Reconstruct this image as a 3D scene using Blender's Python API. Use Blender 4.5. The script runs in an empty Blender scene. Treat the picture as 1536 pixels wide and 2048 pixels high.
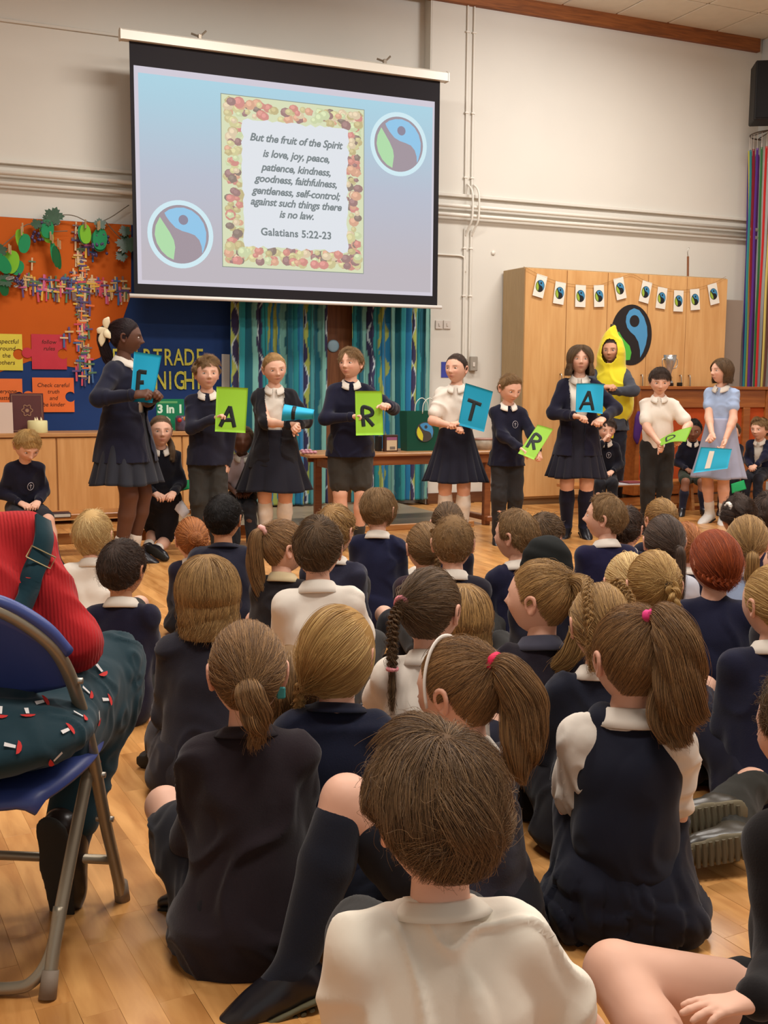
import bpy, math, random
import numpy as np
from mathutils import Vector, Matrix

# ------------------------------------------------------------------ camera
FPX, CAMZ = 2170.0, 1.12
YAW, PITCH, ROLL = math.radians(23.6), math.radians(6.8), math.radians(0.4)
_f0 = np.array([math.sin(YAW), math.cos(YAW), 0.0]); _r0 = np.array([math.cos(YAW), -math.sin(YAW), 0.0]); _u0 = np.array([0, 0, 1.0])
CF = _f0 * math.cos(PITCH) - _u0 * math.sin(PITCH)
_up = _u0 * math.cos(PITCH) + _f0 * math.sin(PITCH)
CR = _r0 * math.cos(ROLL) + _up * math.sin(ROLL)
CU = -_r0 * math.sin(ROLL) + _up * math.cos(ROLL)
CP = np.array([0, 0, CAMZ])
scene = bpy.context.scene
col = scene.collection
cam_data = bpy.data.cameras.new('camera'); cam = bpy.data.objects.new('camera', cam_data); col.objects.link(cam)
cam_data.sensor_fit = 'VERTICAL'; cam_data.sensor_height = 32.0; cam_data.lens = FPX / 2048 * 32.0
cam_data.clip_start = 0.05; cam_data.clip_end = 60
M4 = Matrix.Identity(4)
for i in range(3):
    M4[i][0], M4[i][1], M4[i][2], M4[i][3] = CR[i], CU[i], -CF[i], CP[i]
cam.matrix_world = M4
scene.camera = cam
# ------------------------------------------------------------------ world, lights, exposure
scene.view_settings.view_transform = 'Standard'; scene.view_settings.look = 'None'
scene.view_settings.exposure = 0.0; scene.view_settings.gamma = 1.0; scene.view_settings.use_curve_mapping = False
w = bpy.data.worlds.new('world'); scene.world = w; w.use_nodes = True
w.node_tree.nodes['Background'].inputs[0].default_value = (1.0, 0.985, 0.96, 1); w.node_tree.nodes['Background'].inputs[1].default_value = 0.48
def area(name, loc, rot, sx, sy, power, color):
    l = bpy.data.lights.new(name, 'AREA'); l.shape = 'RECTANGLE'; l.size = sx; l.size_y = sy; l.energy = power; l.color = color
    o = bpy.data.objects.new(name, l); o.location = loc; o.rotation_euler = rot; col.objects.link(o); return o
WARM = (1.0, 0.955, 0.90)
for i, (x, y) in enumerate([(0.5, 1.2), (3.6, 1.2), (0.5, 4.2), (3.6, 4.2), (6.7, 3.0), (2.2, 6.9), (6.0, 6.9)]):
    area('ceiling_lamp', (x, y, 4.35), (0, 0, 0), 1.3, 0.5, 90, WARM)
# uplight spill of the projector lamp on the wall above the cupboard
area('projector_spill', (5.2, 7.2, 4.3), (math.radians(55), 0, 0), 0.5, 0.2, 20, (0.95, 0.97, 1.0))

# ------------------------------------------------------------------ pixel helpers (photograph pixel -> point on a real plane)
def ray(x, y): return CF + CR * (x - 768) / FPX - CU * (y - 1024) / FPX
def onz(x, y, z=0.0):
    d = ray(x, y); return CP + d * ((z - CAMZ) / d[2])
def ony(x, y, Y):
    d = ray(x, y); return CP + d * (Y / d[1])
def ondepth(x, y, t): return CP + ray(x, y) * t
def depth(p): return float((np.asarray(p, float) - CP) @ CF)
def project(p):
    q = np.asarray(p, float) - CP; t = q @ CF
    return 768 + FPX * (q @ CR) / t, 1024 - FPX * (q @ CU) / t
def zat(py, X, Y):
    lo, hi = -1.0, 6.0
    for _ in range(40):
        m = (lo + hi) / 2
        if project((X, Y, m))[1] > py: lo = m
        else: hi = m
    return m
# ------------------------------------------------------------------ materials
def lin(c):
    r = []
    for v in c[:3]:
        v = v / 255.0
        r.append(v / 12.92 if v <= 0.04045 else ((v + 0.055) / 1.055) ** 2.4)
    return tuple(r) + (1.0,)
MATS = {}
def mat(name, c, rough=0.8, bump=None, var=0.0, spec=0.3, metal=0.0, emit=None, attr=None, sheen=0.0, sss=0.0, vscale=8.0, alpha=None):
    key = (name, tuple(c), rough, str(bump), var, spec, metal, emit, attr, sheen)
    if key in MATS: return MATS[key]
    m = bpy.data.materials.new(name); m.use_nodes = True; nt = m.node_tree; b = nt.nodes['Principled BSDF']
    b.inputs['Base Color'].default_value = lin(c); b.inputs['Roughness'].default_value = rough
    b.inputs['Specular IOR Level'].default_value = spec; b.inputs['Metallic'].default_value = metal
    if sheen: b.inputs['Sheen Weight'].default_value = sheen; b.inputs['Sheen Roughness'].default_value = 0.5
    if sss:
        b.inputs['Subsurface Weight'].default_value = sss; b.inputs['Subsurface Radius'].default_value = (0.010, 0.004, 0.002); b.inputs['Subsurface Scale'].default_value = 1.0
    src = None
    if attr:
        a = nt.nodes.new('ShaderNodeVertexColor'); a.layer_name = attr; src = a.outputs[0]
    tc = nt.nodes.new('ShaderNodeTexCoord')
    if var:
        n = nt.nodes.new('ShaderNodeTexNoise'); n.inputs['Scale'].default_value = vscale; n.inputs['Detail'].default_value = 5
        nt.links.new(tc.outputs['Object'], n.inputs['Vector'])
        mr = nt.nodes.new('ShaderNodeMapRange'); mr.inputs[1].default_value = 0.3; mr.inputs[2].default_value = 0.7
        mr.inputs[3].default_value = 1 - var; mr.inputs[4].default_value = 1 + var; nt.links.new(n.outputs[0], mr.inputs[0])
        mx = nt.nodes.new('ShaderNodeMix'); mx.data_type = 'RGBA'; mx.blend_type = 'MULTIPLY'; mx.inputs[0].default_value = 1.0
        if src: nt.links.new(src, mx.inputs[6])
        else: mx.inputs[6].default_value = lin(c)
        nt.links.new(mr.outputs[0], mx.inputs[7]); src = mx.outputs[2]
    if src: nt.links.new(src, b.inputs['Base Color'])
    if emit is not None:
        b.inputs['Emission Strength'].default_value = emit
        if src: nt.links.new(src, b.inputs['Emission Color'])
        else: b.inputs['Emission Color'].default_value = lin(c)
        nt.links.remove(b.inputs['Base Color'].links[0]) if b.inputs['Base Color'].links else None
        b.inputs['Base Color'].default_value = (0.02, 0.02, 0.02, 1); b.inputs['Specular IOR Level'].default_value = 0.0
    if bump:
        kind, scale, strength, dist = bump
        if kind == 'noise':
            t = nt.nodes.new('ShaderNodeTexNoise'); t.inputs['Scale'].default_value = scale; t.inputs['Detail'].default_value = 4; o = t.outputs[0]
        elif kind == 'wave':
            t = nt.nodes.new('ShaderNodeTexWave'); t.inputs['Scale'].default_value = scale; t.inputs['Distortion'].default_value = 1.5; t.inputs['Detail'].default_value = 1; o = t.outputs[0]
        else:
            t = nt.nodes.new('ShaderNodeTexVoronoi'); t.inputs['Scale'].default_value = scale; o = t.outputs[0]
        nt.links.new(tc.outputs['Object'], t.inputs['Vector'])
        bp = nt.nodes.new('ShaderNodeBump'); bp.inputs['Strength'].default_value = strength; bp.inputs['Distance'].default_value = dist
        nt.links.new(o, bp.inputs['Height']); nt.links.new(bp.outputs[0], b.inputs['Normal'])
    MATS[key] = m; return m
def wood(name, c1, c2, rough=0.45, axis='Z', scale=3.0, spec=0.4, stretch=14.0, rnd=0.0):
    key = (name, c1, c2, rough, axis, scale)
    if key in MATS: return MATS[key]
    m = bpy.data.materials.new(name); m.use_nodes = True; nt = m.node_tree; b = nt.nodes['Principled BSDF']
    b.inputs['Roughness'].default_value = rough; b.inputs['Specular IOR Level'].default_value = spec
    tc = nt.nodes.new('ShaderNodeTexCoord'); mp = nt.nodes.new('ShaderNodeMapping')
    s = [stretch] * 3; s['XYZ'.index(axis)] = 1.0
    mp.inputs['Scale'].default_value = s; nt.links.new(tc.outputs['Object'], mp.inputs[0])
    oi = nt.nodes.new('ShaderNodeObjectInfo')
    add = nt.nodes.new('ShaderNodeVectorMath'); add.operation = 'MULTIPLY_ADD'; cb = nt.nodes.new('ShaderNodeCombineXYZ')
    nt.links.new(oi.outputs['Random'], cb.inputs[0]); nt.links.new(oi.outputs['Random'], cb.inputs[1]); nt.links.new(oi.outputs['Random'], cb.inputs[2])
    nt.links.new(cb.outputs[0], add.inputs[0]); add.inputs[1].default_value = (37, 53, 71); nt.links.new(mp.outputs[0], add.inputs[2])
    n = nt.nodes.new('ShaderNodeTexNoise'); n.inputs['Scale'].default_value = scale; n.inputs['Detail'].default_value = 7; n.inputs['Distortion'].default_value = 0.6
    nt.links.new(add.outputs[0], n.inputs['Vector'])
    rp = nt.nodes.new('ShaderNodeValToRGB'); rp.color_ramp.elements[0].position = 0.32; rp.color_ramp.elements[1].position = 0.68
    rp.color_ramp.elements[0].color = lin(c1); rp.color_ramp.elements[1].color = lin(c2)
    nt.links.new(n.outputs[0], rp.inputs[0]); src = rp.outputs[0]
    if rnd:
        gi = nt.nodes.new('ShaderNodeNewGeometry'); ad = nt.nodes.new('ShaderNodeMath'); ad.operation = 'ADD'
        nt.links.new(oi.outputs['Random'], ad.inputs[0]); nt.links.new(gi.outputs['Random Per Island'], ad.inputs[1])
        fr = nt.nodes.new('ShaderNodeMath'); fr.operation = 'FRACT'; nt.links.new(ad.outputs[0], fr.inputs[0])
        mr = nt.nodes.new('ShaderNodeMapRange'); mr.inputs[3].default_value = 1 - rnd; mr.inputs[4].default_value = 1 + rnd; nt.links.new(fr.outputs[0], mr.inputs[0])
        mx = nt.nodes.new('ShaderNodeMix'); mx.data_type = 'RGBA'; mx.blend_type = 'MULTIPLY'; mx.inputs[0].default_value = 1.0
        nt.links.new(src, mx.inputs[6]); nt.links.new(mr.outputs[0], mx.inputs[7]); src = mx.outputs[2]
    nt.links.new(src, b.inputs['Base Color'])
    bp = nt.nodes.new('ShaderNodeBump'); bp.inputs['Strength'].default_value = 0.08; bp.inputs['Distance'].default_value = 0.002
    nt.links.new(n.outputs[0], bp.inputs['Height']); nt.links.new(bp.outputs[0], b.inputs['Normal'])
    MATS[key] = m; return m
# ------------------------------------------------------------------ object helpers
def link(name, me, m=None, parent=None, loc=None):
    o = bpy.data.objects.new(name, me); col.objects.link(o)
    if m is not None and hasattr(me, 'materials') and len(me.materials) == 0:
        for q in (m if isinstance(m, (list, tuple)) else [m]): me.materials.append(q)
    if parent: o.parent = parent
    if loc is not None: o.location = loc
    return o
def tag(o, label=None, cat=None, group=None, kind=None):
    if label: o['label'] = label
    if cat: o['category'] = cat
    if group: o['group'] = group
    if kind: o['kind'] = kind
    return o
def empty(name, loc, label=None, cat=None, group=None):
    o = bpy.data.objects.new(name, None); col.objects.link(o); o.location = tuple(float(v) for v in loc); o.empty_display_size = 0.1
    return tag(o, label, cat, group)
def mesh(name, V, F, smooth=False, colors=None, cname='tint'):
    me = bpy.data.meshes.new(name); V = np.asarray(V, dtype=np.float32)
    if isinstance(F, np.ndarray) and F.ndim == 2:
        k = F.shape[1]; n = len(F)
        me.vertices.add(len(V)); me.vertices.foreach_set('co', V.ravel())
        me.loops.add(n * k); me.loops.foreach_set('vertex_index', F.astype(np.int32).ravel())
        me.polygons.add(n); me.polygons.foreach_set('loop_start', np.arange(0, n * k, k, dtype=np.int32))
        try: me.polygons.foreach_set('loop_total', np.full(n, k, dtype=np.int32))
        except Exception: pass
        me.update(calc_edges=True)
    else:
        me.from_pydata([tuple(v) for v in V], [], [tuple(int(i) for i in f) for f in F])
    if smooth: me.polygons.foreach_set('use_smooth', np.ones(len(me.polygons), dtype=bool))
    if colors is not None:
        ca = me.color_attributes.new(cname, 'FLOAT_COLOR', 'POINT'); c = np.ones((len(V), 4), dtype=np.float32); c[:, :3] = colors; ca.data.foreach_set('color', c.ravel())
    me.update(); return me
class MB:
    """collects shapes, builds ONE mesh object"""
    def __init__(s): s.V = []; s.F = []; s.n = 0; s.C = []
    def add(s, V, F, c=None):
        V = np.asarray(V, float); s.V.append(V); s.F += [tuple(int(i) + s.n for i in f) for f in F]; s.n += len(V)
        s.C.append(np.tile(np.array(c if c is not None else (1, 1, 1), float), (len(V), 1))); return s
    def box(s, lo, hi, M=None, bev=0.0, c=None):
        lo = np.array(lo, float); hi = np.array(hi, float)
        if bev <= 0:
            V = np.array([[x, y, z] for z in (lo[2], hi[2]) for y in (lo[1], hi[1]) for x in (lo[0], hi[0])])
            F = [(0, 2, 3, 1), (4, 5, 7, 6), (0, 1, 5, 4), (2, 6, 7, 3), (0, 4, 6, 2), (1, 3, 7, 5)]
        else:
            b = min(bev, 0.45 * float(min(hi - lo))); V = []; idx = {}
            for sx in (0, 1):
                for sy in (0, 1):
                    for sz in (0, 1):
                        for ax in range(3):
                            p = [(lo, hi)[q][i] for i, q in enumerate((sx, sy, sz))]
                            for j in range(3):
                                if j != ax: p[j] += (b if (sx, sy, sz)[j] == 0 else -b)
                            idx[(sx, sy, sz, ax)] = len(V); V.append(p)
            V = np.array(V); F = []
            for ax in range(3):
                a1, a2 = [i for i in range(3) if i != ax]
                for q in (0, 1):
                    f = []
                    for (u, v) in ((0, 0), (1, 0), (1, 1), (0, 1)):
                        k = [0, 0, 0]; k[ax] = q; k[a1] = u; k[a2] = v; f.append(idx[(k[0], k[1], k[2], ax)])
                    F.append(tuple(f))
                for u in (0, 1):
                    for v in (0, 1):
                        k0 = [0, 0, 0]; k0[a1] = u; k0[a2] = v; k1 = list(k0); k1[ax] = 1
                        F.append((idx[tuple(k0) + (a1,)], idx[tuple(k1) + (a1,)], idx[tuple(k1) + (a2,)], idx[tuple(k0) + (a2,)]))
            for sx in (0, 1):
                for sy in (0, 1):
                    for sz in (0, 1): F.append(tuple(idx[(sx, sy, sz, a)] for a in range(3)))
            ctr = (lo + hi) / 2; G = []
            for f in F:
                n = np.cross(V[f[1]] - V[f[0]], V[f[2]] - V[f[0]]); G.append(f if n @ (V[list(f)].mean(0) - ctr) > 0 else f[::-1])
            F = G
        if M is not None: V = V @ np.array(M)[:3, :3].T + np.array(M)[:3, 3]
        return s.add(V, F, c)
    def tube(s, P, R, seg=8, cap=True, c=None, flat=1.0, up=None):
        V, F = tube(P, R, seg, cap, flat, up); return s.add(V, F, c)
    def prism(s, poly, O, U, W, N, c=None):
        """polygon (u,v) list extruded along N from origin O"""
        poly = np.asarray(poly, float); O = np.asarray(O, float); U = np.asarray(U, float); W = np.asarray(W, float); N = np.asarray(N, float)
        a = sum(poly[i - 1][0] * poly[i][1] - poly[i][0] * poly[i - 1][1] for i in range(len(poly)))
        if a * float(np.dot(np.cross(U, W), N)) < 0: poly = poly[::-1]
        A = O + poly[:, :1] * U + poly[:, 1:] * W; n = len(poly)
        return s.add(np.vstack([A, A + N]), [tuple(range(n))[::-1], tuple(range(n, 2 * n))] + [(i, (i + 1) % n, n + (i + 1) % n, n + i) for i in range(n)], c)
    def lathe(s, prof, ctr=(0, 0, 0), seg=20, c=None):
        V = []; n = len(prof)
        for r, z in prof:
            for k in range(seg):
                a = 2 * math.pi * k / seg; V.append((ctr[0] + r * math.cos(a), ctr[1] + r * math.sin(a), ctr[2] + z))
        F = [(i * seg + k, i * seg + (k + 1) % seg, (i + 1) * seg + (k + 1) % seg, (i + 1) * seg + k) for i in range(n - 1) for k in range(seg)]
        return s.add(V, F + [tuple(range(seg))[::-1], tuple(range((n - 1) * seg, n * seg))], c)
    def build(s, name, m, parent=None, smooth=False, colors=False, org=None, tris=None):
        V = np.vstack(s.V)
        if org is not None: V = V - np.asarray(org, float)
        me = mesh(name, V, s.F, smooth, np.vstack(s.C) if colors else None)
        o = link(name, me, m, parent)
        if org is not None and parent is None: o.location = tuple(float(v) for v in org)
        return o
def cr(P, n):
    """Catmull-Rom resample of points (k,d) to about n points"""
    P = np.asarray(P, float)
    if len(P) < 3:
        t = np.linspace(0, 1, n)[:, None]; return P[0] * (1 - t) + P[-1] * t
    Q = np.vstack([2 * P[0] - P[1], P, 2 * P[-1] - P[-2]]); T = np.linspace(0, len(P) - 1, n); out = []
    for t in T:
        i = min(int(t), len(P) - 2); f = t - i; a, b, c, d = Q[i], Q[i + 1], Q[i + 2], Q[i + 3]
        out.append(0.5 * ((2 * b) + (-a + c) * f + (2 * a - 5 * b + 4 * c - d) * f * f + (-a + 3 * b - 3 * c + d) * f ** 3))
    return np.array(out)
def unit(v): v = np.asarray(v, float); return v / (np.linalg.norm(v) + 1e-12)
def tube(P, R, seg=8, cap=True, flat=1.0, up=None):
    P = np.asarray(P, float); n = len(P); R = np.broadcast_to(np.asarray(R, float), (n,)) if np.ndim(R) < 1 or len(np.atleast_1d(R)) == 1 else np.asarray(R, float)
    T = np.gradient(P, axis=0); T /= np.linalg.norm(T, axis=1)[:, None] + 1e-12
    u = np.array(up, float) if up is not None else (np.array([0, 0, 1.0]) if abs(T[0][2]) < 0.9 else np.array([0, 1.0, 0]))
    V = []
    for i in range(n):
        a = np.cross(T[i], u); a = unit(a); b = np.cross(a, T[i])
        if up is None: u = b
        for k in range(seg):
            t = 2 * math.pi * k / seg; V.append(P[i] + a * R[i] * math.cos(t) + b * R[i] * flat * math.sin(t))
    F = [(i * seg + k, i * seg + (k + 1) % seg, (i + 1) * seg + (k + 1) % seg, (i + 1) * seg + k) for i in range(n - 1) for k in range(seg)]
    F = [f[::-1] for f in F]
    if cap: F += [tuple(range(seg)), tuple(range((n - 1) * seg, n * seg))[::-1]]
    return np.array(V), F
def text(name, body, size, m, parent, loc, rot, shear=0.0, align='CENTER', extrude=0.0, spacing=1.0, bold=0.0, lsp=1.0):
    c = bpy.data.curves.new(name, 'FONT'); c.body = body; c.size = size; c.shear = shear; c.align_x = align; c.align_y = 'CENTER'
    c.extrude = extrude; c.space_character = spacing; c.offset = bold; c.space_line = lsp; c.resolution_u = 3
    o = bpy.data.objects.new(name, c); col.objects.link(o); c.materials.append(m); o.parent = parent; o.location = loc; o.rotation_euler = rot; return o
# value noise
_rs = np.random.RandomState(7); _tab = _rs.rand(64, 64, 64).astype(np.float32)
def vnoise(P):
    P = np.asarray(P, float); i = np.floor(P).astype(int); f = P - i; f = f * f * (3 - 2 * f); r = 0
    for dx in (0, 1):
        for dy in (0, 1):
            for dz in (0, 1):
                wgt = (f[:, 0] if dx else 1 - f[:, 0]) * (f[:, 1] if dy else 1 - f[:, 1]) * (f[:, 2] if dz else 1 - f[:, 2])
                r = r + wgt * _tab[(i[:, 0] + dx) & 63, (i[:, 1] + dy) & 63, (i[:, 2] + dz) & 63]
    return r * 2 - 1
LOGO = dict(
    blue=[(-.56, .70), (-.40, .82), (-.15, .90), (.12, .92), (.40, .84), (.65, .66), (.82, .42), (.91, .12), (.90, -.18), (.82, -.48), (.76, -.62), (.74, -.38), (.66, -.16), (.50, .0), (.28, .07), (.05, .12), (-.18, .22), (-.38, .42), (-.50, .58)],
    leaf=[(-.72, .55), (-.55, .30), (-.38, .05), (-.24, -.22), (-.20, -.45), (-.26, -.88), (-.48, -.78), (-.68, -.60), (-.84, -.34), (-.91, -.05), (-.87, .25)],
    dot=[(.10 + .17 * math.cos(a), .50 + .17 * math.sin(a)) for a in np.linspace(0, 2 * math.pi, 17)[:-1]])
def circle(n=40, rx=1.0, ry=None): ry = ry or rx; return [(rx * math.cos(a), ry * math.sin(a)) for a in np.linspace(0, 2 * math.pi, n + 1)[:-1]]
# ================================================================== THE ROOM
W = 9.05; WL = 9.18; CEIL = 4.60; XC = 4.385
wallm = mat('wall_paint', (212, 207, 196), 0.9, ('noise', 220, 0.12, 0.001), 0.02, 0.2, vscale=1.5)
wallc = mat('cool_wall_paint', (206, 208, 205), 0.9, ('noise', 220, 0.12, 0.001), 0.02, 0.2, vscale=1.5)
def struct(o, label=None): o['kind'] = 'structure'; return o if not label else tag(o, label)
b = MB(); b.box((XC, W, 0), (8.12, W + .35, CEIL + .3)); struct(b.build('wall_back', wallm), 'cream painted end wall behind the cupboard')
b = MB(); b.box((-3.2, WL, 0), (XC, WL + .22, CEIL + .3)); b.box((XC - .012, W + .002, 0), (XC - .0005, WL, CEIL + .3)); struct(b.build('wall_back_recess', wallm), 'recessed painted wall behind the projector screen')
b = MB(); b.box((8.12, W - .22, 0), (8.5, W + .35, CEIL + .3)); struct(b.build('wall_right_pier', wallc), 'pale pier at the right end of the end wall')
b = MB(); b.box((9.6, -2.5, 0), (9.8, W + .35, CEIL + .3)); struct(b.build('wall_right', wallc))
b = MB(); b.box((-3.4, -2.5, 0), (-3.2, W + .35, CEIL + .3)); struct(b.build('wall_left', wallm))
b = MB(); b.box((8.5, W + .1, 0), (9.6, W + .35, CEIL + .3)); struct(b.build('wall_back_far', wallc))
# ceiling: grid of suspended tiles
tilem = mat('ceiling_tile', (214, 205, 188), 0.95, ('noise', 90, 0.4, 0.003), 0.03, 0.1)
gridm = mat('ceiling_grid', (176, 166, 150), 0.7)
b = MB(); b.box((-3.4, -2.5, CEIL + .02), (9.8, W + .35, CEIL + .12)); ce = struct(b.build('ceiling', gridm), 'suspended ceiling of square off-white tiles')
b = MB(); b.box((-.292, -.292, -.012), (.292, .292, .006), bev=.006); tm = b.build('tile', tilem, ce); first = True
for i in range(22):
    for j in range(19):
        x, y = -3.0 + i * .6, 8.72 - j * .6
        if y > 8.8 or y < -2.2: continue
        if first: t = tm; first = False
        else: t = tm.copy(); col.objects.link(t)
        vis = x > 3.2 and y > 4
        t.location = (x, y, CEIL + .014)
        if not vis and t is not tm: bpy.data.objects.remove(t)
# exposed timber beam at the head of the wall
beamm = wood('beam_timber', (112, 62, 28), (150, 88, 42), 0.6, 'X', 4)
b = MB(); b.box((-3.2, W - .05, CEIL - .125), (8.06, W + .02, CEIL + .02), bev=.004); struct(b.build('trim_1', beamm), 'brown timber beam along the top of the end wall')
# floor
base = MB(); base.box((-3.4, -2.5, -.2), (9.8, W + .35, -.006)); fl = struct(base.build('floor', mat('floor_bed', (166, 112, 62), .6)), 'wood strip floor of short golden blocks')
pm = wood('floor_wood', (180, 122, 64), (216, 160, 96), 0.30, 'Y', 3.6, 0.5, 6.0, rnd=0.15)
SW = .068; ang = math.radians(4.3); rng = random.Random(5)
Rz = np.array([[math.cos(ang), -math.sin(ang)], [math.sin(ang), math.cos(ang)]])
planks = []
for i in range(-60, 150):
    y = -1.6 - rng.random() * .4
    while y < 9.3:
        L = rng.choice([.21, .28, .28, .36, .36, .43])
        c = Rz @ np.array([i * SW, y + L / 2]); y += L
        if not (-3.1 < c[0] < 9.5 and .9 < c[1] < 9.1): continue
        t = depth((c[0], c[1], 0))
        if t < .6: continue
        u, v = project((c[0], c[1], 0))
        if u < -400 or u > 1950 or v > 2500: continue
        inview = -20 < u < 1556 and v < 2068
        planks.append((0 if inview else 1, t, c[0], c[1], L))
planks.sort()
PL = {}
rest = MB()
for k, (_, t, x, y, L) in enumerate(planks):
    if k < 300:
        if L not in PL:
            q = MB(); q.box((-SW / 2 + .0001, -L / 2 + .0001, -.008), (SW / 2 - .0001, L / 2 - .0001, 0), bev=.00025); o = q.build('plank', pm, fl); PL[L] = o
        else:
            o = PL[L].copy(); col.objects.link(o)
        o.location = (x, y, rng.uniform(-.0003, 0)); o.rotation_euler = (0, 0, ang)
    else:
        h = np.array([[-SW / 2 + .0005, -L / 2 + .0005], [SW / 2 - .0005, -L / 2 + .0005], [SW / 2 - .0005, L / 2 - .0005], [-SW / 2 + .0005, L / 2 - .0005]]) @ Rz.T + [x, y]
        rest.add([(a[0], a[1], 0) for a in h] + [(a[0], a[1], -.008) for a in h], [(0, 1, 2, 3), (0, 4, 5, 1), (1, 5, 6, 2), (2, 6, 7, 3), (3, 7, 4, 0)])
tag(rest.build('plank_field', pm, fl), 'wood floor blocks further away', kind='stuff')
# grey vinyl strip and low timber edge before the curtains
b = MB(); b.box((1.9, 7.52, 0), (4.05, WL, .035), bev=.004); pf = struct(b.build('trim_2', mat('grey_vinyl', (150, 132, 108), .4, None, .08)), 'low grey-brown platform in front of the curtains')
b = MB(); b.box((1.9, 7.49, 0), (4.05, 7.522, .045), bev=.004); b.build('edge_strip', wood('edge_wood', (176, 120, 66), (200, 145, 88), .4, 'X'), pf)
# skirting and wall trunking
b = MB(); b.box((XC, W - .018, 0), (8.12, W + .01, .10), bev=.003); struct(b.build('baseboard_back', wood('skirting', (88, 52, 30), (112, 70, 40), .5, 'X')))
pipem = mat('white_pipe', (222, 216, 204), 0.45, spec=.4)
ledge = MB(); ledge.box((XC, W - .035, 2.80), (8.12, W + .01, 2.83), bev=.004); ledge.box((-3.2, WL - .035, 2.79), (XC, WL + .01, 2.82), bev=.004)
struct(ledge.build('trim_3', wallm), 'thin painted ledge running along the end wall')
for zz, lab in ((2.715, 'upper of the two long white heating pipes along the end wall'), (2.635, 'lower of the two long white heating pipes along the end wall')):
    b = MB(); P = [(-3.2, WL - .06, zz), (XC - .25, WL - .06, zz), (XC - .05, W - .06, zz), (8.12, W - .06, zz)]
    b.tube(P, .018, 12)
    tag(b.build('heating_pipe', pipem, smooth=True), lab, 'pipe')
b = MB(); b.box((-3.2, WL - .02, 3.852), (XC - .02, WL, 3.875), bev=.003); struct(b.build('trim_4', wallm))
# second set of the clips on the pipes
for k, (x0, x1, lab) in enumerate(((935, 926, 'left of the two slim vertical conduits on the wall beside the screen'), (948, 939, 'right of the two slim vertical conduits on the wall beside the screen'))):
    X0 = ony(x0, 10, W)[0]; Xk = X0
    b = MB(); P = [(X0, W - .012, CEIL + .1), (X0, W - .012, 2.95), (X0 + .012, W - .03, 2.92), (X0 + .035, W - .085, 2.84), (X0 + .035, W - .09, 2.62), (X0 + .02, W - .05, 2.53), (X0 + .005, W - .014, 2.46), (X0, W - .012, 2.42), (X0, W - .012, 1.28 if k else 1.1)]
    b.tube(cr(P, 60), .0095, 8)
    e = empty('wall_conduit', (X0, W, 1.1), lab, 'conduit')
    o = b.build('conduit_pipe', pipem, smooth=True); o.parent = e; o.location = (-X0, -W, -1.1)
    for zc in (4.25, 3.55, 2.98, 2.35, 1.92):
        c = MB(); c.box((-.018, -.026, -.008), (.018, 0, .008), bev=.003); c.build('pipe_clip', pipem, e).location = (0, 0, zc - 1.1)
b = MB(); b.tube(cr([ony(q_[0], q_[1], W - .012) for q_ in ((868, 508), (900, 510), (922, 512), (929, 520), (930, 545))], 24), .009, 8)
tag(b.build('branch_conduit', pipem, smooth=True), 'short curved conduit branching left towards the screen', 'conduit')
# sockets and small wall plates
plate = mat('plate_plastic', (205, 196, 186), .5)
for (x0, y0, x1, y1, lab, cc) in ((870, 641, 885, 658, 'left white light switch plate on the wall right of the curtain', plate), (886, 641, 901, 658, 'right white light switch plate on the wall right of the curtain', plate)):
    p, q = ony(x0, y1, W), ony(x1, y0, W); b = MB(); b.box((p[0], W - .012, p[2]), (q[0], W, q[2]), bev=.003)
    o = b.build('switch_plate', cc, org=((p[0] + q[0]) / 2, W, (p[2] + q[2]) / 2)); tag(o, lab, 'switch')
    b = MB(); b.box((-.008, -.018, -.014), (.008, -.011, .014), bev=.002); b.build('rocker', cc, o)
p, q = ony(882, 755, W), ony(900, 724, W); b = MB(); b.box((p[0], W - .004, p[2]), (q[0], W, q[2]))
tag(b.build('blue_notice', mat('blue_card', (62, 72, 158), .6)), 'small blue notice on the wall beside the girl in white', 'notice')
p, q = ony(936, 742, W), ony(951, 713, W); b = MB(); b.box((p[0], W - .05, p[2]), (q[0], W, q[2]), bev=.006)
sb = b.build('switch_box', mat('grey_box', (150, 142, 130), .5), org=(p[0], W, p[2])); tag(sb, 'grey conduit box on the wall right of the girl in white', 'switch')
b = MB(); b.box((.022, -.056, .04), (.045, -.049, .08), bev=.002); b.build('rocker', plate, sb)
b = MB(); p = ony(986, 506, W); b.lathe([(.0, -.0), (.022, 0), (.02, .01), (0, .012)], seg=16)
o = b.build('round_blanking_disc', pipem, smooth=True); o.rotation_euler = (math.pi / 2, 0, 0); o.location = (p[0], W, p[2]); tag(o, 'small round white cap on the wall left above the cupboard', 'cap')

# ---------------------------------------------------------------- door behind the curtains
dx0, dx1 = ony(640, 700, WL)[0], ony(722, 700, WL)[0]
b = MB(); b.box((dx0, WL - .04, .035), (dx1 + .25, WL - .005, 1.92), bev=.004)
dr = struct(b.build('door_1', wood('door_wood', (120, 70, 38), (146, 90, 52), .5)), 'brown wooden door between the two curtains')
p = ony(666, 692, WL - .04); b = MB(); b.lathe([(0, 0), (.055, 0), (.055, .012), (.04, .016), (0, .016)], seg=24)
o = b.build('porthole', mat('porthole_blue', (150, 178, 190), .3), dr, True); o.rotation_euler = (math.pi / 2, 0, 0); o.location = (p[0], WL - .04, p[2])
b = MB(); b.box((dx0 - .05, WL - .05, 1.92), (dx1 + .3, WL, 2.0), bev=.004); b.build('door_head', mat('door_head', (190, 176, 158), .7), dr)
b = MB(); b.tube([(dx0 + .32, WL - .06, 1.84), (dx1 - .06, WL - .06, 1.845)], .012, 8); b.build('closer_arm', pipem, dr, True)

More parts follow.
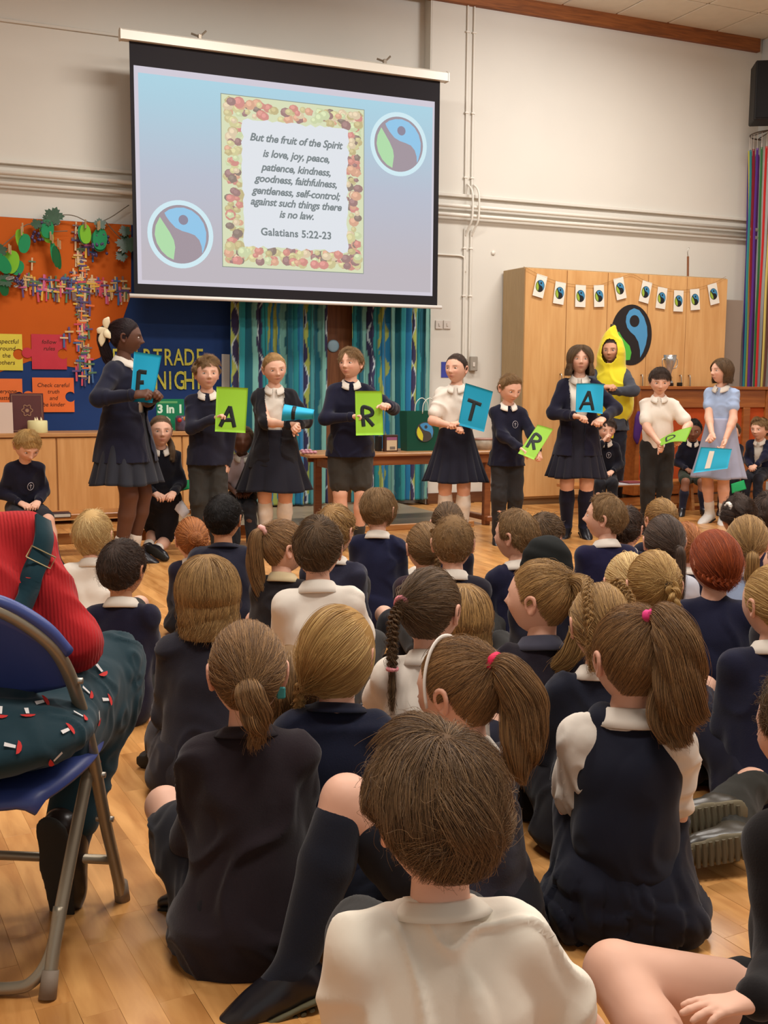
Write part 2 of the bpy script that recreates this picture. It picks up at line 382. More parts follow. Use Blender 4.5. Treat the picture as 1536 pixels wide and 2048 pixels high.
# ---------------------------------------------------------------- curtains
def curtain(x0, x1, lab, seed, Yc=8.98, z0=.05, z1=2.05, closed=1.55):
    r = np.random.RandomState(seed); nx, nz = 200, 120; wdt = x1 - x0; u = np.linspace(0, 1, nx); z = np.linspace(0, 1, nz)
    U, Z = np.meshgrid(u, z, indexing='ij'); cyc = wdt / .105
    ph = 2 * math.pi * (U * cyc + .12 * np.sin(5 * U + seed) + .10 * np.sin(3 * Z + 9 * U))
    amp = .032 * (.65 + .5 * (1 - Z)) * (.8 + .3 * np.sin(7 * U + seed))
    X = x0 + wdt * U + .012 * np.sin(ph * 2 + 1); Y = Yc + amp * np.sin(ph) + .01 * np.sin(2.3 * ph + 1)
    ZZ = z0 + (z1 - z0) * Z
    cu = U * wdt * closed; h = ZZ
    P = {'blue': (34, 116, 160), 'teal': (40, 136, 142), 'navy': (50, 46, 80), 'lime': (160, 170, 84), 'aqua': (112, 166, 156), 'dteal': (26, 94, 110)}
    seq = ['blue', 'lime', 'teal', 'dteal', 'aqua', 'navy', 'teal', 'lime', 'blue', 'aqua', 'dteal', 'teal']
    stw = .080; C = np.zeros((nx, nz, 3)); wob = .006 * np.sin(h * 9) + .004 * np.sin(h * 23)
    s = (cu + wob + seed * .031) / stw; k = np.floor(s).astype(int); f = s - k
    for i, nme in enumerate(seq): C[(k % len(seq)) == i] = lin(P[nme])[:3]
    lens = np.abs(f - .5) < .42 * np.abs(np.sin(h * 12 + k)) ** .8
    C[((k % 12) == 1) & lens] = lin(P['navy'])[:3]
    big = f < .35 + .5 * np.sin(h * 10 + k) ** 2
    C[((k % 12) == 8) & big] = lin(P['lime'])[:3]
    C[((k % 12) == 7) & (f > .45 + .4 * np.sin(h * 8))] = lin(P['blue'])[:3]
    ln = np.abs(f - .5 - .42 * np.sin(h * 12 + k)) < .05
    C[(((k % 12) == 1) | ((k % 12) == 5)) & ln] = lin((190, 205, 210))[:3]
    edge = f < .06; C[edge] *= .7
    V = np.stack([X, Y, ZZ], -1).reshape(-1, 3); I = np.arange(nx * nz).reshape(nx, nz)
    F = np.stack([I[:-1, :-1], I[1:, :-1], I[1:, 1:], I[:-1, 1:]], -1).reshape(-1, 4)
    c = empty('curtain', ((x0 + x1) / 2, Yc, 0), lab, 'curtain', 'curtains across the doorway')
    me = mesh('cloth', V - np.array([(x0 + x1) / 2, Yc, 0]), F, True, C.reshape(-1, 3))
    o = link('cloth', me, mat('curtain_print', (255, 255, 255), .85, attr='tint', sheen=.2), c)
    md = o.modifiers.new('s', 'SOLIDIFY'); md.thickness = .002
    return c
cx = [ony(q, 800, 8.98)[0] for q in (464, 657, 703, 861)]
curtain(cx[0], cx[1], 'blue, teal and lime wave-patterned curtain left of the brown door', 2)
curtain(cx[2], cx[3] + .0, 'blue, teal and lime wave-patterned curtain right of the brown door', 5)
b = MB(); b.tube([(cx[0] - .1, 8.98, 2.07), (XC - .02, 8.98, 2.07)], .014, 8); tag(b.build('curtain_rail', pipem), 'white rail carrying the patterned curtains', 'rail')

# ---------------------------------------------------------------- display board
blue = mat('blue_backing', (28, 56, 108), .85, ('noise', 300, .1, .001), .05); orange = mat('orange_backing', (190, 88, 18), .85, ('noise', 300, .1, .001), .05, vscale=2)
YB = WL - .03
def bp(x, y, Y=YB): p = ony(x, y, Y); return (p[0], p[2])
x0 = -1.2; xr = ony(463, 700, YB)[0]
board = empty('display_board', (1.2, YB, .72), 'wall display board covered in blue and orange backing paper', 'display board')
b = MB(); b.box((x0, YB, .715), (xr, WL - .002, 2.385)); o = b.build('blue_backing', blue, board); o.location = (-1.2, -YB, -.72)
b = MB(); pts = [(x0, 2.384), bp(262, 450)[0:1] + (2.384,), bp(262, 590), bp(245, 640), bp(200, 715), bp(150, 735), bp(60, 722), bp(0, 744), (x0, 1.2)]
b.prism(pts, (0, YB - .0005, 0), (1, 0, 0), (0, 0, 1), (0, -.003, 0)); o = b.build('orange_backing', orange, board); o.location = (-1.2, -YB, -.72)
b = MB(); b.box((xr, YB - .008, .715), (xr + .02, WL - .002, 2.385), bev=.002); o = b.build('board_edge', mat('board_edge', (120, 92, 60), .5), board); o.location = (-1.2, -YB, -.72)
# yellow cut-out lettering
YL = YB - .004; ylet = mat('yellow_lettering', (196, 190, 76), .7, ('noise', 40, .2, .001), .22, vscale=40)
lt = empty('lettering', (bp(340, 720)[0], YL, bp(340, 720)[1]), 'large cut-out letters FAIRTRADE FORTNIGHT on the blue board', 'lettering')
def letters(word, xr_px, y0, y1, step):
    for i, ch in enumerate(reversed(word)):
        x = xr_px - i * step; pt = ony(x, (y0 + y1) / 2, YL); top = ony(x, y0, YL)[2]; bot = ony(x, y1, YL)[2]
        o = text('letter', ch, (top - bot) / .70, ylet, lt, (pt[0] - lt.location[0], -.006, pt[2] - lt.location[2] - .003), (math.pi / 2, 0, 0), extrude=.002, bold=.0022); o.scale = (.64, 1, 1); o['label'] = 'yellow letter ' + ch
letters('FAIRTRADE', 399, 699, 732, 21.0)
letters('FORTNIGHT', 397, 744, 780, 19.0)
b = MB(); b.prism([bp(443, 708), bp(459, 709), bp(459, 775), bp(443, 774)], (0, YL - .002, 0), (1, 0, 0), (0, 0, 1), (0, -.002, 0))
tag(b.build('notice_sheet', mat('white_paper', (196, 190, 182), .8)), 'white notice sheet pinned beside the curly haired boy', 'notice')
# jigsaw posters
def jigsaw(x0, y0, x1, y1, c, lab, lines, tabl, sockr, tsz):
    A = ony(x0, y0, YL); B = ony(x1, y1, YL); w_, h_ = B[0] - A[0], A[2] - B[2]; O = ((A[0] + B[0]) / 2, YL - .004, (A[2] + B[2]) / 2)
    pts = [(-w_ / 2, h_ / 2), (w_ / 2, h_ / 2)]; r = h_ * .15
    if sockr: pts += [(w_ / 2, .02)] + [(w_ / 2 - r * .7 + r * math.cos(t), -.015 + r * math.sin(t)) for t in np.linspace(.7, 2 * math.pi - .7, 12)] + [(w_ / 2, -.05)]
    pts += [(w_ / 2, -h_ / 2), (-w_ / 2, -h_ / 2)]
    if tabl: pts += [(-w_ / 2, -.05)] + [(-w_ / 2 - r * .8 + r * math.cos(t), -.01 + r * math.sin(t)) for t in np.linspace(-.7, -2 * math.pi + .7, 12)] + [(-w_ / 2, .03)]
    e = empty('jigsaw_poster', O, lab, 'poster'); b = MB(); b.prism(pts, (0, 0, 0), (1, 0, 0), (0, 0, 1), (0, -.003, 0)); b.build('sheet', mat('sheet_' + str(c[0]) + str(c[1]), c, .45, ('noise', 8, .25, .01), .04, .5), e)
    text('handwriting', '\n'.join(lines), tsz, mat('pencil', (70, 40, 26), .8), e, (0, -.005, 0), (math.pi / 2, 0, 0), shear=.15, lsp=1.15)
jigsaw(-22, 667, 46, 741, (216, 198, 58), 'yellow jigsaw-shaped poster with handwriting on the display board', ['respectful', 'around', 'the', 'others'], False, True, .048)
jigsaw(62, 668, 134, 739, (190, 34, 52), 'red jigsaw-shaped poster with handwriting on the display board', ['follow', 'rules', '', ''], True, True, .045)
jigsaw(-25, 757, 46, 821, (232, 112, 42), 'orange jigsaw-shaped poster behind the dark red book', ['everyone', 'matters'], False, True, .045)
jigsaw(64, 755, 149, 824, (232, 108, 38), 'orange jigsaw-shaped poster with handwriting beside the collage', ['Check careful', 'truth', 'and', 'be kinder'], True, True, .045)
# lolly stick cross collage
ct = bp(163, 585); coll = empty('cross_collage', (ct[0], YL - .01, ct[1]), 'large cross made of many small coloured lolly-stick crosses', 'collage')
sm = bpy.data.materials.new('stick_paint'); sm.use_nodes = True; nt = sm.node_tree; oi = nt.nodes.new('ShaderNodeObjectInfo'); rp = nt.nodes.new('ShaderNodeValToRGB'); rp.color_ramp.interpolation = 'CONSTANT'
cs = [(206, 168, 110), (92, 70, 120), (200, 70, 90), (216, 170, 60), (60, 100, 150), (214, 182, 132), (196, 96, 140), (84, 120, 84), (120, 96, 92), (222, 110, 50), (210, 180, 140), (80, 70, 110)]
for i, c in enumerate(cs):
    el = rp.color_ramp.elements[i] if i < 2 else rp.color_ramp.elements.new(i / len(cs)); el.position = i / len(cs); el.color = lin(c)
nt.links.new(oi.outputs['Random'], rp.inputs[0]); nt.links.new(rp.outputs[0], nt.nodes['Principled BSDF'].inputs['Base Color']); nt.nodes['Principled BSDF'].inputs['Roughness'].default_value = .7
vs = MB(); vs.box((-.0078, -.002, -.065), (.0078, .002, .055), bev=.0012); hs = MB(); hs.box((-.034, -.005, .010), (.034, -.002, .025), bev=.0012)
v0 = vs.build('stick', sm, coll); h0 = hs.build('stick', sm, coll); used = False
rr = random.Random(11); spots = []
for k in range(92): spots.append((rr.gauss(163, 9) - (k / 92) * 0, 455 + k * 3.35))
for k in range(70):
    x = 45 + k * 3.05; spots.append((x, 572 + (x - 45) * .055 + rr.uniform(-17, 14)))
spots += [(64, 527), (128, 680), (139, 668)]
for (x, y) in spots:
    X, Z = bp(x, y, YL - .02); yo = rr.uniform(-.012, .004); a = rr.uniform(-.08, .08); s = rr.uniform(.8, 1.1)
    for src in (v0, h0):
        if not used or (used == 1 and src is h0): o = src; used = 1 if src is v0 else 2
        else: o = src.copy(); col.objects.link(o)
        o.location = (X - ct[0], yo, Z - ct[1]); o.rotation_euler = (0, a, 0); o.scale = (s, 1, s)
# garland of paper leaves, pegs, grapes and wire
gx, gz = bp(110, 470); gar = empty('vine_garland', (gx, YL - .05, gz), 'garland of green paper leaves, pegs and grapes over the orange board', 'garland')
def gp(x, y, off=-.04): p = ony(x, y, YL + off - .04); return np.array([p[0] - gx, off + .01, p[2] - gz])
for P_ in ([(258, 410), (215, 438), (182, 445), (150, 432), (125, 430), (90, 436)], [(-5, 500), (30, 470), (58, 448), (95, 462), (135, 462)], [(210, 442), (235, 470), (262, 490)]):
    b = MB(); b.tube(cr([gp(*q, off=-.03) for q in P_], 24), .004, 6); b.build('wire', mat('wire_grey', (110, 100, 84), .5), gar, True)
def leaf(x, y, w_, h_, c, rot, off):
    n = 16; ts = np.linspace(0, math.pi, n); V = []; a = [(w_ / 2 * math.sin(t) ** .8, h_ / 2 * math.cos(t)) for t in ts]; pts = a + [(-u, v) for u, v in a[::-1][1:-1]]
    b = MB(); cu = .18; b.prism(pts, (0, 0, 0), (math.cos(rot), -.2, math.sin(rot)), (-math.sin(rot), 0, math.cos(rot)), (0, -.0025, 0)); o = b.build('paper_leaf', mat('leaf_%d' % c[1], c, .6), gar); o.location = tuple(gp(x, y, off)); return o
G1, G2, G3 = (24, 138, 84), (120, 184, 40), (14, 92, 44)
for (x, y, w_, h_, c, rt, of) in [(41, 478, .07, .15, G2, .15, -.04), (49, 487, .085, .15, G1, -.2, -.052), (93, 466, .09, .16, G2, .4, -.04), (95, 458, .095, .14, G1, -.1, -.055), (171, 468, .085, .15, G2, .05, -.05), (168, 469, .09, .15, G1, .2, -.042), (200, 478, .11, .17, G1, -.05, -.05), (197, 483, .11, .16, G3, .2, -.042), (5, 527, .1, .17, G1, .6, -.055), (22, 524, .12, .18, G2, -.2, -.045), (34, 535, .10, .12, G1, -.4, -.038), (8, 575, .07, .13, G3, .1, -.05), (112, 513, .05, .17, G3, .08, -.06), (107, 505, .045, .17, G1, .1, -.05), (117, 518, .04, .16, G3, .1, -.045)]:
    leaf(x, y, w_, h_, c, rt, of)
pegm = wood('peg_wood', (170, 140, 100), (196, 166, 124), .7)
for (x, y) in [(45, 455), (43, 462), (101, 472), (105, 478), (171, 448), (196, 452), (199, 450), (18, 497), (21, 500), (116, 486), (120, 490)]:
    b = MB(); b.box((-.006, -.008, -.035), (-.0005, .008, .035), bev=.002); b.box((.0005, -.008, -.035), (.006, .008, .035), bev=.002); b.build('peg', pegm, gar).location = tuple(gp(x, y, -.07))
grm = mat('grape', (74, 62, 100), .35, None, .2, .5, vscale=30); first = None
rr2 = random.Random(3)
for (cx_, cy_, n, sp) in [(75, 462, 22, 14), (205, 485, 26, 15), (190, 500, 12, 10), (38, 555, 16, 10)]:
    b = MB()
    for _ in range(n):
        p = gp(cx_ + rr2.uniform(-sp, sp) * .8, cy_ + rr2.uniform(-sp, sp) * 1.5, -.02 + rr2.uniform(-.03, .0)); r = .013
        b.lathe([(.001, -r), (r * .7, -r * .7), (r, 0), (r * .7, r * .7), (.001, r)], p, 8)
    tag(b.build('grape_bunch', grm, gar, True), kind='stuff')
def vine_leaf(x, y, s, rot):
    pts = []
    for i in range(30):
        t = 2 * math.pi * i / 30; r = s * (.72 + .28 * abs(math.cos(2.5 * t))) * (1 + .12 * math.cos(15 * t)); pts.append((r * math.cos(t + rot), r * math.sin(t + rot)))
    b = MB(); b.prism(pts, (0, 0, 0), (1, -.15, 0), (0, .3, .95), (0, -.002, 0)); b.build('vine_leaf', mat('vine_leaf', (40, 74, 48), .35, ('noise', 40, .3, .003), .2, .6), gar).location = tuple(gp(x, y, -.05))
for a in [(108, 432, .075, 0), (96, 440, .05, 1), (253, 488, .085, .5), (243, 512, .05, 1.2), (250, 462, .05, 2), (200, 448, .05, .4), (2, 500, .05, .3), (12, 560, .06, 1.4), (73, 448, .045, 2)]: vine_leaf(*a)
foil = mat('silver_foil', (205, 210, 212), .2, ('noise', 60, .8, .01), 0, .5, .9)
for (x, y, s) in [(112, 448, .028), (20, 556, .035), (240, 500, .018), (32, 572, .02)]:
    b = MB(); b.prism(circle(7, s, s * .5), (0, 0, 0), (1, -.4, .2), (0, .4, 1), (0, -.002, 0)); b.build('foil_piece', foil, gar).location = tuple(gp(x, y, -.06))

# ---------------------------------------------------------------- projector screen
YS = 8.66; EM = 1.0
sc_o = ony(575, 340, YS); S0 = (sc_o[0], YS, sc_o[2])
scr = empty('projector_screen', S0, 'large pull-down projector screen showing a verse in a fruit border', 'screen')
def sl(x, y): p = ony(x, y, YS); return p[0] - S0[0], p[2] - S0[2]
XL, XR = sl(253, 85)[0] + .02, sl(881, 160)[0] - .005; ZT = (sl(253, 85)[1] + sl(883, 160)[1]) / 2; ZB = sl(600, 601)[1]
cxl, cxr = sl(240, 57)[0], sl(893, 150)[0]
casem = mat('screen_case', (222, 216, 202), .4, spec=.5)
b = MB(); prof = [(-.045, -.035), (.03, -.035), (.045, -.01), (.03, .04), (-.01, .05), (-.045, .03)]
b.prism(prof, (cxl, 0, ZT + .035), (0, 1, 0), (0, 0, 1), (cxr - cxl, 0, 0)); b.build('case', casem, scr)
for X in (cxl, cxr):
    b = MB(); b.prism([(u * 1.08, v * 1.08) for u, v in prof], (X - .006, 0, ZT + .035), (0, 1, 0), (0, 0, 1), (.012, 0, 0)); b.build('end_cap', casem, scr)
black = mat('screen_black', (24, 20, 24), .8)
b = MB(); b.box((XL, -.002, ZB), (XR, .001, ZT)); b.build('black_fabric', black, scr)
b = MB(); b.tube([(cxl + .03, 0, ZB - .012), (cxr - .02, 0, ZB - .012)], .016, 12); b.build('bottom_bar', mat('bar_white', (232, 228, 222), .35, spec=.6), scr, True)
for q in (400, 770):
    X = sl(q, 90)[0]; b = MB(); b.box((X - .02, .04, ZT + .06), (X + .02, WL - YS, ZT + .085), bev=.004); b.box((X - .015, -.01, ZT + .05), (X + .015, .02, ZT + .12), bev=.004)
    b.tube([(X - .06, .03, ZT + .125), (X, 0, ZT + .10), (X + .05, .0, ZT + .15)], .009, 6); b.build('bracket', mat('bracket_metal', (140, 128, 112), .4, None, 0, .5, .5), scr)
# picture: emissive gradient
def emis(name, c, e=1.0): return mat(name, c, emit=e * EM)
gi = bpy.data.materials.new('projected_background'); gi.use_nodes = True; nt = gi.node_tree; bb = nt.nodes['Principled BSDF']; bb.inputs['Base Color'].default_value = (.02, .02, .02, 1); bb.inputs['Specular IOR Level'].default_value = 0
tc = nt.nodes.new('ShaderNodeTexCoord'); sx = nt.nodes.new('ShaderNodeSeparateXYZ'); nt.links.new(tc.outputs['Object'], sx.inputs[0])
rp = nt.nodes.new('ShaderNodeValToRGB'); mr = nt.nodes.new('ShaderNodeMapRange'); mr.inputs[1].default_value = -.75; mr.inputs[2].default_value = .85; nt.links.new(sx.outputs[2], mr.inputs[0]); nt.links.new(mr.outputs[0], rp.inputs[0])
rp.color_ramp.elements[0].color = lin((188, 181, 188)); rp.color_ramp.elements[1].color = lin((168, 214, 230)); e2 = rp.color_ramp.elements.new(.4); e2.color = lin((182, 188, 204)); e3 = rp.color_ramp.elements.new(.75); e3.color = lin((170, 204, 220))
nt.links.new(rp.outputs[0], bb.inputs['Emission Color']); bb.inputs['Emission Strength'].default_value = EM
pl, pt = sl(267, 131); pr_, _ = sl(869, 203); pb = (sl(285, 568)[1] + sl(868, 592)[1]) / 2; pt = (sl(263, 131)[1] + sl(870, 203)[1]) / 2
b = MB(); b.box((pl, -.0045, pb), (pr_, -.0025, pt)); b.build('picture_edge', emis('lilac_edge', (206, 200, 212), 1.0), scr)
m_ = .032; b = MB(); b.box((pl + m_, -.0055, pb + .03), (pr_ - m_ * .6, -.0035, pt - .05)); b.build('picture', gi, scr)
def panel(x0, y0, x1, y1, c, name, d):
    a, q = sl(x0, y0), sl(x1, y1); b = MB(); b.box((a[0], -d, q[1]), (q[0], -d + .001, a[1])); return b.build(name, c, scr), a, q
fl_, fz0 = sl(442, 185); fr_, _ = sl(727, 222); ft = (sl(442, 187)[1] + sl(727, 222)[1]) / 2; fb = (sl(446, 532)[1] + sl(725, 547)[1]) / 2
b = MB(); b.box((fl_ - .006, -.0068, fb - .006), (fr_ + .006, -.0058, ft + .006)); b.build('frame_shade', emis('frame_shade', (140, 150, 140)), scr)
b = MB(); b.box((fl_, -.0078, fb), (fr_, -.0068, ft)); b.build('frame', emis('frame_cream', (214, 220, 184)), scr)
fw, fh = fr_ - fl_, ft - fb; iw = .175
rr = random.Random(4); V = MB(); fcol = [(204, 132, 118), (214, 160, 128), (208, 200, 142), (200, 188, 134), (150, 112, 108), (208, 132, 122), (190, 174, 120), (132, 112, 100), (218, 196, 160), (200, 210, 160)]
for k in range(420):
    t = rr.random() * 2 * (fw + fh); o_ = rr.uniform(.045, .15)
    if t < fw: x, z = fl_ + t, ft - o_
    elif t < fw + fh: x, z = fr_ - o_, ft - (t - fw)
    elif t < 2 * fw + fh: x, z = fr_ - (t - fw - fh), fb + o_
    else: x, z = fl_ + o_, fb + (t - 2 * fw - fh)
    x = min(max(x, fl_ + .05), fr_ - .05); z = min(max(z, fb + .05), ft - .05); r = rr.uniform(.024, .048); q = r * rr.uniform(.7, 1)
    a0 = rr.random() * 3; n = rr.choice([9, 9, 10, 5]); pts = [(r * math.cos(a0 + 2 * math.pi * i / n), q * math.sin(a0 + 2 * math.pi * i / n)) for i in range(n)]; d = -.0085 - k * .0000025
    c = lin([q_ * .86 + 30 for q_ in rr.choice(fcol)])[:3]; V.add([(x + u, d, z + v) for u, v in pts], [tuple(range(n))], c); V.add([(x + u * .5 - r * .22, d - .000001, z + v * .5 + r * .22) for u, v in pts], [tuple(range(n))], [min(1, q_ * 1.22 + .02) for q_ in c])
tag(V.build('fruit_border', mat('fruit_print', (255, 255, 255), attr='tint', emit=EM), scr, colors=True), kind='stuff')
pts = []
def ragged(a0, a1):
    for i in range(14): yield i / 14
L_, R_, T_, B_ = fl_ + iw * .98, fr_ - iw * .82, ft - iw, fb + iw * .95
for i in range(22): pts.append((L_ + (R_ - L_) * i / 22, T_ + rr.uniform(-.012, .016)))
for i in range(22): pts.append((R_ + rr.uniform(-.012, .016), T_ + (B_ - T_) * i / 22))
for i in range(22): pts.append((R_ + (L_ - R_) * i / 22, B_ + rr.uniform(-.016, .012)))
for i in range(22): pts.append((L_ + rr.uniform(-.016, .012), B_ + (T_ - B_) * i / 22))
b = MB(); b.prism(pts, (0, -.0098, 0), (1, 0, 0), (0, 0, 1), (0, -.0006, 0)); b.build('white_panel', emis('panel_white', (222, 226, 232)), scr)
tm_ = emis('screen_text', (122, 131, 134))
mid = (L_ + R_) / 2
for i, (ln, yy) in enumerate([('But the fruit of the Spirit', 283), ('is love, joy, peace,', 313), ('patience, kindness,', 340), ('goodness, faithfulness,', 363), ('gentleness, self-control;', 387), ('against such things there', 409), ('is no law.', 431), ('Galatians 5:22-23', 468)]):
    p = sl(585, yy); text('verse_line', ln, .083, tm_, scr, (mid, -.0112, p[1] ), (math.pi / 2, 0, 0), shear=.28 if i < 7 else 0, bold=.0024, spacing=.96 if i != 7 else 1.05)
def screen_logo(x, y, r):
    a = sl(x, y); e = bpy.data.objects.new('screen_logo', None)
    b = MB(); n = 48; o_ = circle(n, r); i_ = circle(n, r * .86)
    b.add([(a[0] + u, -.0074, a[1] + v) for u, v in o_] + [(a[0] + u, -.0074, a[1] + v) for u, v in i_], [(k, (k + 1) % n, n + (k + 1) % n, n + k) for k in range(n)], lin((206, 232, 240))[:3])
    b.add([(a[0] + u, -.0068, a[1] + v) for u, v in circle(n, r * .87)], [tuple(range(n))], lin((160, 147, 156))[:3])
    for key, c in (('blue', (144, 196, 230)), ('leaf', (174, 218, 168)), ('dot', (140, 134, 152))):
        d = -.0079 if key == 'dot' else -.0072
        b.add([(a[0] + u * r * .86, d, a[1] + v * r * .86) for u, v in LOGO[key]], [tuple(range(len(LOGO[key])))], lin(c)[:3])
    b.build('screen_logo', mat('logo_print', (255, 255, 255), attr='tint', emit=EM), scr, colors=True)
screen_logo(797, 289, .262); screen_logo(361, 469, .262)

# ---------------------------------------------------------------- tall cupboard
cm = wood('beech_front', (202, 150, 92), (216, 168, 110), .42, 'Z', 2.0, .35, 10); cms = wood('beech_side', (164, 138, 100), (176, 150, 112), .5, 'Z', 6.0, .3, 20)
X0, X1, Y0, ZT_ = 5.145, 7.45, 8.627, 2.165
cup = empty('tall_cupboard', (X0, Y0, 0), 'tall beech-effect cupboard with five doors under the bunting', 'cupboard')
b = MB(); b.box((0, .02, .06), (X1 - X0, W - Y0 - .02, ZT_), bev=.003); b.build('carcass', cms, cup)
b = MB(); b.box((.02, .05, 0), (X1 - X0 - .02, W - Y0 - .03, .065)); b.build('plinth', mat('plinth', (128, 98, 66), .6), cup)
edges = [X0 - X0] + [ony(q, 540, Y0)[0] - X0 for q in (1135, 1217, 1298, 1376)] + [X1 - X0]
for i in range(5):
    a, c_ = edges[i] + .003, edges[i + 1] - .003; b = MB(); b.box((a, 0, .08), (c_, .019, ZT_ - .01), bev=.002); dd = b.build('door', cm, cup)
    hx = {0: c_ - .05, 1: a + .05, 2: c_ - .05, 3: c_ - .05, 4: a + .05}[i]
    b = MB(); b.tube(cr([(hx, 0, 1.06), (hx, -.03, 1.07), (hx, -.03, 1.2), (hx, 0, 1.21)], 12), .006, 8); tag(b.build('handle', mat('steel', (170, 162, 150), .3, None, 0, .5, .9), dd, True), 'metal bow handle')
# round logo on cupboard doors
lc = ony(1263, 670, Y0 - .004); rx = .235; rz = .285
lg = empty('logo_disc', (lc[0], Y0 - .001, lc[2]), 'large black, blue and green round paper logo on the cupboard doors', 'logo')
b = MB(); b.prism(circle(48, rx, rz), (0, 0, 0), (1, 0, 0), (0, 0, 1), (0, -.003, 0)); b.build('black_disc', mat('black_paper', (38, 32, 32), .7), lg)
DROP = [(-.30, .42), (-.28, .62), (-.14, .80), (.08, .88), (.34, .82), (.58, .60), (.74, .30), (.78, .0), (.72, -.30), (.60, -.55), (.46, -.74), (.44, -.50), (.34, -.22), (.16, -.02), (-.06, .10), (-.22, .24)]
LF = [(-.62, .10), (-.46, -.08), (-.28, -.22), (-.08, -.36), (.02, -.58), (-.04, -.82), (-.30, -.84), (-.52, -.70), (-.72, -.46), (-.80, -.18), (-.72, .04)]
b = MB(); b.prism([(u * rx, v * rz) for u, v in DROP], (0, -.003, 0), (1, 0, 0), (0, 0, 1), (0, -.0015, 0)); b.build('blue_shape', mat('blue_paper', (78, 146, 192), .6), lg)
b = MB(); b.prism([(u * rx, v * rz) for u, v in LF], (0, -.003, 0), (1, 0, 0), (0, 0, 1), (0, -.0015, 0)); b.build('green_leaf', mat('green_paper', (84, 186, 66), .6), lg)
b = MB(); b.prism([(.12 * rx + .056 * math.cos(t), .46 * rz + .056 * math.sin(t)) for t in np.linspace(0, 6.28, 20)[:-1]], (0, -.0045, 0), (1, 0, 0), (0, 0, 1), (0, -.0012, 0)); b.build('black_dot', mat('black_paper', (38, 32, 32), .7), lg)
# bunting
FLG = [(1080, 572, -.22), (1119, 586, -.12), (1161, 592, .0), (1198, 592, .06), (1240, 577, .25), (1291, 584, -.2), (1323, 596, -.1), (1357, 602, 0), (1390, 599, .1), (1427, 588, .25)]
bt = empty('bunting', (X0, Y0 - .02, ZT_), 'string of ten small white logo flags across the tall cupboard', 'bunting')
YBn = Y0 - .015
st = [(1047, 533)] + [(x, y - 22) for x, y, _ in FLG[:5]] + [(1265, 549)] + [(x, y - 22) for x, y, _ in FLG[5:]] + [(1452, 553)]
b = MB(); b.tube(cr([ony(x, y, YBn) - np.array([X0, Y0 - .02, ZT_]) for x, y in st], 70), .0016, 5); b.build('string', mat('twine', (150, 110, 66), .8), bt)
fm, wm = None, mat('white_card', (228, 222, 208), .7)
for i, (x, y, r) in enumerate(FLG):
    p = ony(x, y, YBn) - np.array([X0, Y0 - .02, ZT_])
    if fm is None:
        b = MB(); b.box((-.056, -.001, -.10), (.056, .001, .10)); f0 = b.build('flag', wm, bt)
        kids = []
        for key, c, d in (('disc', (30, 28, 30), .0012), ('blue', (62, 130, 170), .002), ('leaf', (150, 176, 60), .002), ('dot', (30, 28, 30), .0028)):
            b = MB(); poly = circle(28) if key == 'disc' else LOGO[key]; b.prism([(u * .046, v * .055) for u, v in poly], (0, -d, 0), (1, 0, 0), (0, 0, 1), (0, -.0008, 0))
            kids.append((key, b.build('logo_' + ('disc' if key == 'disc' else {'blue': 'swirl', 'leaf': 'leaf', 'dot': 'dot'}[key]), mat('flag_' + key, c, .7), f0)))
        fm = f0; o = f0
    else:
        o = fm.copy(); col.objects.link(o)
        for _, k in kids: q = k.copy(); col.objects.link(q); q.parent = o
    o.location = tuple(p); o.rotation_euler = (0, -r, 0); o.scale = (1, 1, 1)
# wand on the cupboard
p = ony(1376, 548, 8.8); q = ony(1373, 494, 8.8); b = MB(); b.tube([(0, 0, 0), (0.0, 0, (q[2] - ZT_) * .7)], .011, 8)
wd = b.build('wooden_stick', mat('stick_brown', (130, 84, 56), .6), org=None); wd.location = (p[0], 8.8, ZT_); wd.rotation_euler = (0, -.04, 0); tag(wd, 'thin brown stick standing on top of the tall cupboard', 'stick')
b = MB(); b.tube(cr([(0, 0, .0), (-.006, 0, .05), (.012, 0, .09)], 10), [.004] * 10, 6); b.build('hook', mat('steel', (170, 162, 150), .3, None, 0, .5, .9), wd, True).location = (0, 0, (q[2] - ZT_) * .68)
# grey panel right of the cupboard
a = ony(1454, 720, 8.9); c_ = ony(1473, 602, 8.9); b = MB(); b.box((X1 + .01, 8.8, 0), (c_[0], W - .001, c_[2]), bev=.004); tag(b.build('grey_locker', mat('grey_locker', (150, 134, 120), .6)), 'narrow grey-brown locker between cupboard and ribbons', 'locker')

# ---------------------------------------------------------------- speaker and maypole
p = ony(1507, 240, 8.45); q = ony(1510, 120, 8.45); e = empty('loudspeaker', (p[0], 8.45, p[2]), 'black loudspeaker fixed high at the right edge', 'speaker'); e.rotation_euler = (0, 0, -math.radians(32))
b = MB(); b.box((0, 0, 0), (.36, .28, q[2] - p[2]), bev=.01); b.build('cabinet', mat('speaker_black', (22, 19, 18), .6), e)
b = MB(); b.box((.015, -.012, .015), (.345, .002, q[2] - p[2] - .015), bev=.006); b.build('grille', mat('speaker_grille', (14, 12, 12), .8, ('voronoi', 220, .4, .002)), e)
b = MB(); b.box((.14, .27, .15), (.2, .44, .22)); b.build('bracket', black, e)
mp_c = ony(1548, 270, 8.78); mx, mz = mp_c[0], mp_c[2]
may = empty('maypole', (mx, 8.78, 0), 'maypole with many coloured ribbons hanging at the right edge', 'maypole')
b = MB(); b.tube([(0, 0, 0.0), (0, 0, mz + .1)], .022, 10); b.lathe([(0, 0), (.2, 0), (.2, .02), (.03, .05), (0, .05)]); b.build('pole', mat('pole_wood', (120, 82, 56), .5), may, True)
b = MB(); b.tube([(.23 * math.cos(t), .23 * math.sin(t), mz) for t in np.linspace(0, 2 * math.pi, 30)], .008, 8)
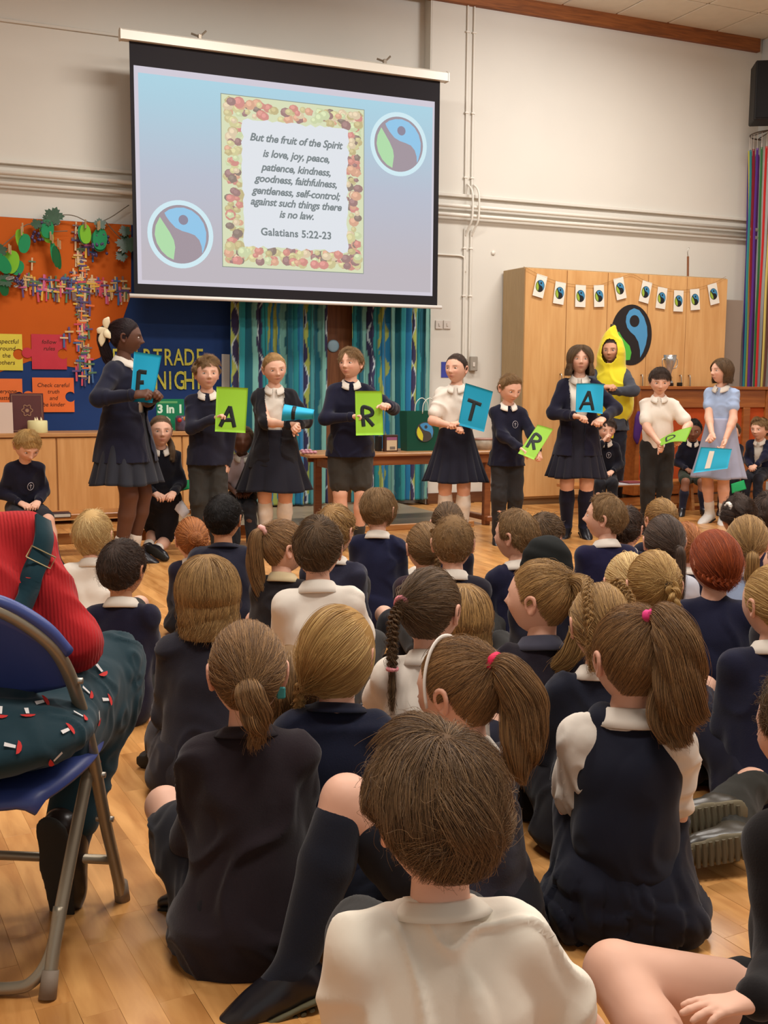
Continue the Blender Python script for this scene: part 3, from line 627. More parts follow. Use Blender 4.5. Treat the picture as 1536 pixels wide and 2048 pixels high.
for k in range(8): b.tube([(0, 0, mz + .06), (.23 * math.cos(k * math.pi / 4), .23 * math.sin(k * math.pi / 4), mz)], .005, 6)
b.build('crown_ring', mat('ring_metal', (96, 84, 74), .5, None, 0, .5, .4), may, True)
rc = [(96, 50, 140), (60, 120, 70), (200, 40, 40), (222, 200, 110), (92, 54, 44), (236, 150, 170), (90, 30, 110), (84, 110, 140), (190, 40, 40), (226, 120, 50), (80, 60, 150), (226, 214, 90), (60, 150, 150), (150, 34, 50)]
for k in range(28):
    t = 2 * math.pi * k / 28 + .1; x, y = .23 * math.cos(t), .23 * math.sin(t); x2, y2 = x * .75 + .02 * math.sin(k * 3), y * .7
    b = MB(); b.tube([(x, y, mz), (x, y, mz - .17)], .003, 5); 
    ribz = np.linspace(mz - .15, .62 + .05 * (k % 3), 14); P_ = [(x + (x2 - x) * (i / 13) ** .7 + .004 * math.sin(i + k), y + (y2 - y) * (i / 13), z) for i, z in enumerate(ribz)]
    rb = MB(); rb.tube(P_, .0155, 4, True, None, .12, up=(-math.sin(t) * 0 + 1e-3, 1, 0)); tag(rb.build('ribbon', mat('ribbon_%d' % (k % 14), rc[k % 14], .5, spec=.5), may), '%s ribbon' % ['purple', 'green', 'red', 'cream', 'brown', 'pink', 'violet', 'blue-grey', 'scarlet', 'orange', 'indigo', 'yellow', 'turquoise', 'crimson'][k % 14])
    b.build('ribbon_cord', mat('cord_white', (200, 190, 180), .6), may)

# ---------------------------------------------------------------- low cabinets on the left
lcab = wood('cabinet_beech', (196, 142, 84), (212, 160, 102), .45, 'Z', 2.2, .35, 10)
YC = 8.7; top = .715
low = empty('low_cabinet', (1.0, YC, 0), 'long low beech cabinet with plain doors under the display board', 'cabinet')
xe = ony(463, 900, YC)[0]
b = MB(); b.box((-2.2 - 1.0, .02, .03), (xe - 1.0, WL - YC - .04, top - .03)); b.build('carcass', lcab, low)
b = MB(); b.box((-2.2 - 1.0, -.012, top - .03), (xe - 1.0 + .01, WL - YC - .031, top), bev=.004); b.build('worktop', wood('worktop', (176, 126, 76), (196, 146, 94), .4, 'X'), low)
e0 = ony(113, 900, YC)[0]; wd_ = .49
for k in range(-5, 4):
    a = e0 - 1.0 + .006 + k * wd_; c_ = min(a + wd_ - .012, xe - 1.005)
    if c_ - a < .1: continue
    b = MB(); b.box((a, 0, .06), (c_, .019, top - .04), bev=.003); d_ = b.build('door', lcab, low)
    b = MB(); b.box((a + .002 if k % 2 else c_ - .014, -.006, .07), (a + .014 if k % 2 else c_ - .002, .001, top - .05), bev=.002); b.build('edge_grip', mat('grip_brown', (120, 84, 50), .5), d_)
# book, candle, papers, catalogue on the worktop
p = ony(57, 862, 8.86)
bk = empty('large_book', (p[0], 8.9, top), 'dark red leather-bound book standing open-faced with a gold crest', 'book')
hb, wb = .305, .25
b = MB(); b.box((-wb / 2, 0, 0), (wb / 2, .035, hb), bev=.003); b.build('cover', mat('maroon_leather', (84, 40, 38), .5, ('noise', 150, .2, .001), .06), bk)
b = MB(); g_ = mat('gold_tooling', (150, 112, 84), .4)
for (a, c_) in (((-wb / 2 + .012, .012), (wb / 2 - .012, .015)), ((-wb / 2 + .012, hb - .015), (wb / 2 - .012, hb - .012)), ((-wb / 2 + .012, .012), (-wb / 2 + .015, hb - .012)), ((wb / 2 - .015, .012), (wb / 2 - .012, hb - .012))): b.box((a[0], -.001, a[1]), (c_[0], .0005, c_[1]))
b.build('border_line', g_, bk)
b = MB(); b.tube([(.035 * math.cos(t) * (1 + .18 * math.cos(6 * t)), -.0005, .17 + .04 * math.sin(t) * (1 + .18 * math.cos(6 * t))) for t in np.linspace(0, 2 * math.pi, 50)], .004, 6); b.prism(circle(14, .014), (0, -.001, .17), (1, 0, 0), (0, 0, 1), (0, -.001, 0)); b.build('crest', g_, bk)
bk.rotation_euler = (-.1, 0, 0)
p = ony(76, 862, 8.78); ca = empty('candle', (p[0], 8.8, top), 'wide cream three-wick candle beside the dark red book', 'candle')
b = MB(); b.lathe([(0, 0), (.072, 0), (.075, .004), (.075, .09), (.070, .095), (.06, .09), (0, .088)], seg=32); b.build('wax', mat('wax', (224, 216, 160), .5, sss=0), ca, True)
for (x, y) in ((-.02, -.02), (.025, -.01), (0, .03)):
    b = MB(); b.tube(cr([(x, y, .088), (x + .002, y, .1), (x, y, .122)], 6), [.005, .008, .009, .007, .004, .001], 8); b.build('flame', mat('flame_plastic', (236, 220, 180), .4), ca, True)
p = ony(-12, 880, 8.8); b = MB(); b.box((-.09, 0, 0), (.09, .004, .235)); o = b.build('paper_sheet', mat('pinkish_paper', (206, 184, 168), .8)); o.location = (ony(0, 800, 8.8)[0] + .0, 8.8, top - .0); o.rotation_euler = (-.06, 0, 0); tag(o, 'pale pink sheet of paper at the left edge beside the book', 'paper')
p = ony(344, 862, 8.95); o3 = empty('green_catalogue', (p[0], 9.0, top), 'green booklet with 3 in 1 lettering on the cabinet', 'booklet'); h3 = ony(344, 798, 9.0)[2] - top
b = MB(); b.box((-.115, 0, 0), (.115, .008, h3)); b.build('cover', mat('green_cover', (16, 118, 78), .5), o3)
text('cover_text', '3 in 1', .095, mat('text_white', (206, 230, 208), .7), o3, (0, -.002, h3 - .085), (math.pi / 2, 0, 0), bold=.004)
b = MB(); b.box((-.09, -.001, h3 - .035), (.06, .0, h3 - .018)); b.build('top_line', mat('line_green', (96, 160, 100), .7), o3)
b = MB(); b.prism([(-.07, .02), (-.035, .0), (-.005, .02), (.0, .09), (-.03, .115), (-.06, .10), (-.075, .06)], (0, -.0005, 0), (1, 0, 0), (0, 0, 1), (0, -.001, 0)); b.build('pale_shape', mat('pale_shape', (186, 178, 158), .7), o3)
p = ony(362, 862, 8.9); j = empty('sweet_jar', (p[0] + .0, 8.86, top), 'dark jar of red and orange items beside the green booklet', 'jar')
b = MB(); b.lathe([(0, 0), (.05, 0), (.056, .01), (.056, .10), (.045, .125), (0, .125)], seg=24); b.build('jar_body', mat('jar_dark', (78, 70, 86), .3, None, .35, .5, vscale=25), j, True)
for i, (x, z, c) in enumerate(((-.03, .09, (176, 44, 44)), (.015, .1, (206, 140, 72)), (.042, .09, (190, 186, 150)))):
    b = MB(); b.lathe([(.001, -.02), (.016, -.012), (.02, 0), (.016, .012), (.001, .02)], (x, -.045, z), 12); b.build('sweet', mat('sweet_%d' % i, c, .4), j, True)

# ---------------------------------------------------------------- table, gift bag and goods
tw = wood('table_wood', (126, 72, 40), (156, 96, 56), .35, 'X', 2.5); twt = wood('table_top', (168, 118, 76), (186, 136, 92), .3, 'X', 2.5)
TX0, TX1, TY0, TY1, TZ = ony(616, 905, 7.56)[0], ony(1003, 905, 7.56)[0], 7.5, 8.0, .59
tb = empty('table', (TX0, TY0, 0), 'low brown wooden table carrying the green gift bag', 'table')
L = TX1 - TX0; D = TY1 - TY0
b = MB(); b.box((-.02, -.03, TZ - .022), (L + .02, D + .03, TZ), bev=.004); b.build('tabletop', twt, tb)
b = MB(); b.box((.15, .0, TZ - .09), (L - .02, .022, TZ - .022), bev=.003); b.box((.15, D - .022, TZ - .09), (L - .02, D, TZ - .022), bev=.003); b.build('apron', tw, tb)
for X in (.22, L - .14):
    for y in (.02, D - .07):
        b = MB(); b.box((X - .027, y, .0), (X + .027, y + .05, TZ - .022), bev=.004); b.build('leg', tw, tb)
    b = MB(); b.box((X - .026, -.03, .035), (X + .026, D + .03, .075), bev=.006); b.build('foot_rail', tw, tb)
    b = MB(); b.box((X - .02, .04, TZ - .12), (X + .02, D - .04, TZ - .05), bev=.004); b.build('cross_rail', tw, tb)
p0 = ony(812, 905, 7.7); p1 = ony(880, 822, 7.7); bw, bh = p1[0] - p0[0] + .06, p1[2] - TZ
bg = empty('gift_bag', (p0[0], 7.68, TZ), 'dark green paper gift bag with a round logo on the table', 'bag')
gm = mat('bag_green', (14, 74, 56), .5, None, .05)
b = MB(); V_ = [(0, 0, 0), (bw, 0, 0), (bw, .12, 0), (0, .12, 0), (-.01, -.01, bh), (bw + .01, -.01, bh), (bw + .01, .13, bh), (-.01, .13, bh)]
b.add(V_, [(0, 3, 2, 1), (0, 1, 5, 4), (1, 2, 6, 5), (2, 3, 7, 6), (3, 0, 4, 7)]); o = b.build('bag_body', gm, bg); md = o.modifiers.new('s', 'SOLIDIFY'); md.thickness = .003
for y in (-.012, .128):
    b = MB(); b.tube(cr([(bw * .35, y, bh - .02), (bw * .38, y, bh + .06), (bw * .52, y, bh + .1), (bw * .66, y, bh + .06), (bw * .69, y, bh - .02)], 20), .004, 6); b.build('handle', mat('rope_white', (206, 210, 196), .7), bg, True)
lo = MB(); r_ = .078; px_, pz_ = bw * .42, bh * .48
lo.prism([(px_ + u * r_, pz_ + v * r_) for u, v in circle(30)], (0, -.009, 0), (1, 0, 0), (0, 0, 1), (0, -.001, 0), lin((70, 66, 60))[:3])
for key, c in (('blue', (70, 140, 190)), ('leaf', (206, 200, 50)), ('dot', (60, 60, 62))): lo.prism([(px_ + u * r_, pz_ + v * r_) for u, v in LOGO[key]], (0, -.0102 if key != 'dot' else -.0108, 0), (1, 0, 0), (0, 0, 1), (0, -.0006, 0), lin(c)[:3])
lo.build('logo', mat('bag_logo', (255, 255, 255), .6, attr='tint'), bg, colors=True)
p = ony(787, 903, 7.62); b = MB(); b.box((-.055, 0, 0), (.055, .05, .13), bev=.003); bx = b.build('chocolate_box', mat('box_brown', (70, 44, 34), .5)); bx.location = (p[0], 7.66, TZ); tag(bx, 'small brown box with a cream label on the table', 'box')
b = MB(); b.box((-.04, -.002, .01), (.045, .0, .11)); b.build('label', mat('cream_label', (206, 184, 150), .6), bx)
b = MB(); b.box((-.04, -.003, .09), (.045, -.001, .112)); b.build('label_band', mat('purple_band', (140, 84, 120), .6), bx)
b = MB(); b.box((-.014, -.003, .018), (.03, -.001, .04)); b.build('label_print', mat('print_grey', (120, 108, 96), .6), bx)
p = ony(767, 903, 7.66); b = MB(); b.box((0, 0, 0), (.035, .07, .12), bev=.004); o = b.build('dark_packet', mat('dark_packet', (34, 28, 24), .5)); o.location = (p[0] - .02, 7.72, TZ); tag(o, 'dark upright packet beside the brown box on the table', 'packet')
p = ony(972, 893, 7.66); j = empty('tub', (p[0], 7.7, TZ), 'clear tub of pale sweets on the right of the table', 'tub')
b = MB(); b.lathe([(0, 0), (.065, 0), (.075, .08), (.072, .082), (.0, .07)], seg=24); b.build('tub_body', mat('tub_plastic', (170, 158, 140), .3, None, .2, .5, vscale=20), j, True)
b = MB(); b.lathe([(0, .08), (.078, .08), (.078, .092), (0, .094)], seg=24); b.build('lid', mat('tub_lid', (160, 124, 112), .4), j, True)
p = ony(580, 900, 7.7); b = MB()
for k in range(7): b.lathe([(.001, -.012), (.016, -.006), (.016, .006), (.001, .012)], (.03 * (k % 4) - .04, .03 * (k // 4), .012 + .012 * (k // 4)), 8)
o = b.build('sweets', mat('pink_sweets', (196, 140, 150), .5, None, .2), None, True); o.location = (TX0 + .02, 7.6, TZ); tag(o, 'few pink wrapped sweets at the left end of the table', 'sweets'); o['kind'] = 'stuff'

# ---------------------------------------------------------------- piano
pw = wood('piano_wood', (138, 76, 32), (164, 96, 44), .3, 'X', 2.0); PY = 8.2; a = ony(1275, 772, PY); PT = a[2]
pi_ = empty('piano', (a[0], PY, 0), 'upright brown piano with an orange cloth back panel', 'piano')
b = MB(); b.box((-.02, -.02, PT - .03), (1.6, .38, PT), bev=.005); b.build('lid', pw, pi_)
b = MB(); b.box((0, 0, .1), (.05, .36, PT - .03), bev=.004); b.build('side_panel', pw, pi_)
b = MB(); b.box((1.52, 0, .1), (1.57, .36, PT - .03), bev=.004); b.build('side_panel', pw, pi_)
b = MB(); b.box((.05, .01, PT - .2), (1.52, .36, PT - .03), bev=.004); b.build('top_rail', pw, pi_)
b = MB(); b.box((.05, .03, .2), (1.52, .34, PT - .2)); b.build('cloth_back', mat('orange_cloth', (178, 72, 26), .9, ('noise', 200, .2, .001), .06), pi_)
b = MB(); b.box((.05, .0, .1), (1.52, .36, .2), bev=.004); b.build('base_rail', pw, pi_)
for X in (.3, 1.25):
    b = MB(); b.box((X, .0, .2), (X + .08, .035, PT - .2), bev=.004); b.build('back_post', pw, pi_)
for X in (.03, 1.5):
    b = MB(); b.lathe([(0, 0), (.03, 0), (.03, .1), (0, .1)], (X, .2, 0), 12); b.build('caster', mat('caster', (60, 50, 40), .4), pi_)
p = ony(1342, 770, 8.35); tr = empty('trophy', (p[0], 8.38, PT), 'small silver two-handled trophy cup on the piano', 'trophy'); hh = ony(1342, 710, 8.38)[2] - PT
b = MB(); b.lathe([(0, 0), (.035, 0), (.035, .05), (.03, .052), (.008, .06), (.01, .09), (.03, hh * .55), (.055, hh * .8), (.062, hh), (.058, hh), (.05, hh * .8), (.0, hh * .55)], seg=24); b.build('cup', mat('silver', (188, 188, 186), .25, None, 0, .5, .8), tr, True)
b = MB()
for s in (-1, 1): b.tube(cr([(s * .05, 0, hh * .9), (s * .085, 0, hh * .85), (s * .08, 0, hh * .62), (s * .035, 0, hh * .55)], 12), .004, 6)
b.build('handle', mat('silver', (188, 188, 186), .25, None, 0, .5, .8), tr, True)
b = MB(); b.lathe([(0, 0), (.042, 0), (.042, .03), (0, .03)], seg=20); b.build('base', mat('base_black', (40, 24, 18), .3), tr)
p = ony(1355, 770, 8.3); b = MB(); b.box((-.02, 0, 0), (.02, .04, .035), bev=.004); o = b.build('black_box', mat('small_black', (24, 20, 18), .4)); o.location = (p[0], 8.25, PT); tag(o, 'tiny black box on the piano beside the trophy', 'box')
p = ony(1264, 845, 8.12); b = MB(); b.tube(cr([(0, 0, .1), (.01, 0, 0), (-.01, 0, -.12), (.0, 0, -.2)], 12), np.array([.01, .03, .045, .05, .05, .05, .045, .04, .04, .03, .02, .01]), 10, flat=.4)
o = b.build('purple_bag', mat('purple_cloth', (74, 36, 110), .7), None, True); o.location = (a[0] - .01, PY - .04, p[2]); tag(o, 'purple cloth bag hanging at the left end of the piano', 'bag')
# ---------------------------------------------------------------- benches
bwd = wood('bench_wood', (170, 108, 52), (194, 132, 74), .35, 'X', 2.5)
def bench(x0, x1, y0, lab, z=.27, d=.24):
    e = empty('bench', ((x0 + x1) / 2, y0, 0), lab, 'bench', 'long wooden gym benches'); L = (x1 - x0) / 2
    b = MB(); b.box((-L, 0, z - .03), (L, d, z), bev=.006); b.build('seat', bwd, e)
    b = MB(); b.box((-L + .05, d / 2 - .015, .06), (L - .05, d / 2 + .015, .13), bev=.004); b.build('rail', bwd, e)
    for X in (-L + .25, L - .25) if L < 1.2 else (-L + .25, 0, L - .25):
        b = MB(); b.prism([(.01, 0), (d - .01, 0), (d - .05, z - .03), (.05, z - .03)], (X - .015, 0, 0), (0, 1, 0), (0, 0, 1), (.03, 0, 0)); b.build('leg', bwd, e)
    return e
bench(.25, 2.25, 7.12, 'wooden gym bench on the left with pupils sitting on it')
bench(5.1, 7.7, 7.72, 'wooden gym bench on the right in front of the piano')
# ================================================================== FIGURES: implicit surfaces meshed with surface nets
def smin(a, b, k):
    h = np.maximum(k - np.abs(a - b), 0) / k; return np.minimum(a, b) - h * h * k * .25
class SDF:
    """prims: round cones (a, b, ra, rb) optionally squashed along n by factor q, blended with k"""
    def __init__(s): s.p = []
    def cone(s, a, b, ra, rb, k=.02, n=None, q=1.0): s.p.append((np.asarray(a, float), np.asarray(b, float), ra, rb, k, None if n is None else unit(n), q)); return s
    def chain(s, P, R, k=.02, n=None, q=1.0, res=None, k0=None):
        P = np.asarray(P, float); R = np.asarray(R, float)
        if res: A = cr(np.hstack([P, R[:, None]]), res); P, R = A[:, :3], A[:, 3]
        for i in range(len(P) - 1): s.cone(P[i], P[i + 1], R[i], R[i + 1], (k0 if (k0 is not None and i == 0) else (.006 if i else k)) if res else k, n, q)
        return s
    def mesh(s, vox):
        lo = np.min([np.minimum(a - ra, b - rb) for a, b, ra, rb, *_ in s.p], 0) - vox * 2.5; hi = np.max([np.maximum(a + ra, b + rb) for a, b, ra, rb, *_ in s.p], 0) + vox * 2.5
        n = np.ceil((hi - lo) / vox).astype(int) + 1; ax = [lo[i] + vox * np.arange(n[i]) for i in range(3)]
        D = np.full(n, .5, dtype=np.float32)
        for a, b, ra, rb, k, nn, q in s.p:
            m = k + vox * 2; l = np.minimum(a - ra, b - rb) - m; h = np.maximum(a + ra, b + rb) + m
            i0 = np.maximum(((l - lo) / vox).astype(int), 0); i1 = np.minimum(((h - lo) / vox).astype(int) + 2, n)
            X = ax[0][i0[0]:i1[0]][:, None, None]; Y = ax[1][i0[1]:i1[1]][None, :, None]; Z = ax[2][i0[2]:i1[2]][None, None, :]
            X, Y, Z = X - a[0], Y - a[1], Z - a[2]; ba = b - a
            if nn is not None and q != 1.0:
                w_ = (X * nn[0] + Y * nn[1] + Z * nn[2]) * (1 / q - 1); X = X + w_ * nn[0]; Y = Y + w_ * nn[1]; Z = Z + w_ * nn[2]; ba = ba + nn * (ba @ nn) * (1 / q - 1)
            L2 = max(float(ba @ ba), 1e-12); t = np.clip((X * ba[0] + Y * ba[1] + Z * ba[2]) / L2, 0, 1)
            d = np.sqrt((X - t * ba[0]) ** 2 + (Y - t * ba[1]) ** 2 + (Z - t * ba[2]) ** 2) - (ra + (rb - ra) * t)
            if nn is not None and q != 1.0: d = d * (.5 + .5 * q)
            sl_ = (slice(i0[0], i1[0]), slice(i0[1], i1[1]), slice(i0[2], i1[2])); D[sl_] = smin(D[sl_], d.astype(np.float32), k)
        return nets(D, lo, vox)
def nets(D, lo, vox):
    S = D < 0; nx, ny, nz = D.shape
    c = [S[i:nx - 1 + i, j:ny - 1 + j, k:nz - 1 + k] for i in (0, 1) for j in (0, 1) for k in (0, 1)]
    tot = sum(q.astype(np.int8) for q in c); act = (tot > 0) & (tot < 8); I = np.argwhere(act); idx = np.full(act.shape, -1, dtype=np.int32); idx[act] = np.arange(len(I))
    acc = np.zeros((len(I), 3)); cnt = np.zeros(len(I)); cor = [(i, j, k) for i in (0, 1) for j in (0, 1) for k in (0, 1)]
    val = [D[I[:, 0] + a, I[:, 1] + b_, I[:, 2] + c_] for a, b_, c_ in cor]
    for u in range(8):
        for v in range(u + 1, 8):
            if sum(abs(cor[u][q] - cor[v][q]) for q in range(3)) != 1: continue
            m = (val[u] < 0) != (val[v] < 0); t = val[u][m] / (val[u][m] - val[v][m]); a = np.array(cor[u], float); b_ = np.array(cor[v], float)
            acc[m] += a + (b_ - a) * t[:, None]; cnt[m] += 1
    V = (I + acc / cnt[:, None]) * vox + lo; F = []
    for ax in range(3):
        s0 = [slice(None)] * 3; s1 = [slice(None)] * 3; s0[ax] = slice(0, -1); s1[ax] = slice(1, None)
        e = S[tuple(s0)] != S[tuple(s1)]; E_ = np.argwhere(e); o1, o2 = [(1, 2), (2, 0), (0, 1)][ax]
        E_ = E_[(E_[:, o1] > 0) & (E_[:, o2] > 0)]
        ins = S[E_[:, 0], E_[:, 1], E_[:, 2]]; q = []
        for d1, d2 in ((1, 1), (0, 1), (0, 0), (1, 0)):
            J = E_.copy(); J[:, o1] -= d1; J[:, o2] -= d2; q.append(idx[np.minimum(J[:, 0], nx - 2), np.minimum(J[:, 1], ny - 2), np.minimum(J[:, 2], nz - 2)])
        Q = np.stack(q, 1); Q[~ins] = Q[~ins][:, ::-1]; F.append(Q)
    F = np.vstack(F); F = F[(F >= 0).all(1)]
    # light smoothing
    for _ in range(2):
        A = np.zeros_like(V); n = np.zeros(len(V))
        for i, j in ((0, 1), (1, 2), (2, 3), (3, 0)):
            np.add.at(A, F[:, i], V[F[:, j]]); np.add.at(A, F[:, j], V[F[:, i]]); np.add.at(n, F[:, i], 1); np.add.at(n, F[:, j], 1)
        V = V * .6 + .4 * A / np.maximum(n, 1)[:, None]
    return V, F
def normals(V, F):
    N = np.zeros_like(V); n = np.cross(V[F[:, 2]] - V[F[:, 0]], V[F[:, 3]] - V[F[:, 1]])
    for i in range(4): np.add.at(N, F[:, i], n)
    return N / (np.linalg.norm(N, axis=1)[:, None] + 1e-12)
def join(parts):
    V = []; F = []; n = 0
    for v, f in parts: V.append(v); F.append(np.asarray(f) + n); n += len(v)
    return np.vstack(V), np.vstack(F)
def cloth_folds(V, F, amp, seed, freq=9.0):
    N = normals(V, F); P = V * freq + seed * 3.7; w_ = np.stack([vnoise(P * .7 + 11), vnoise(P * .7 + 31), vnoise(P * .7 + 57)], 1)
    a = 1 - np.abs(vnoise((P + w_ * 1.6) * np.array([1.1, 1.1, .55]))) * 2.6; b_ = vnoise((P * 2.3 + w_) * np.array([1, 1, .6]))
    return V + N * np.maximum(amp * (.75 * np.clip(a, -.6, 1) + .35 * b_ - .1), -.0025)[:, None]
# ------------------------------------------------------------------ head
def head_surf(d, face=True):
    """unit directions (x right, y front, z up) -> head surface points, metres, child head 0.21 tall"""
    x, y, z = d[:, 0] * .0765, d[:, 1] * .094, d[:, 2] * .1045
    dn = np.clip(-z / .1, 0, 1); f = np.clip(y / .09, -1, 1)
    x = x * (1 - .30 * dn ** 1.8 * (.55 + .45 * (f > 0) * f + .2)); back = np.clip(-f, 0, 1)
    y = y * (1 - .40 * back * dn ** 1.2) - .0 + .004 * dn * (f > 0)
    x = x * (1 + .03 * np.exp(-((z - .04) / .04) ** 2))
    y = np.where(y > 0, y * (.97 - .05 * np.exp(-(np.abs(x) / .03) ** 2) * 0), y)
    if face:
        fr = (y > .02)
        g = lambda cx, cz, sx, sz: np.exp(-(((np.abs(x) if cx > 0 else x) - cx) / sx) ** 2 - ((z - cz) / sz) ** 2) * fr
        y = y + .019 * g(0, -.024, .0105, .0105) + .010 * g(0, -.006, .008, .018) + .005 * g(.011, -.028, .006, .006)
        y = y - .0075 * g(.031, .002, .015, .010) + .004 * g(.030, .022, .02, .007) + .005 * g(.040, -.026, .018, .018)
        y = y + .0065 * g(0, -.0515, .019, .0055) + .006 * g(0, -.060, .015, .005) - .004 * g(0, -.056, .021, .0022) + .006 * g(0, -.083, .018, .012) - .003 * g(0, -.070, .018, .005)
    return np.stack([x, y, z], 1)
def head_grid(nl, nm):
    th = np.linspace(0.0001, math.pi - .0001, nl); ph = np.linspace(0, 2 * math.pi, nm, endpoint=False)
    # longitude lines packed toward the face
    ph = ph + .35 * np.sin(ph); T, P_ = np.meshgrid(th, ph, indexing='ij')
    d = np.stack([np.sin(T) * np.sin(P_) * -1, -np.sin(T) * np.cos(P_), np.cos(T)], -1).reshape(-1, 3)
    I = np.arange(nl * nm).reshape(nl, nm); J = np.roll(I, -1, 1); F = np.stack([I[:-1], I[1:], J[1:], J[:-1]], -1).reshape(-1, 4); return d, F
HG = {k: head_grid(*k) for k in ((26, 32), (64, 80))}
def hairline(d, low=0.0):
    az = np.degrees(np.arctan2(np.abs(d[:, 0]), d[:, 1])); zl = np.interp(az, [0, 30, 52, 66, 78, 86, 100, 112, 135, 180], [.66, .63, .48, .30, -.05, -.12, .10, -.30, -.62, -.66]); return d[:, 2] - zl + low
# ear (right-hand +x side), precomputed
_e = SDF(); ep = [(.0, .010, -.018), (.004, .014, -.006), (.007, .013, .010), (.010, .002, .020), (.012, -.010, .018), (.012, -.014, .004), (.009, -.011, -.010), (.004, -.003, -.022), (.002, .004, -.024)]
_e.chain([(a, b, c) for a, b, c in ep], [.0035, .003, .0035, .0038, .0038, .0036, .0034, .005, .004], .003, res=16); _e.cone((.001, .002, .004), (.002, -.002, -.008), .011, .009, .006, n=(1, 0, 0), q=.35)
EAR = _e.mesh(.0021)
_e2 = _e.mesh(.0035); EARL = _e2
# ------------------------------------------------------------------ hands: local frame x = across (index side +), y = toward the fingers, z = back of the hand
def make_hand(curl, spread=.12, thumb=.5, vox=.0034, tc=.4):
    s = SDF(); s.cone((0, -.035, 0), (0, .0, 0), .021, .024, .012, n=(0, 0, 1), q=.72)
    kn = [(.024, .052), (.009, .057), (-.007, .054), (-.021, .046)]; ln = [.046, .052, .048, .036]; rd = [.0080, .0082, .0078, .0068]
    for i in range(4):
        kx, ky = kn[i]; s.cone((kx * .55, .0, 0), (kx, ky, .0), .012, .0098, .012, n=(0, 0, 1), q=.85)
        a = (curl[i] if np.ndim(curl) else curl); sp = spread * (1.4 - i * .95); p = np.array([kx, ky, 0.0]); P_ = [p]; ang_ = 0
        for j, fr in enumerate((.45, .32, .25)):
            ang_ += a * (.75 if j == 0 else 1.0); dv = np.array([math.sin(sp) * math.cos(ang_), math.cos(sp) * math.cos(ang_), -math.sin(ang_)]); p = p + dv * ln[i] * fr * 1.05; P_.append(p)
        r = rd[i]; s.cone(P_[0], P_[1], r * 1.08, r, .003); s.cone(P_[1], P_[2], r, r * .93, .002); s.cone(P_[2], P_[3], r * .93, r * .78, .002)
    t0 = np.array([.016, -.006, -.004]); t1 = np.array([.034, .018, -.012]); t2 = t1 + np.array([.014 * math.cos(tc), .022, -.016 * math.sin(thumb)]); t3 = t2 + np.array([.001, .020, -.014 * math.sin(thumb + .3)])
    s.cone(t0, t1, .0135, .0105, .010); s.cone(t1, t2, .0100, .0088, .003); s.cone(t2, t3, .0088, .0070, .002)
    return s.mesh(vox)
HANDS = {'relaxed': make_hand([.30, .36, .42, .48]), 'grip': make_hand([1.0, 1.1, 1.15, 1.2], .04, 1.0), 'flat': make_hand([.12, .12, .16, .2], .16, .2), 'curl': make_hand([.6, .68, .75, .8], .06, .6)}
# ------------------------------------------------------------------ skeleton helpers
def fdir(a): a = math.radians(a); return np.array([math.sin(a), math.cos(a), 0.0])
def rdir(a): a = math.radians(a); return np.array([math.cos(a), -math.sin(a), 0.0])
def ik(S, T, l1, l2, hint):
    S, T = np.asarray(S, float), np.asarray(T, float); d = T - S; L = np.linalg.norm(d); L_ = min(L, (l1 + l2) * .985); u = d / (L + 1e-9); T2 = S + u * L_
    a = (l1 * l1 - l2 * l2 + L_ * L_) / (2 * L_); h = math.sqrt(max(l1 * l1 - a * a, 0)); hv = np.asarray(hint, float); hv = hv - u * (hv @ u); hv = unit(hv)
    return S + u * a + hv * h, T2
def frame(y, z):
    y = unit(y); z = np.asarray(z, float); z = unit(z - y * (z @ y)); x = np.cross(y, z); return np.stack([x, y, z], 1)
def skin_mat(c): return mat('skin', c, .55, ('noise', 60, .06, .001), .03, .35, sss=0.0, attr='tint', sheen=.05)
def fabric(c, kind='knit', name=None):
    if kind == 'knit': return mat(name or 'knit_fabric', c, .95, ('noise', 260, .35, .0015), .10, .12, sheen=.15, vscale=14)
    if kind == 'polo': return mat(name or 'cotton_fabric', c, .85, ('noise', 30, .16, .004), .02, .2, sheen=.1)
    if kind == 'cable': return mat(name or 'cable_knit', c, .9, ('wave', 46, .4, .003), .12, .15, sheen=.05)
    return mat(name or 'woven_fabric', c, .85, ('noise', 60, .15, .002), .05, .2, sheen=.1)
NAVY, NAVY2, BLK, GREY, WHT = (26, 25, 40), (36, 32, 46), (24, 22, 27), (50, 48, 46), (226, 216, 202)
BROWNNAVY, CHAR = (34, 27, 33), (40, 40, 50)
SKIN, SKINL, SKIND, SKINM = (224, 174, 148), (234, 188, 162), (92, 58, 42), (196, 140, 104)
HC = {'blond': ((206, 170, 106), (150, 112, 62)), 'dblond': ((190, 150, 92), (120, 90, 54)), 'lbrown': ((164, 128, 84), (104, 78, 48)), 'brown': ((118, 90, 60), (70, 52, 34)), 'dbrown': ((84, 62, 48), (44, 33, 27)), 'tousled': ((150, 116, 78), (80, 58, 38)), 'ash': ((104, 82, 66), (58, 46, 40)), 'black': ((34, 26, 22), (16, 12, 11)), 'ginger': ((178, 84, 36), (110, 46, 20)), 'mixed': ((176, 134, 86), (92, 66, 42)), 'plum': ((60, 34, 38), (26, 18, 18)), 'pale': ((224, 198, 140), (176, 140, 90)), 'reddish': ((200, 130, 72), (140, 84, 44))}
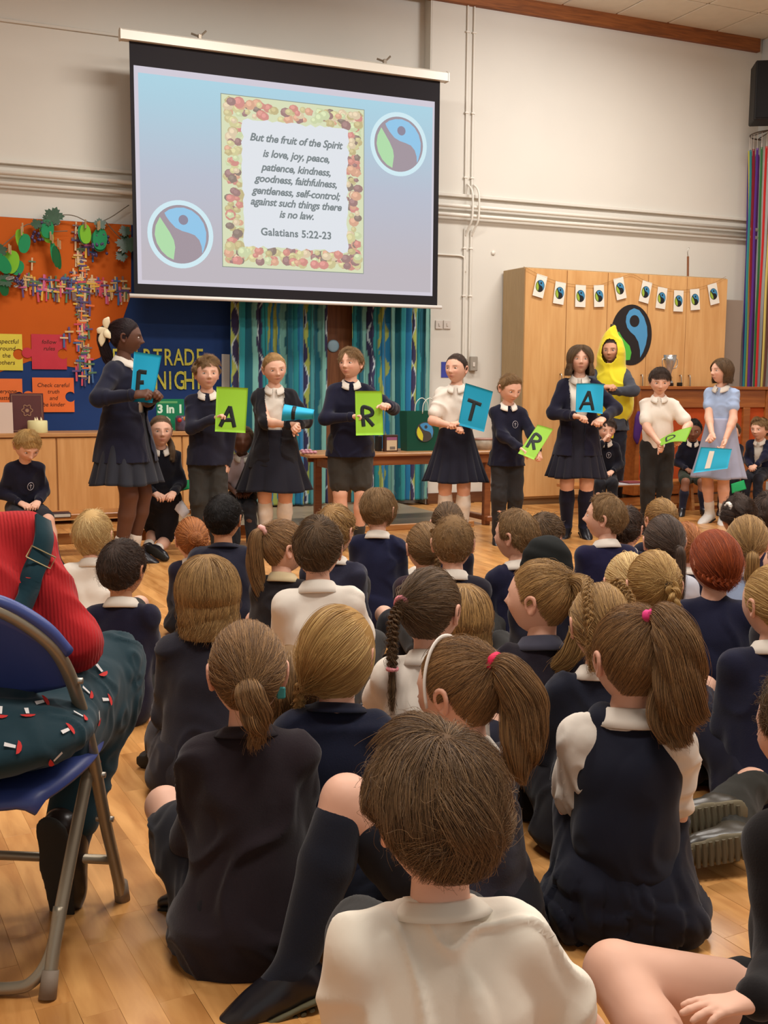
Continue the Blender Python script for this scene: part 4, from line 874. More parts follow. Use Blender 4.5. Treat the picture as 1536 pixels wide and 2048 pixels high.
def hair_mat(key, cap=False):
    k = ('hair', key, cap)
    if k in MATS: return MATS[k]
    c1, c2 = HC[key]; m = bpy.data.materials.new('hair_' + key); m.use_nodes = True; nt = m.node_tree; b = nt.nodes['Principled BSDF']
    b.inputs['Roughness'].default_value = .5; b.inputs['Specular IOR Level'].default_value = .35
    if cap:
        n = nt.nodes.new('ShaderNodeTexNoise'); n.inputs['Scale'].default_value = 60; src = n.outputs[0]; b.inputs['Roughness'].default_value = .7; b.inputs['Specular IOR Level'].default_value = .15
    else:
        h = nt.nodes.new('ShaderNodeHairInfo'); src = h.outputs['Random']
    rp = nt.nodes.new('ShaderNodeValToRGB'); rp.color_ramp.elements[0].color = lin(c2); rp.color_ramp.elements[1].color = lin(c2 if cap else c1); rp.color_ramp.elements[0].position = .15
    if cap: rp.color_ramp.elements[1].color = lin([(a * .35 + b_ * .65) for a, b_ in zip(c1, c2)])
    nt.links.new(src, rp.inputs[0]); nt.links.new(rp.outputs[0], b.inputs['Base Color']); MATS[k] = m; return m
def curves_obj(name, P, R, m, parent):
    """P (n,k,3) strands, R (k,) or (n,k) radii"""
    n, k, _ = P.shape; hc = bpy.data.hair_curves.new(name); hc.add_curves([k] * n)
    hc.position_data.foreach_set('vector', np.ascontiguousarray(P, dtype=np.float32).ravel()) if hasattr(hc, 'position_data') else hc.attributes['position'].data.foreach_set('vector', P.astype(np.float32).ravel())
    R = np.broadcast_to(R, (n, k)).astype(np.float32).ravel(); a = hc.attributes.get('radius') or hc.attributes.new('radius', 'FLOAT', 'POINT'); a.data.foreach_set('value', np.ascontiguousarray(R))
    hc.materials.append(m); o = bpy.data.objects.new(name, hc); col.objects.link(o); o.parent = parent; return o
def slerp(a, b, t):
    """a (n,3) b (3,) or (n,3), t (k,) -> (n,k,3)"""
    b = np.broadcast_to(b, a.shape); dt = np.clip((a * b).sum(1), -.9999, .9999); om = np.arccos(dt)[:, None, None]; T = t[None, :, None]
    return (np.sin((1 - T) * om) * a[:, None] + np.sin(T * om) * b[:, None]) / np.sin(om)
def nrm(v): return v / (np.linalg.norm(v, axis=-1, keepdims=True) + 1e-12)
def scalp(n, rs, low=0.0):
    d = rs.normal(size=(n * 3, 3)); d = nrm(d); d = d[hairline(d, low) > 0]; return d[:n]
def surf_path(D, off):
    n, k, _ = D.shape; return (head_surf(D.reshape(-1, 3), False) + D.reshape(-1, 3) * np.broadcast_to(off, (n, k)).reshape(-1, 1)).reshape(n, k, 3)
class Hair:
    """collects strands in head space"""
    def __init__(s, seed, n, rad): s.rs = np.random.RandomState(seed); s.n = n; s.rad = rad; s.S = []; s.k = 9
    def push(s, P): s.S.append(P)
    def short(s, L=.05, thick=.012, crown=(0, -.45, .9), mess=.25, fringe=0.0, swirl=.5, low=0.0, fade=True):
        rs = s.rs; d = scalp(s.n, rs, low); c = nrm(np.array(crown, float) + 0.0); n = len(d); k = s.k
        cl = nrm(rs.normal(size=(int(90), 3))); ci = np.argmax(d @ cl.T, 1); co = rs.normal(size=(90, 3)) * mess
        t = d - c * (d @ c)[:, None]; t = nrm(t); sw = np.cross(c, t); near = np.exp(-((1 - d @ c) / .35)); t = nrm(t + sw * (swirl * (.3 + near))[:, None] + co[ci] + rs.normal(size=(n, 3)) * .08); t = nrm(t - d * (t * d).sum(1, keepdims=True))
        m = np.clip(hairline(d, low), 0, 1); fr = d[:, 1] > .45
        Lr = L * rs.uniform(.75, 1.1, n); lim = .006 + .088 * m + np.where(fr, fringe, 0)
        if fade: Lr = np.minimum(Lr, lim)
        a = (Lr / .095)[:, None] * np.linspace(0, 1, k)[None]; D = d[:, None] * np.cos(a)[..., None] + t[:, None] * np.sin(a)[..., None]
        lift = np.linspace(0, 1, k)[None] ** .7; th = thick * np.clip(m * 4, .12, 1) * rs.uniform(.35, 1.15, n)
        mt = np.clip(hairline(D.reshape(-1, 3), low).reshape(n, k) * 5 + .25, .18, 1) if fade else 1.0; off = .001 + lift * th[:, None] * mt * (1 - .25 * lift ** 4) + (rs.normal(size=90) * mess * .012)[ci][:, None] * lift
        s.push(surf_path(D, np.maximum(off, .0015))); return s
    def tied(s, T, thick=.006, part=None, loose=.06, low=0.03):
        rs = s.rs; d = scalp(s.n, rs, low); k = s.k; T = nrm(np.array(T, float)); t = np.linspace(0, 1, k)
        D = slerp(d, T, t); j = rs.normal(size=d.shape) * loose; D = nrm(D + j[:, None] * (np.sin(t * math.pi) ** 1)[None, :, None])
        off = .002 + thick * rs.uniform(.62, 1.12, len(d))[:, None] * np.sin(np.clip(t * 1.2, 0, 1) * math.pi / 2)[None] + .010 * t[None] ** 6
        s.push(surf_path(D, off)); return s
    def long(s, zend=-.17, thick=.014, part=(.0, .2, .98), flare=.0, wave=.006, kk=16, open_face=62, back=.0):
        rs = s.rs; d = scalp(s.n, rs, .04); p = nrm(np.array(part, float)); n = len(d)
        az = np.degrees(np.arctan2(d[:, 0], -d[:, 1])); az = az + rs.normal(size=n) * 8; lim = 180 - open_face; az = np.clip(az, -lim, lim); azr = np.radians(az)
        E = nrm(np.stack([np.sin(azr), -np.cos(azr), np.full(n, -.25)], 1)); k1 = 8; t = np.linspace(0, 1, k1); D = slerp(d, E, t); th = thick * rs.uniform(.6, 1.12, n)
        P1 = surf_path(D, .002 + th[:, None] * np.minimum(t * 2.2, 1)[None]); base = P1[:, -1]; ze = zend * rs.uniform(.84, 1.04, n); u = np.linspace(0, 1, kk)[1:]
        P2 = base[:, None] + np.zeros((n, kk - 1, 3)); P2[..., 2] = base[:, None, 2] + (ze - base[:, 2])[:, None] * u[None]
        cl = nrm(rs.normal(size=(60, 3))); ci = np.argmax(nrm(d + rs.normal(size=d.shape) * .1) @ cl.T, 1); ph = rs.rand(60)[ci] * 6.28
        sc_ = 1 + (flare - .12) * u[None] + .0 * ci[:, None]; P2[..., 0] *= sc_; P2[..., 1] = P2[..., 1] * sc_ + back * u[None]
        P2[..., 0] += wave * np.sin(u * 9 + ph[:, None]) * u; P2[..., 1] += wave * np.cos(u * 8 + ph[:, None]) * u
        s.push(np.concatenate([P1, P2], 1)); return s
    def tail(s, pts, radii, n=None, wave=.004, kk=16, cl=14, fr=.5):
        """strands following a centre line in head space"""
        rs = s.rs; n = n or s.n // 3; C = cr(pts, kk); R = np.interp(np.linspace(0, 1, kk), np.linspace(0, 1, len(radii)), radii); T = np.gradient(C, axis=0); T = nrm(T)
        A = nrm(np.cross(T, np.array([1.0, .01, 0]))); B = np.cross(T, A); q = np.sqrt(rs.rand(n)); th = rs.rand(n) * 2 * math.pi; ci = rs.randint(0, cl, n); cq = np.sqrt(rs.rand(cl)); ct_ = rs.rand(cl) * 6.283
        x = (q * np.cos(th))[:, None] * (1 - fr * np.linspace(0, 1, kk))[None] + (cq * np.cos(ct_))[ci][:, None] * (fr * np.linspace(0, 1, kk))[None]
        y = (q * np.sin(th))[:, None] * (1 - fr * np.linspace(0, 1, kk))[None] + (cq * np.sin(ct_))[ci][:, None] * (fr * np.linspace(0, 1, kk))[None]
        u = np.linspace(0, 1, kk)[None]; ph = (rs.rand(cl) * 6.28)[ci][:, None]; fq = (rs.uniform(5, 12, cl))[ci][:, None]; am = (rs.uniform(.3, 1.3, cl))[ci][:, None] * wave; x = x * R + am * np.sin(u * fq + ph) * u ** .8; y = y * R + am * np.cos(u * fq * .9 + ph) * u ** .8
        P = C[None] + x[..., None] * A[None] + y[..., None] * B[None]; e = rs.uniform(-.05, .02, n); P[:, -3:] += (C[-1] - C[-4])[None, None] * e[:, None, None] * np.array([.3, .7, 1.2])[None, :, None] * 3
        s.push(P); return s
    def braid(s, pts, w_=.016, turns=5, n=None, kk=40, tuft=.05, taper=.7):
        rs = s.rs; n = n or max(150, s.n // 16); C = cr(pts, kk); T = nrm(np.gradient(C, axis=0)); A = nrm(np.cross(T, np.array([.0, 1, .02]))); B = np.cross(T, A); u = np.linspace(0, 1, kk); W_ = w_ * (1 - (1 - taper) * u)
        for j in range(3):
            ph = 2 * math.pi * (turns * u + j / 3); cx = np.sin(ph) * W_ * .62; cy = np.sin(2 * ph) * W_ * .36; q = np.sqrt(rs.rand(n)); th = rs.rand(n) * 6.283
            x = cx[None] + (q * np.cos(th))[:, None] * W_ * .46; y = cy[None] + (q * np.sin(th))[:, None] * W_ * .46
            s.push(C[None] + x[..., None] * A[None] + y[..., None] * B[None])
        if tuft:
            e = C[-1]; dv = unit(C[-1] - C[-4]); s.tail([e, e + dv * tuft * .5, e + dv * tuft], [w_ * taper * .35, w_ * taper * .8, w_ * taper * .25], n * 2, .001, 10)
        return s
    def bun(s, c, r):
        rs = s.rs; n = s.n // 3; k = 14; c = np.array(c); a = nrm(rs.normal(size=(n, 3))); b_ = nrm(np.cross(a, nrm(np.array([0, -.8, .4]) + rs.normal(size=(n, 3)) * .25))); t = np.linspace(0, 3.5, k)
        P = c + r * rs.uniform(.75, 1, n)[:, None, None] * (a[:, None] * np.cos(t)[None, :, None] + b_[:, None] * np.sin(t)[None, :, None]); s.push(P); return s
    def build(s, M, T, m, parent):
        """M rotation (3,3)*scale, T translation (relative to the parent)"""
        by = {}
        for P in s.S: by.setdefault(P.shape[1], []).append(P)
        allP = []; sizes = []; rad = []
        for k, L in by.items():
            P = np.concatenate(L); q = s.rs.rand(len(P)) < .035; u_ = np.linspace(0, 1, k)[None, :, None] ** 1.6; m_ = int(q.sum())
            if m_: P[q] = P[q] + nrm(s.rs.normal(size=(m_, 1, 3)) + nrm(P[q][:, -1:]) * .8) * s.rs.uniform(.004, .020, (m_, 1, 1)) * u_ + .004 * np.sin(u_ * s.rs.uniform(4, 12, (m_, 1, 1)) + s.rs.rand(m_, 1, 3) * 6)
            P = P @ M.T + T; allP.append(P.reshape(-1, 3)); sizes += [k] * len(P); rr_ = s.rad * (1 - .55 * np.linspace(0, 1, k) ** 3); rad.append(np.tile(rr_, len(P)))
        hc = bpy.data.hair_curves.new('hair_strands'); hc.add_curves(sizes); P = np.concatenate(allP).astype(np.float32); hc.attributes['position'].data.foreach_set('vector', P.ravel())
        a = hc.attributes.get('radius') or hc.attributes.new('radius', 'FLOAT', 'POINT'); a.data.foreach_set('value', np.concatenate(rad).astype(np.float32))
        hc.materials.append(m); o = bpy.data.objects.new('hair_strands', hc); col.objects.link(o); o.parent = parent; o['kind'] = 'stuff'; return o
def torus(c, axis, R, r, seg=20, sub=8, lump=0.0, seed=1):
    ax = unit(axis); a = unit(np.cross(ax, [.3, .5, .81])); b_ = np.cross(ax, a); rs = np.random.RandomState(seed); t = np.linspace(0, 2 * math.pi, seg + 1); rr_ = r * (1 + lump * rs.rand(seg + 1)); rr_[-1] = rr_[0]
    return tube([np.asarray(c) + R * (a * math.cos(q) + b_ * math.sin(q)) for q in t], rr_, sub, False)
def rotm(ax, a):
    return np.array(Matrix.Rotation(a, 3, ax))
PCOUNT = 0
TRIS = [0]
def person(label, at, face, h=1.25, pose='stand', z0=0.0, head=(0, 0, 0), lean=0, side=0, hands=None, elbows=None, knees=None, ankles=None, toes=None, top=('jumper', NAVY), bottom=('trousers', GREY), collar=WHT, sock=None, shoe=BLK, skin=SKIN, hair=('short', 'brown', {}), lod=1, group=None, hpose='curl', extra=None, hscale=None, faces=False, hip=None, palms=None, bulk=1.0, spread=1.0, headoff=(0, 0, 0), nohead=False, legs=1.0, wide=False, tuck=False, drape=None, solec=None):
    """one figure. at=(x,y) floor position of the pelvis; face/head[0] = compass angle clockwise from +Y; head = (yaw relative to the body, pitch down+, roll)"""
    global PCOUNT; PCOUNT += 1; seed = PCOUNT
    B = np.array([at[0], at[1], z0]); f, r, up = fdir(face), rdir(face), np.array([0, 0, 1.0]); g = h / 1.25
    root = empty('person', B, label, 'person', group)
    vb = {0: .007, 1: .010, 2: .013}[lod]; vg = {0: .0065, 1: .009, 2: .012}[lod]
    loc = lambda x, y, z: r * x + f * y + up * z
    hs = (hscale or 1.0) * (.765 + .14 * h)
    if pose == 'stand': pel = loc(0, 0, .525 * h)
    elif pose == 'bench': pel = loc(0, 0, .10 * g)
    else: pel = loc(0, 0, .105 * g)
    if hip is not None: pel = np.array(hip) - B
    la, sa = math.radians(lean), math.radians(side); tu = unit(up * math.cos(la) * math.cos(sa) + f * math.sin(la) + r * math.sin(sa)); tf = unit(f - tu * (f @ tu)); trr = np.cross(tf, tu)
    U = .27 * h * (1.0 if pose == 'stand' else .99)
    chest = pel + tu * U * .68; shc = pel + tu * U; nb = pel + tu * (U + .028 * g); sw = (.090 if pose == 'stand' else .098) * g * bulk ** .5
    SH = [shc - trr * sw - tu * .030 * g, shc + trr * sw - tu * .030 * g]; hy, hp, hr = head; hpit = math.radians(hp)
    hc = nb + tu * .060 * g + up * (.062 * hs) + tf * (.018 + .0) + fdir(face + hy) * (.035 * math.sin(hpit)) + r * headoff[0] + f * headoff[1] + up * headoff[2]
    HM = np.array(Matrix.Rotation(-math.radians(face + hy), 3, 'Z')) @ rotm('X', -hpit) @ rotm('Y', math.radians(hr))
    HPJ = [pel - r * .056 * g * bulk, pel + r * .056 * g * bulk]; gf = g * legs
    l1, l2 = .158 * h, .140 * h; t1, t2 = .245 * h * legs, .235 * h * legs
    hands = hands or {}; elbows = elbows or {}; knees = knees or {}; ankles = ankles or {}; toes = toes or {}; palms = palms or {}
    EL, WR, KN, AN, TO = [0, 0], [0, 0], [0, 0], [0, 0], [0, 0]
    for i, sgn in ((0, -1), (1, 1)):
        S_ = SH[i]; tgt = hands.get(i)
        if tgt is None:
            if pose == 'stand': tgt = S_ + loc(sgn * .035 * g, .02, -(l1 + l2) * .97)
            elif pose == 'bench': tgt = pel + loc(sgn * .07 * g, .17 * g, .06 * g)
            else: tgt = pel + loc(sgn * .05 * g, .21 * g, .03 * g)
        else: tgt = np.asarray(tgt, float) - B
        hint = loc(sgn * (.75 if pose == 'stand' else .5), -.6, -.55 if pose == 'stand' else -.9) if elbows.get(i) is None else np.asarray(elbows[i], float) @ np.stack([r, f, up])
        EL[i], WR[i] = ik(S_, tgt, l1, l2, hint)
        H_ = HPJ[i]
        if pose == 'stand': an = loc(sgn * .055 * g * spread, -.01, .055 * h) ; kh = loc(sgn * .1, 1, 0)
        elif pose == 'bench': an = loc(sgn * .07 * g * spread, .36 * g * .9, .06 - z0); kh = loc(0, 1, .8)
        else: an = loc(-sgn * (.09 if wide else .05) * g, .20 * g, .05 * g); kh = loc(sgn * (1.6 if wide else .9), .6, .35 if wide else .7)
        if tuck: an = loc(sgn * .045 * g, .27 * g, .05 * g); kh = loc(sgn * .06, .6, 1)
        if ankles.get(i) is not None: an = np.asarray(ankles[i], float) - B
        if knees.get(i) is not None: kh = (np.asarray(knees[i], float) - B) - (H_ + an) / 2
        KN[i], AN[i] = ik(H_, an, t1, t2, kh)
        if toes.get(i) is not None: TO[i] = np.asarray(toes[i], float) - B
        elif pose == 'floor': TO[i] = AN[i] + unit(loc(-sgn * .8, .25, -.1)) * .12 * g
        else: TO[i] = AN[i] + unit(loc(sgn * .22, 1, -.28)) * .115 * g; 
    FT = []
    for i in (0, 1):
        dv = unit(TO[i] - AN[i]); uv_ = unit(KN[i] - AN[i]); uv_ = unit(uv_ - dv * (uv_ @ dv)); FT.append(AN[i] + dv * .085 * gf - uv_ * .030 * gf)
    # ---- body (skin): one continuous surface
    s = SDF(); q = .66
    s.cone(pel, chest, .085 * g * bulk, .088 * g * bulk, .03, n=tf, q=q); s.cone(SH[0], SH[1], .034 * g, .034 * g, .03)
    s.cone(shc - tu * .05, nb, .038 * g, .035 * g, .015); s.cone(nb - tu * .02, hc - up * .03 * hs - fdir(face + hy) * .015, .037 * g ** .5, .040 * hs, .02)
    for i in (0, 1):
        s.chain([SH[i], EL[i], WR[i]], [.036 * g, .029 * g, .0195 * g], .02)
        e2 = EL[i] + (WR[i] - EL[i]) * .3; s.cone(EL[i], e2, .027 * g, .031 * g, .01)
        s.chain([HPJ[i], KN[i]], [.061 * g * bulk, .045 * gf], .02); cm_ = KN[i] + (AN[i] - KN[i]) * .33 + unit(np.cross(np.cross(KN[i] - HPJ[i], AN[i] - KN[i]), AN[i] - KN[i]) + 1e-6) * -.004
        s.chain([KN[i], cm_, AN[i]], [.043 * gf, .043 * gf, .026 * gf], .012)
        s.cone(AN[i], FT[i], .026 * gf, .018 * gf, .015)
    parts = [s.mesh(vb)]
    hd = 0 if lod == 2 else 1
    tint = [np.ones((len(parts[0][0]), 3))]
    for i, sgn in ((0, -1), (1, 1)):
        kind = hpose[i] if isinstance(hpose, (list, tuple)) else hpose
        V, F = HANDS[kind]; yv = WR[i] - EL[i]; zv = palms.get(i)
        if zv is None: zv = loc(sgn * .8, .25, .35) if pose == 'stand' and hands.get(i) is None else loc(sgn * .25, .3, .9)
        else: zv = np.asarray(zv, float) @ np.stack([r, f, up])
        if palms.get((i, 'dir')) is not None: yv = np.asarray(palms[(i, 'dir')], float) @ np.stack([r, f, up])
        Fm = frame(yv, zv); V = V.copy(); 
        if sgn > 0: V[:, 0] *= -1; F = F[:, ::-1]
        parts.append((V * (g * .88) @ Fm.T + WR[i] + unit(yv) * .022 * g, F)); tint.append(np.ones((len(V), 3)))
    if not nohead:
        key = (64, 80) if faces else (26, 32); d, F = HG[key]; V = head_surf(d, True); c = np.ones((len(V), 3))
        if faces:
            fr = V[:, 1] > .03; gg = lambda cx, cz, sx, sz: np.exp(-((np.abs(V[:, 0]) - cx) / sx) ** 2 - ((V[:, 2] - cz) / sz) ** 2) * fr
            lip = np.maximum(gg(0, -.0515, .017, .0045), gg(0, -.060, .014, .005))[:, None]; c = c * (1 - lip * np.array([.14, .42, .36])); ln = gg(0, -.0558, .019, .0018)[:, None]; c = c * (1 - .6 * ln)
            br = np.maximum(gg(.024, .0215, .010, .0035), gg(.036, .0220, .009, .0032))[:, None]; bc = np.array(lin(HC[hair[1]][1] if hair else (60, 40, 30))[:3]) / (np.array(lin(skin)[:3]) + 1e-3); c = c * (1 - br * .85) + np.minimum(bc, 1) * br * .85
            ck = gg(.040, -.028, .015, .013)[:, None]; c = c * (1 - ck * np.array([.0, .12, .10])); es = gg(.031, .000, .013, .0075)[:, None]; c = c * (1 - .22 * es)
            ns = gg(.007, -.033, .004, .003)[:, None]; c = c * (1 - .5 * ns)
        parts.append((V * hs @ HM.T + hc, F)); tint.append(c)
        for sgn in (-1, 1):
            V, F = EAR if (faces or lod == 0) else EARL; V = V.copy() * 1.1; V[:, 0] = V[:, 0] * .8 + .0725; V[:, 1] -= .008; V[:, 2] -= .006
            if sgn < 0: V[:, 0] *= -1; F = F[:, ::-1]
            parts.append((V * hs @ HM.T + hc, F)); tint.append(np.ones((len(V), 3)) * np.array([1, .90, .88]))
    V, F = join(parts); T_ = np.vstack(tint) * np.array(lin(skin)[:3]); TRIS[0] += 2 * len(F)
    link('body', mesh('body', V, F, True, T_), skin_mat(skin), root)
    if faces and not nohead:
        for sgn in (-1, 1):
            dd = nrm(np.array([[sgn * .40, 1, .02]])); ye = head_surf(dd, True)[0]; c0 = np.array([sgn * .0305, .0, .0025]); yy = .0735
            MBe = MB(); n1, n2 = 10, 14; V = []; C = []
            for a in np.linspace(.001, math.pi - .001, n1):
                for b_ in np.linspace(0, 2 * math.pi, n2, endpoint=False):
                    u = np.array([math.sin(a) * math.cos(b_), math.cos(a), math.sin(a) * math.sin(b_)]); V.append(c0 + np.array([0, yy, 0]) + u * np.array([.0125, .0085, .0062])); C.append(0)
            F = [(i * n2 + k, (i + 1) * n2 + k, (i + 1) * n2 + (k + 1) % n2, i * n2 + (k + 1) % n2) for i in range(n1 - 1) for k in range(n2)]
            V = np.array(V); c_ = np.tile(np.array(lin((214, 204, 196))[:3]), (len(V), 1)); rr_ = np.hypot(V[:, 0] - c0[0], (V[:, 2] - c0[2])); c_[rr_ < .0058] = lin((70, 50, 38))[:3]; c_[rr_ < .003] = (.01, .01, .01)
            link('eye', mesh('eye', V * hs @ HM.T + hc, np.array(F), True, c_), mat('eye', (255, 255, 255), .15, attr='tint', spec=.6), root)
    # ---- bottoms
    def addmesh(name, V, F, m, par=root, smooth=True, **k): TRIS[0] += 2 * len(F); return link(name, mesh(name, V, F, smooth, **k), m, par)
    bk_, bc_ = bottom[0], bottom[1]
    if bk_ in ('trousers', 'shorts'):
        s = SDF(); s.cone(pel - tu * .02, pel + tu * .05 * g, .102 * g * bulk, .094 * g * bulk, .03, n=tf, q=.74)
        for i in (0, 1):
            if bk_ == 'trousers': s.chain([HPJ[i], KN[i], AN[i] + (KN[i] - AN[i]) * .06], [.071 * g * bulk, .055 * g, .046 * g], .02)
            else: s.chain([HPJ[i], HPJ[i] + (KN[i] - HPJ[i]) * (bottom[2] if len(bottom) > 2 else .82)], [.073 * g * bulk, .069 * g], .02)
        for q_ in drape or []: s.cone(*q_)
        V, F = s.mesh(vg); addmesh(bk_, cloth_folds(V, F, .006, seed, 14), F, fabric(bc_, 'woven'))
    elif bk_ in ('skirt', 'dress'):
        if pose == 'stand':
            hem = bottom[2] if len(bottom) > 2 else .30; flare = bottom[3] if len(bottom) > 3 else 1.0; pl = bottom[4] if len(bottom) > 4 else 14
            z1 = hem * h; z0_ = pel[2] + .085 * h * (1.25 if bk_ == 'dress' else 1); n1, n2 = 26, 168; V = []
            for a in np.linspace(0, 1, n1):
                z = z0_ + (z1 - z0_) * a; w0 = (.102 + (.080 * flare) * a ** 1.15) * g * bulk
                for k in range(n2):
                    th = 2 * math.pi * k / n2; ple = (.015 * a ** 2.2 * g) * (abs(math.sin(pl * th / 2 + .3 * math.sin(2 * th))) * 2 - 1) + .006 * a * math.sin(3 * th + seed); w_ = w0 + ple
                    V.append(pel * np.array([1, 1, 0]) + r * w_ * math.cos(th) + f * w_ * .82 * math.sin(th) + up * (z + .006 * math.sin(4 * th + seed) * a))
            F = np.array([(i * n2 + k, i * n2 + (k + 1) % n2, (i + 1) * n2 + (k + 1) % n2, (i + 1) * n2 + k) for i in range(n1 - 1) for k in range(n2)])
            o = addmesh('skirt', np.array(V), F, fabric(bc_, 'woven')); md = o.modifiers.new('s', 'SOLIDIFY'); md.thickness = .003
        else:
            s = SDF(); s.cone(pel - up * .0 - f * .01, pel + tu * .08 * g, .125 * g, .098 * g, .03, n=tf, q=.85)
            for i in (0, 1): s.chain([HPJ[i], HPJ[i] + (KN[i] - HPJ[i]) * (.72 if pose == 'floor' else .85)], [.088 * g, .072 * g], .04)
            s.cone(HPJ[0] + (KN[0] - HPJ[0]) * .5, HPJ[1] + (KN[1] - HPJ[1]) * .5, .05, .05, .06)
            if pose == 'floor': s.cone(pel * np.array([1, 1, 0]) + r * .07 * g + up * .045, pel * np.array([1, 1, 0]) - r * .07 * g + up * .045, .10 * g, .10 * g, .05, n=up, q=.5)
            V, F = s.mesh(vg); V = cloth_folds(V, F, .008, seed, 12)
            if len(bottom) > 4:
                c_ = V - pel; an_ = np.arctan2(c_ @ r, -(c_ @ f)); wz = np.clip((.06 - c_[:, 2]) / .10, 0, 1); fr_ = (an_ * bottom[4] / (2 * math.pi)) % 1.0; V = V + normals(V, F) * (wz * (.012 * fr_ - .006) + wz * .012)[:, None]
            addmesh('skirt', V, F, fabric(bc_, 'woven'))
    if len(bottom) > 5 or bk_ == 'skirt+tights': pass
    if sock:
        sc_, sl_ = sock  # colour, fraction of the shank covered
        for i in (0, 1):
            s = SDF(); a = AN[i] + (KN[i] - AN[i]) * sl_; mdp = AN[i] + (KN[i] - AN[i]) * min(.62, sl_ * .8); s.chain([a, mdp, AN[i], AN[i] + (FT[i] - AN[i]) * .85], [.0475 * gf if sl_ > .5 else .037 * gf, .0490 * gf if sl_ > .5 else .036 * gf, .035 * gf, .026 * gf], .012)
            V, F = s.mesh(min(vg, .009)); addmesh('sock', V, F, fabric(sc_, 'knit'))
    for i in (0, 1):
        if not shoe: break
        an, to = AN[i], TO[i]; dv = unit(to - an); upv = unit(KN[i] - AN[i]); upv = unit(upv - dv * (upv @ dv)); so = an - upv * .030 * gf; s = SDF()
        heel = so - dv * .022 * gf; ball = so + dv * .10 * gf; tip = so + dv * .135 * gf
        s.cone(heel, so + dv * .05 * gf, .030 * gf, .029 * gf, .02); s.cone(so + dv * .04 * gf, ball - upv * .004, .029 * gf, .031 * gf, .02, n=upv, q=.8); s.cone(ball - upv * .004, tip - upv * .006, .030 * gf, .022 * gf, .02, n=upv, q=.7)
        s.cone(an - dv * .01, an + upv * .005, .033 * gf, .033 * gf, .02); s.cone(an + dv * .01 * gf - upv * .008 * gf, so + dv * .075 * gf + upv * .004 * gf, .030 * gf, .029 * gf, .02)
        V, F = s.mesh(.006 if lod else .0045); o = addmesh('shoe', V, F, mat('shoe_leather', shoe, .32, None, .05, .5))
        s = SDF(); sl0 = so - upv * .026 * gf; s.cone(sl0 - dv * .02 * gf, sl0 + dv * .05 * gf, .032 * gf, .030 * gf, .01, n=upv, q=.28); s.cone(sl0 + dv * .05 * gf, sl0 + dv * .13 * gf, .033 * gf, .026 * gf, .01, n=upv, q=.28)
        V, F = s.mesh(.006 if lod else .0045); so_ = addmesh('sole', V, F, mat('shoe_sole', solec or (40, 38, 34), .7), o)
        if solec:
            xv = np.cross(dv, upv)
            for q_ in range(11):
                y_ = -.022 + q_ * .0155; b = MB(); c_ = sl0 + dv * y_ * gf - upv * .0105 * gf; w_ = (.026 if 0 < q_ < 10 else .018) * gf; b.tube([c_ - xv * w_, c_ + xv * w_], .0052 * gf, 6, True, None, .6, up=upv); b.build('tread_bar', mat('tread', [int(v * .86) for v in solec], .75), o)
    # ---- tops
    def hemcut(V, F, hz):
        c_ = V - pel; low_ = (c_ @ tu < hz * g); 
        for i in (0, 1):
            for a_, b2_ in ((SH[i], EL[i]), (EL[i], WR[i])):
                t_ = np.clip(((V - a_) @ (b2_ - a_)) / max(float((b2_ - a_) @ (b2_ - a_)), 1e-9), 0, 1); low_ &= np.linalg.norm(V - a_ - t_[:, None] * (b2_ - a_), axis=1) > .052 * g
        return F[~low_[F].any(1)]
    def torso(s, ex, hem=-.10, k=.03, wt=1.0):
        if pose == 'floor' and hem < -.02: s.cone(pel - tu * .02 * g - f * .012, pel + tu * .12 * g, (.112 + ex) * g * bulk, (.092 + ex) * g * bulk, .03, n=tf, q=.86)
        s.cone(pel + tu * (hem + .10) * g, pel + tu * U * .35, (.094 + ex) * g * bulk * wt, (.090 + ex) * g * bulk, k, n=tf, q=(.76 + ex * 2) if wt < 1.1 else .86)
        s.cone(pel + tu * U * .35, chest, (.090 + ex) * g * bulk, (.094 + ex) * g * bulk, k, n=tf, q=.74 + ex * 2); s.cone(chest, shc - tu * .050 * g, (.092 + ex) * g * bulk, (.066 + ex) * g, k, n=tf, q=.74)
        s.cone(SH[0] - tu * .004, SH[1] - tu * .004, (.030 + ex) * g, (.030 + ex) * g, .03)
        for q_ in (0, 1): s.cone(SH[q_] * .72 + nb * .28, nb - tu * .030 * g, .030 * g, .040 * g, .025)
    def sleeves(s, ex, full=True, cut=.62, puff=0.0):
        for i in (0, 1):
            if full: s.chain([SH[i], EL[i], EL[i] + (WR[i] - EL[i]) * .96], [(.038 + ex) * g, (.033 + ex) * g, (.026 + ex * .7) * g], .028)
            else: s.chain([SH[i], SH[i] + (EL[i] - SH[i]) * cut], [(.037 + ex + puff) * g, (.037 + ex) * g], .028)
    tk, tc_ = top[0], top[1]; fk = 'polo' if tk in ('polo', 'tshirt') else ('cable' if tk == 'cable' else 'knit'); amp = {0: .0125, 1: .009, 2: .006}[lod]
    def open_front(V, F, wid):
        c_ = V - pel; x = c_ @ trr; y = c_ @ tf; z = c_ @ tu; t = np.clip(z / U, 0, 1); m = (y > .02) & (np.abs(x) < wid * (.55 + .45 * np.abs(t - .0)) * g) & (z > -.2) & (z < U * 1.15) & (np.abs(x) < .08)
        keep = ~m[F].any(1); return F[keep]
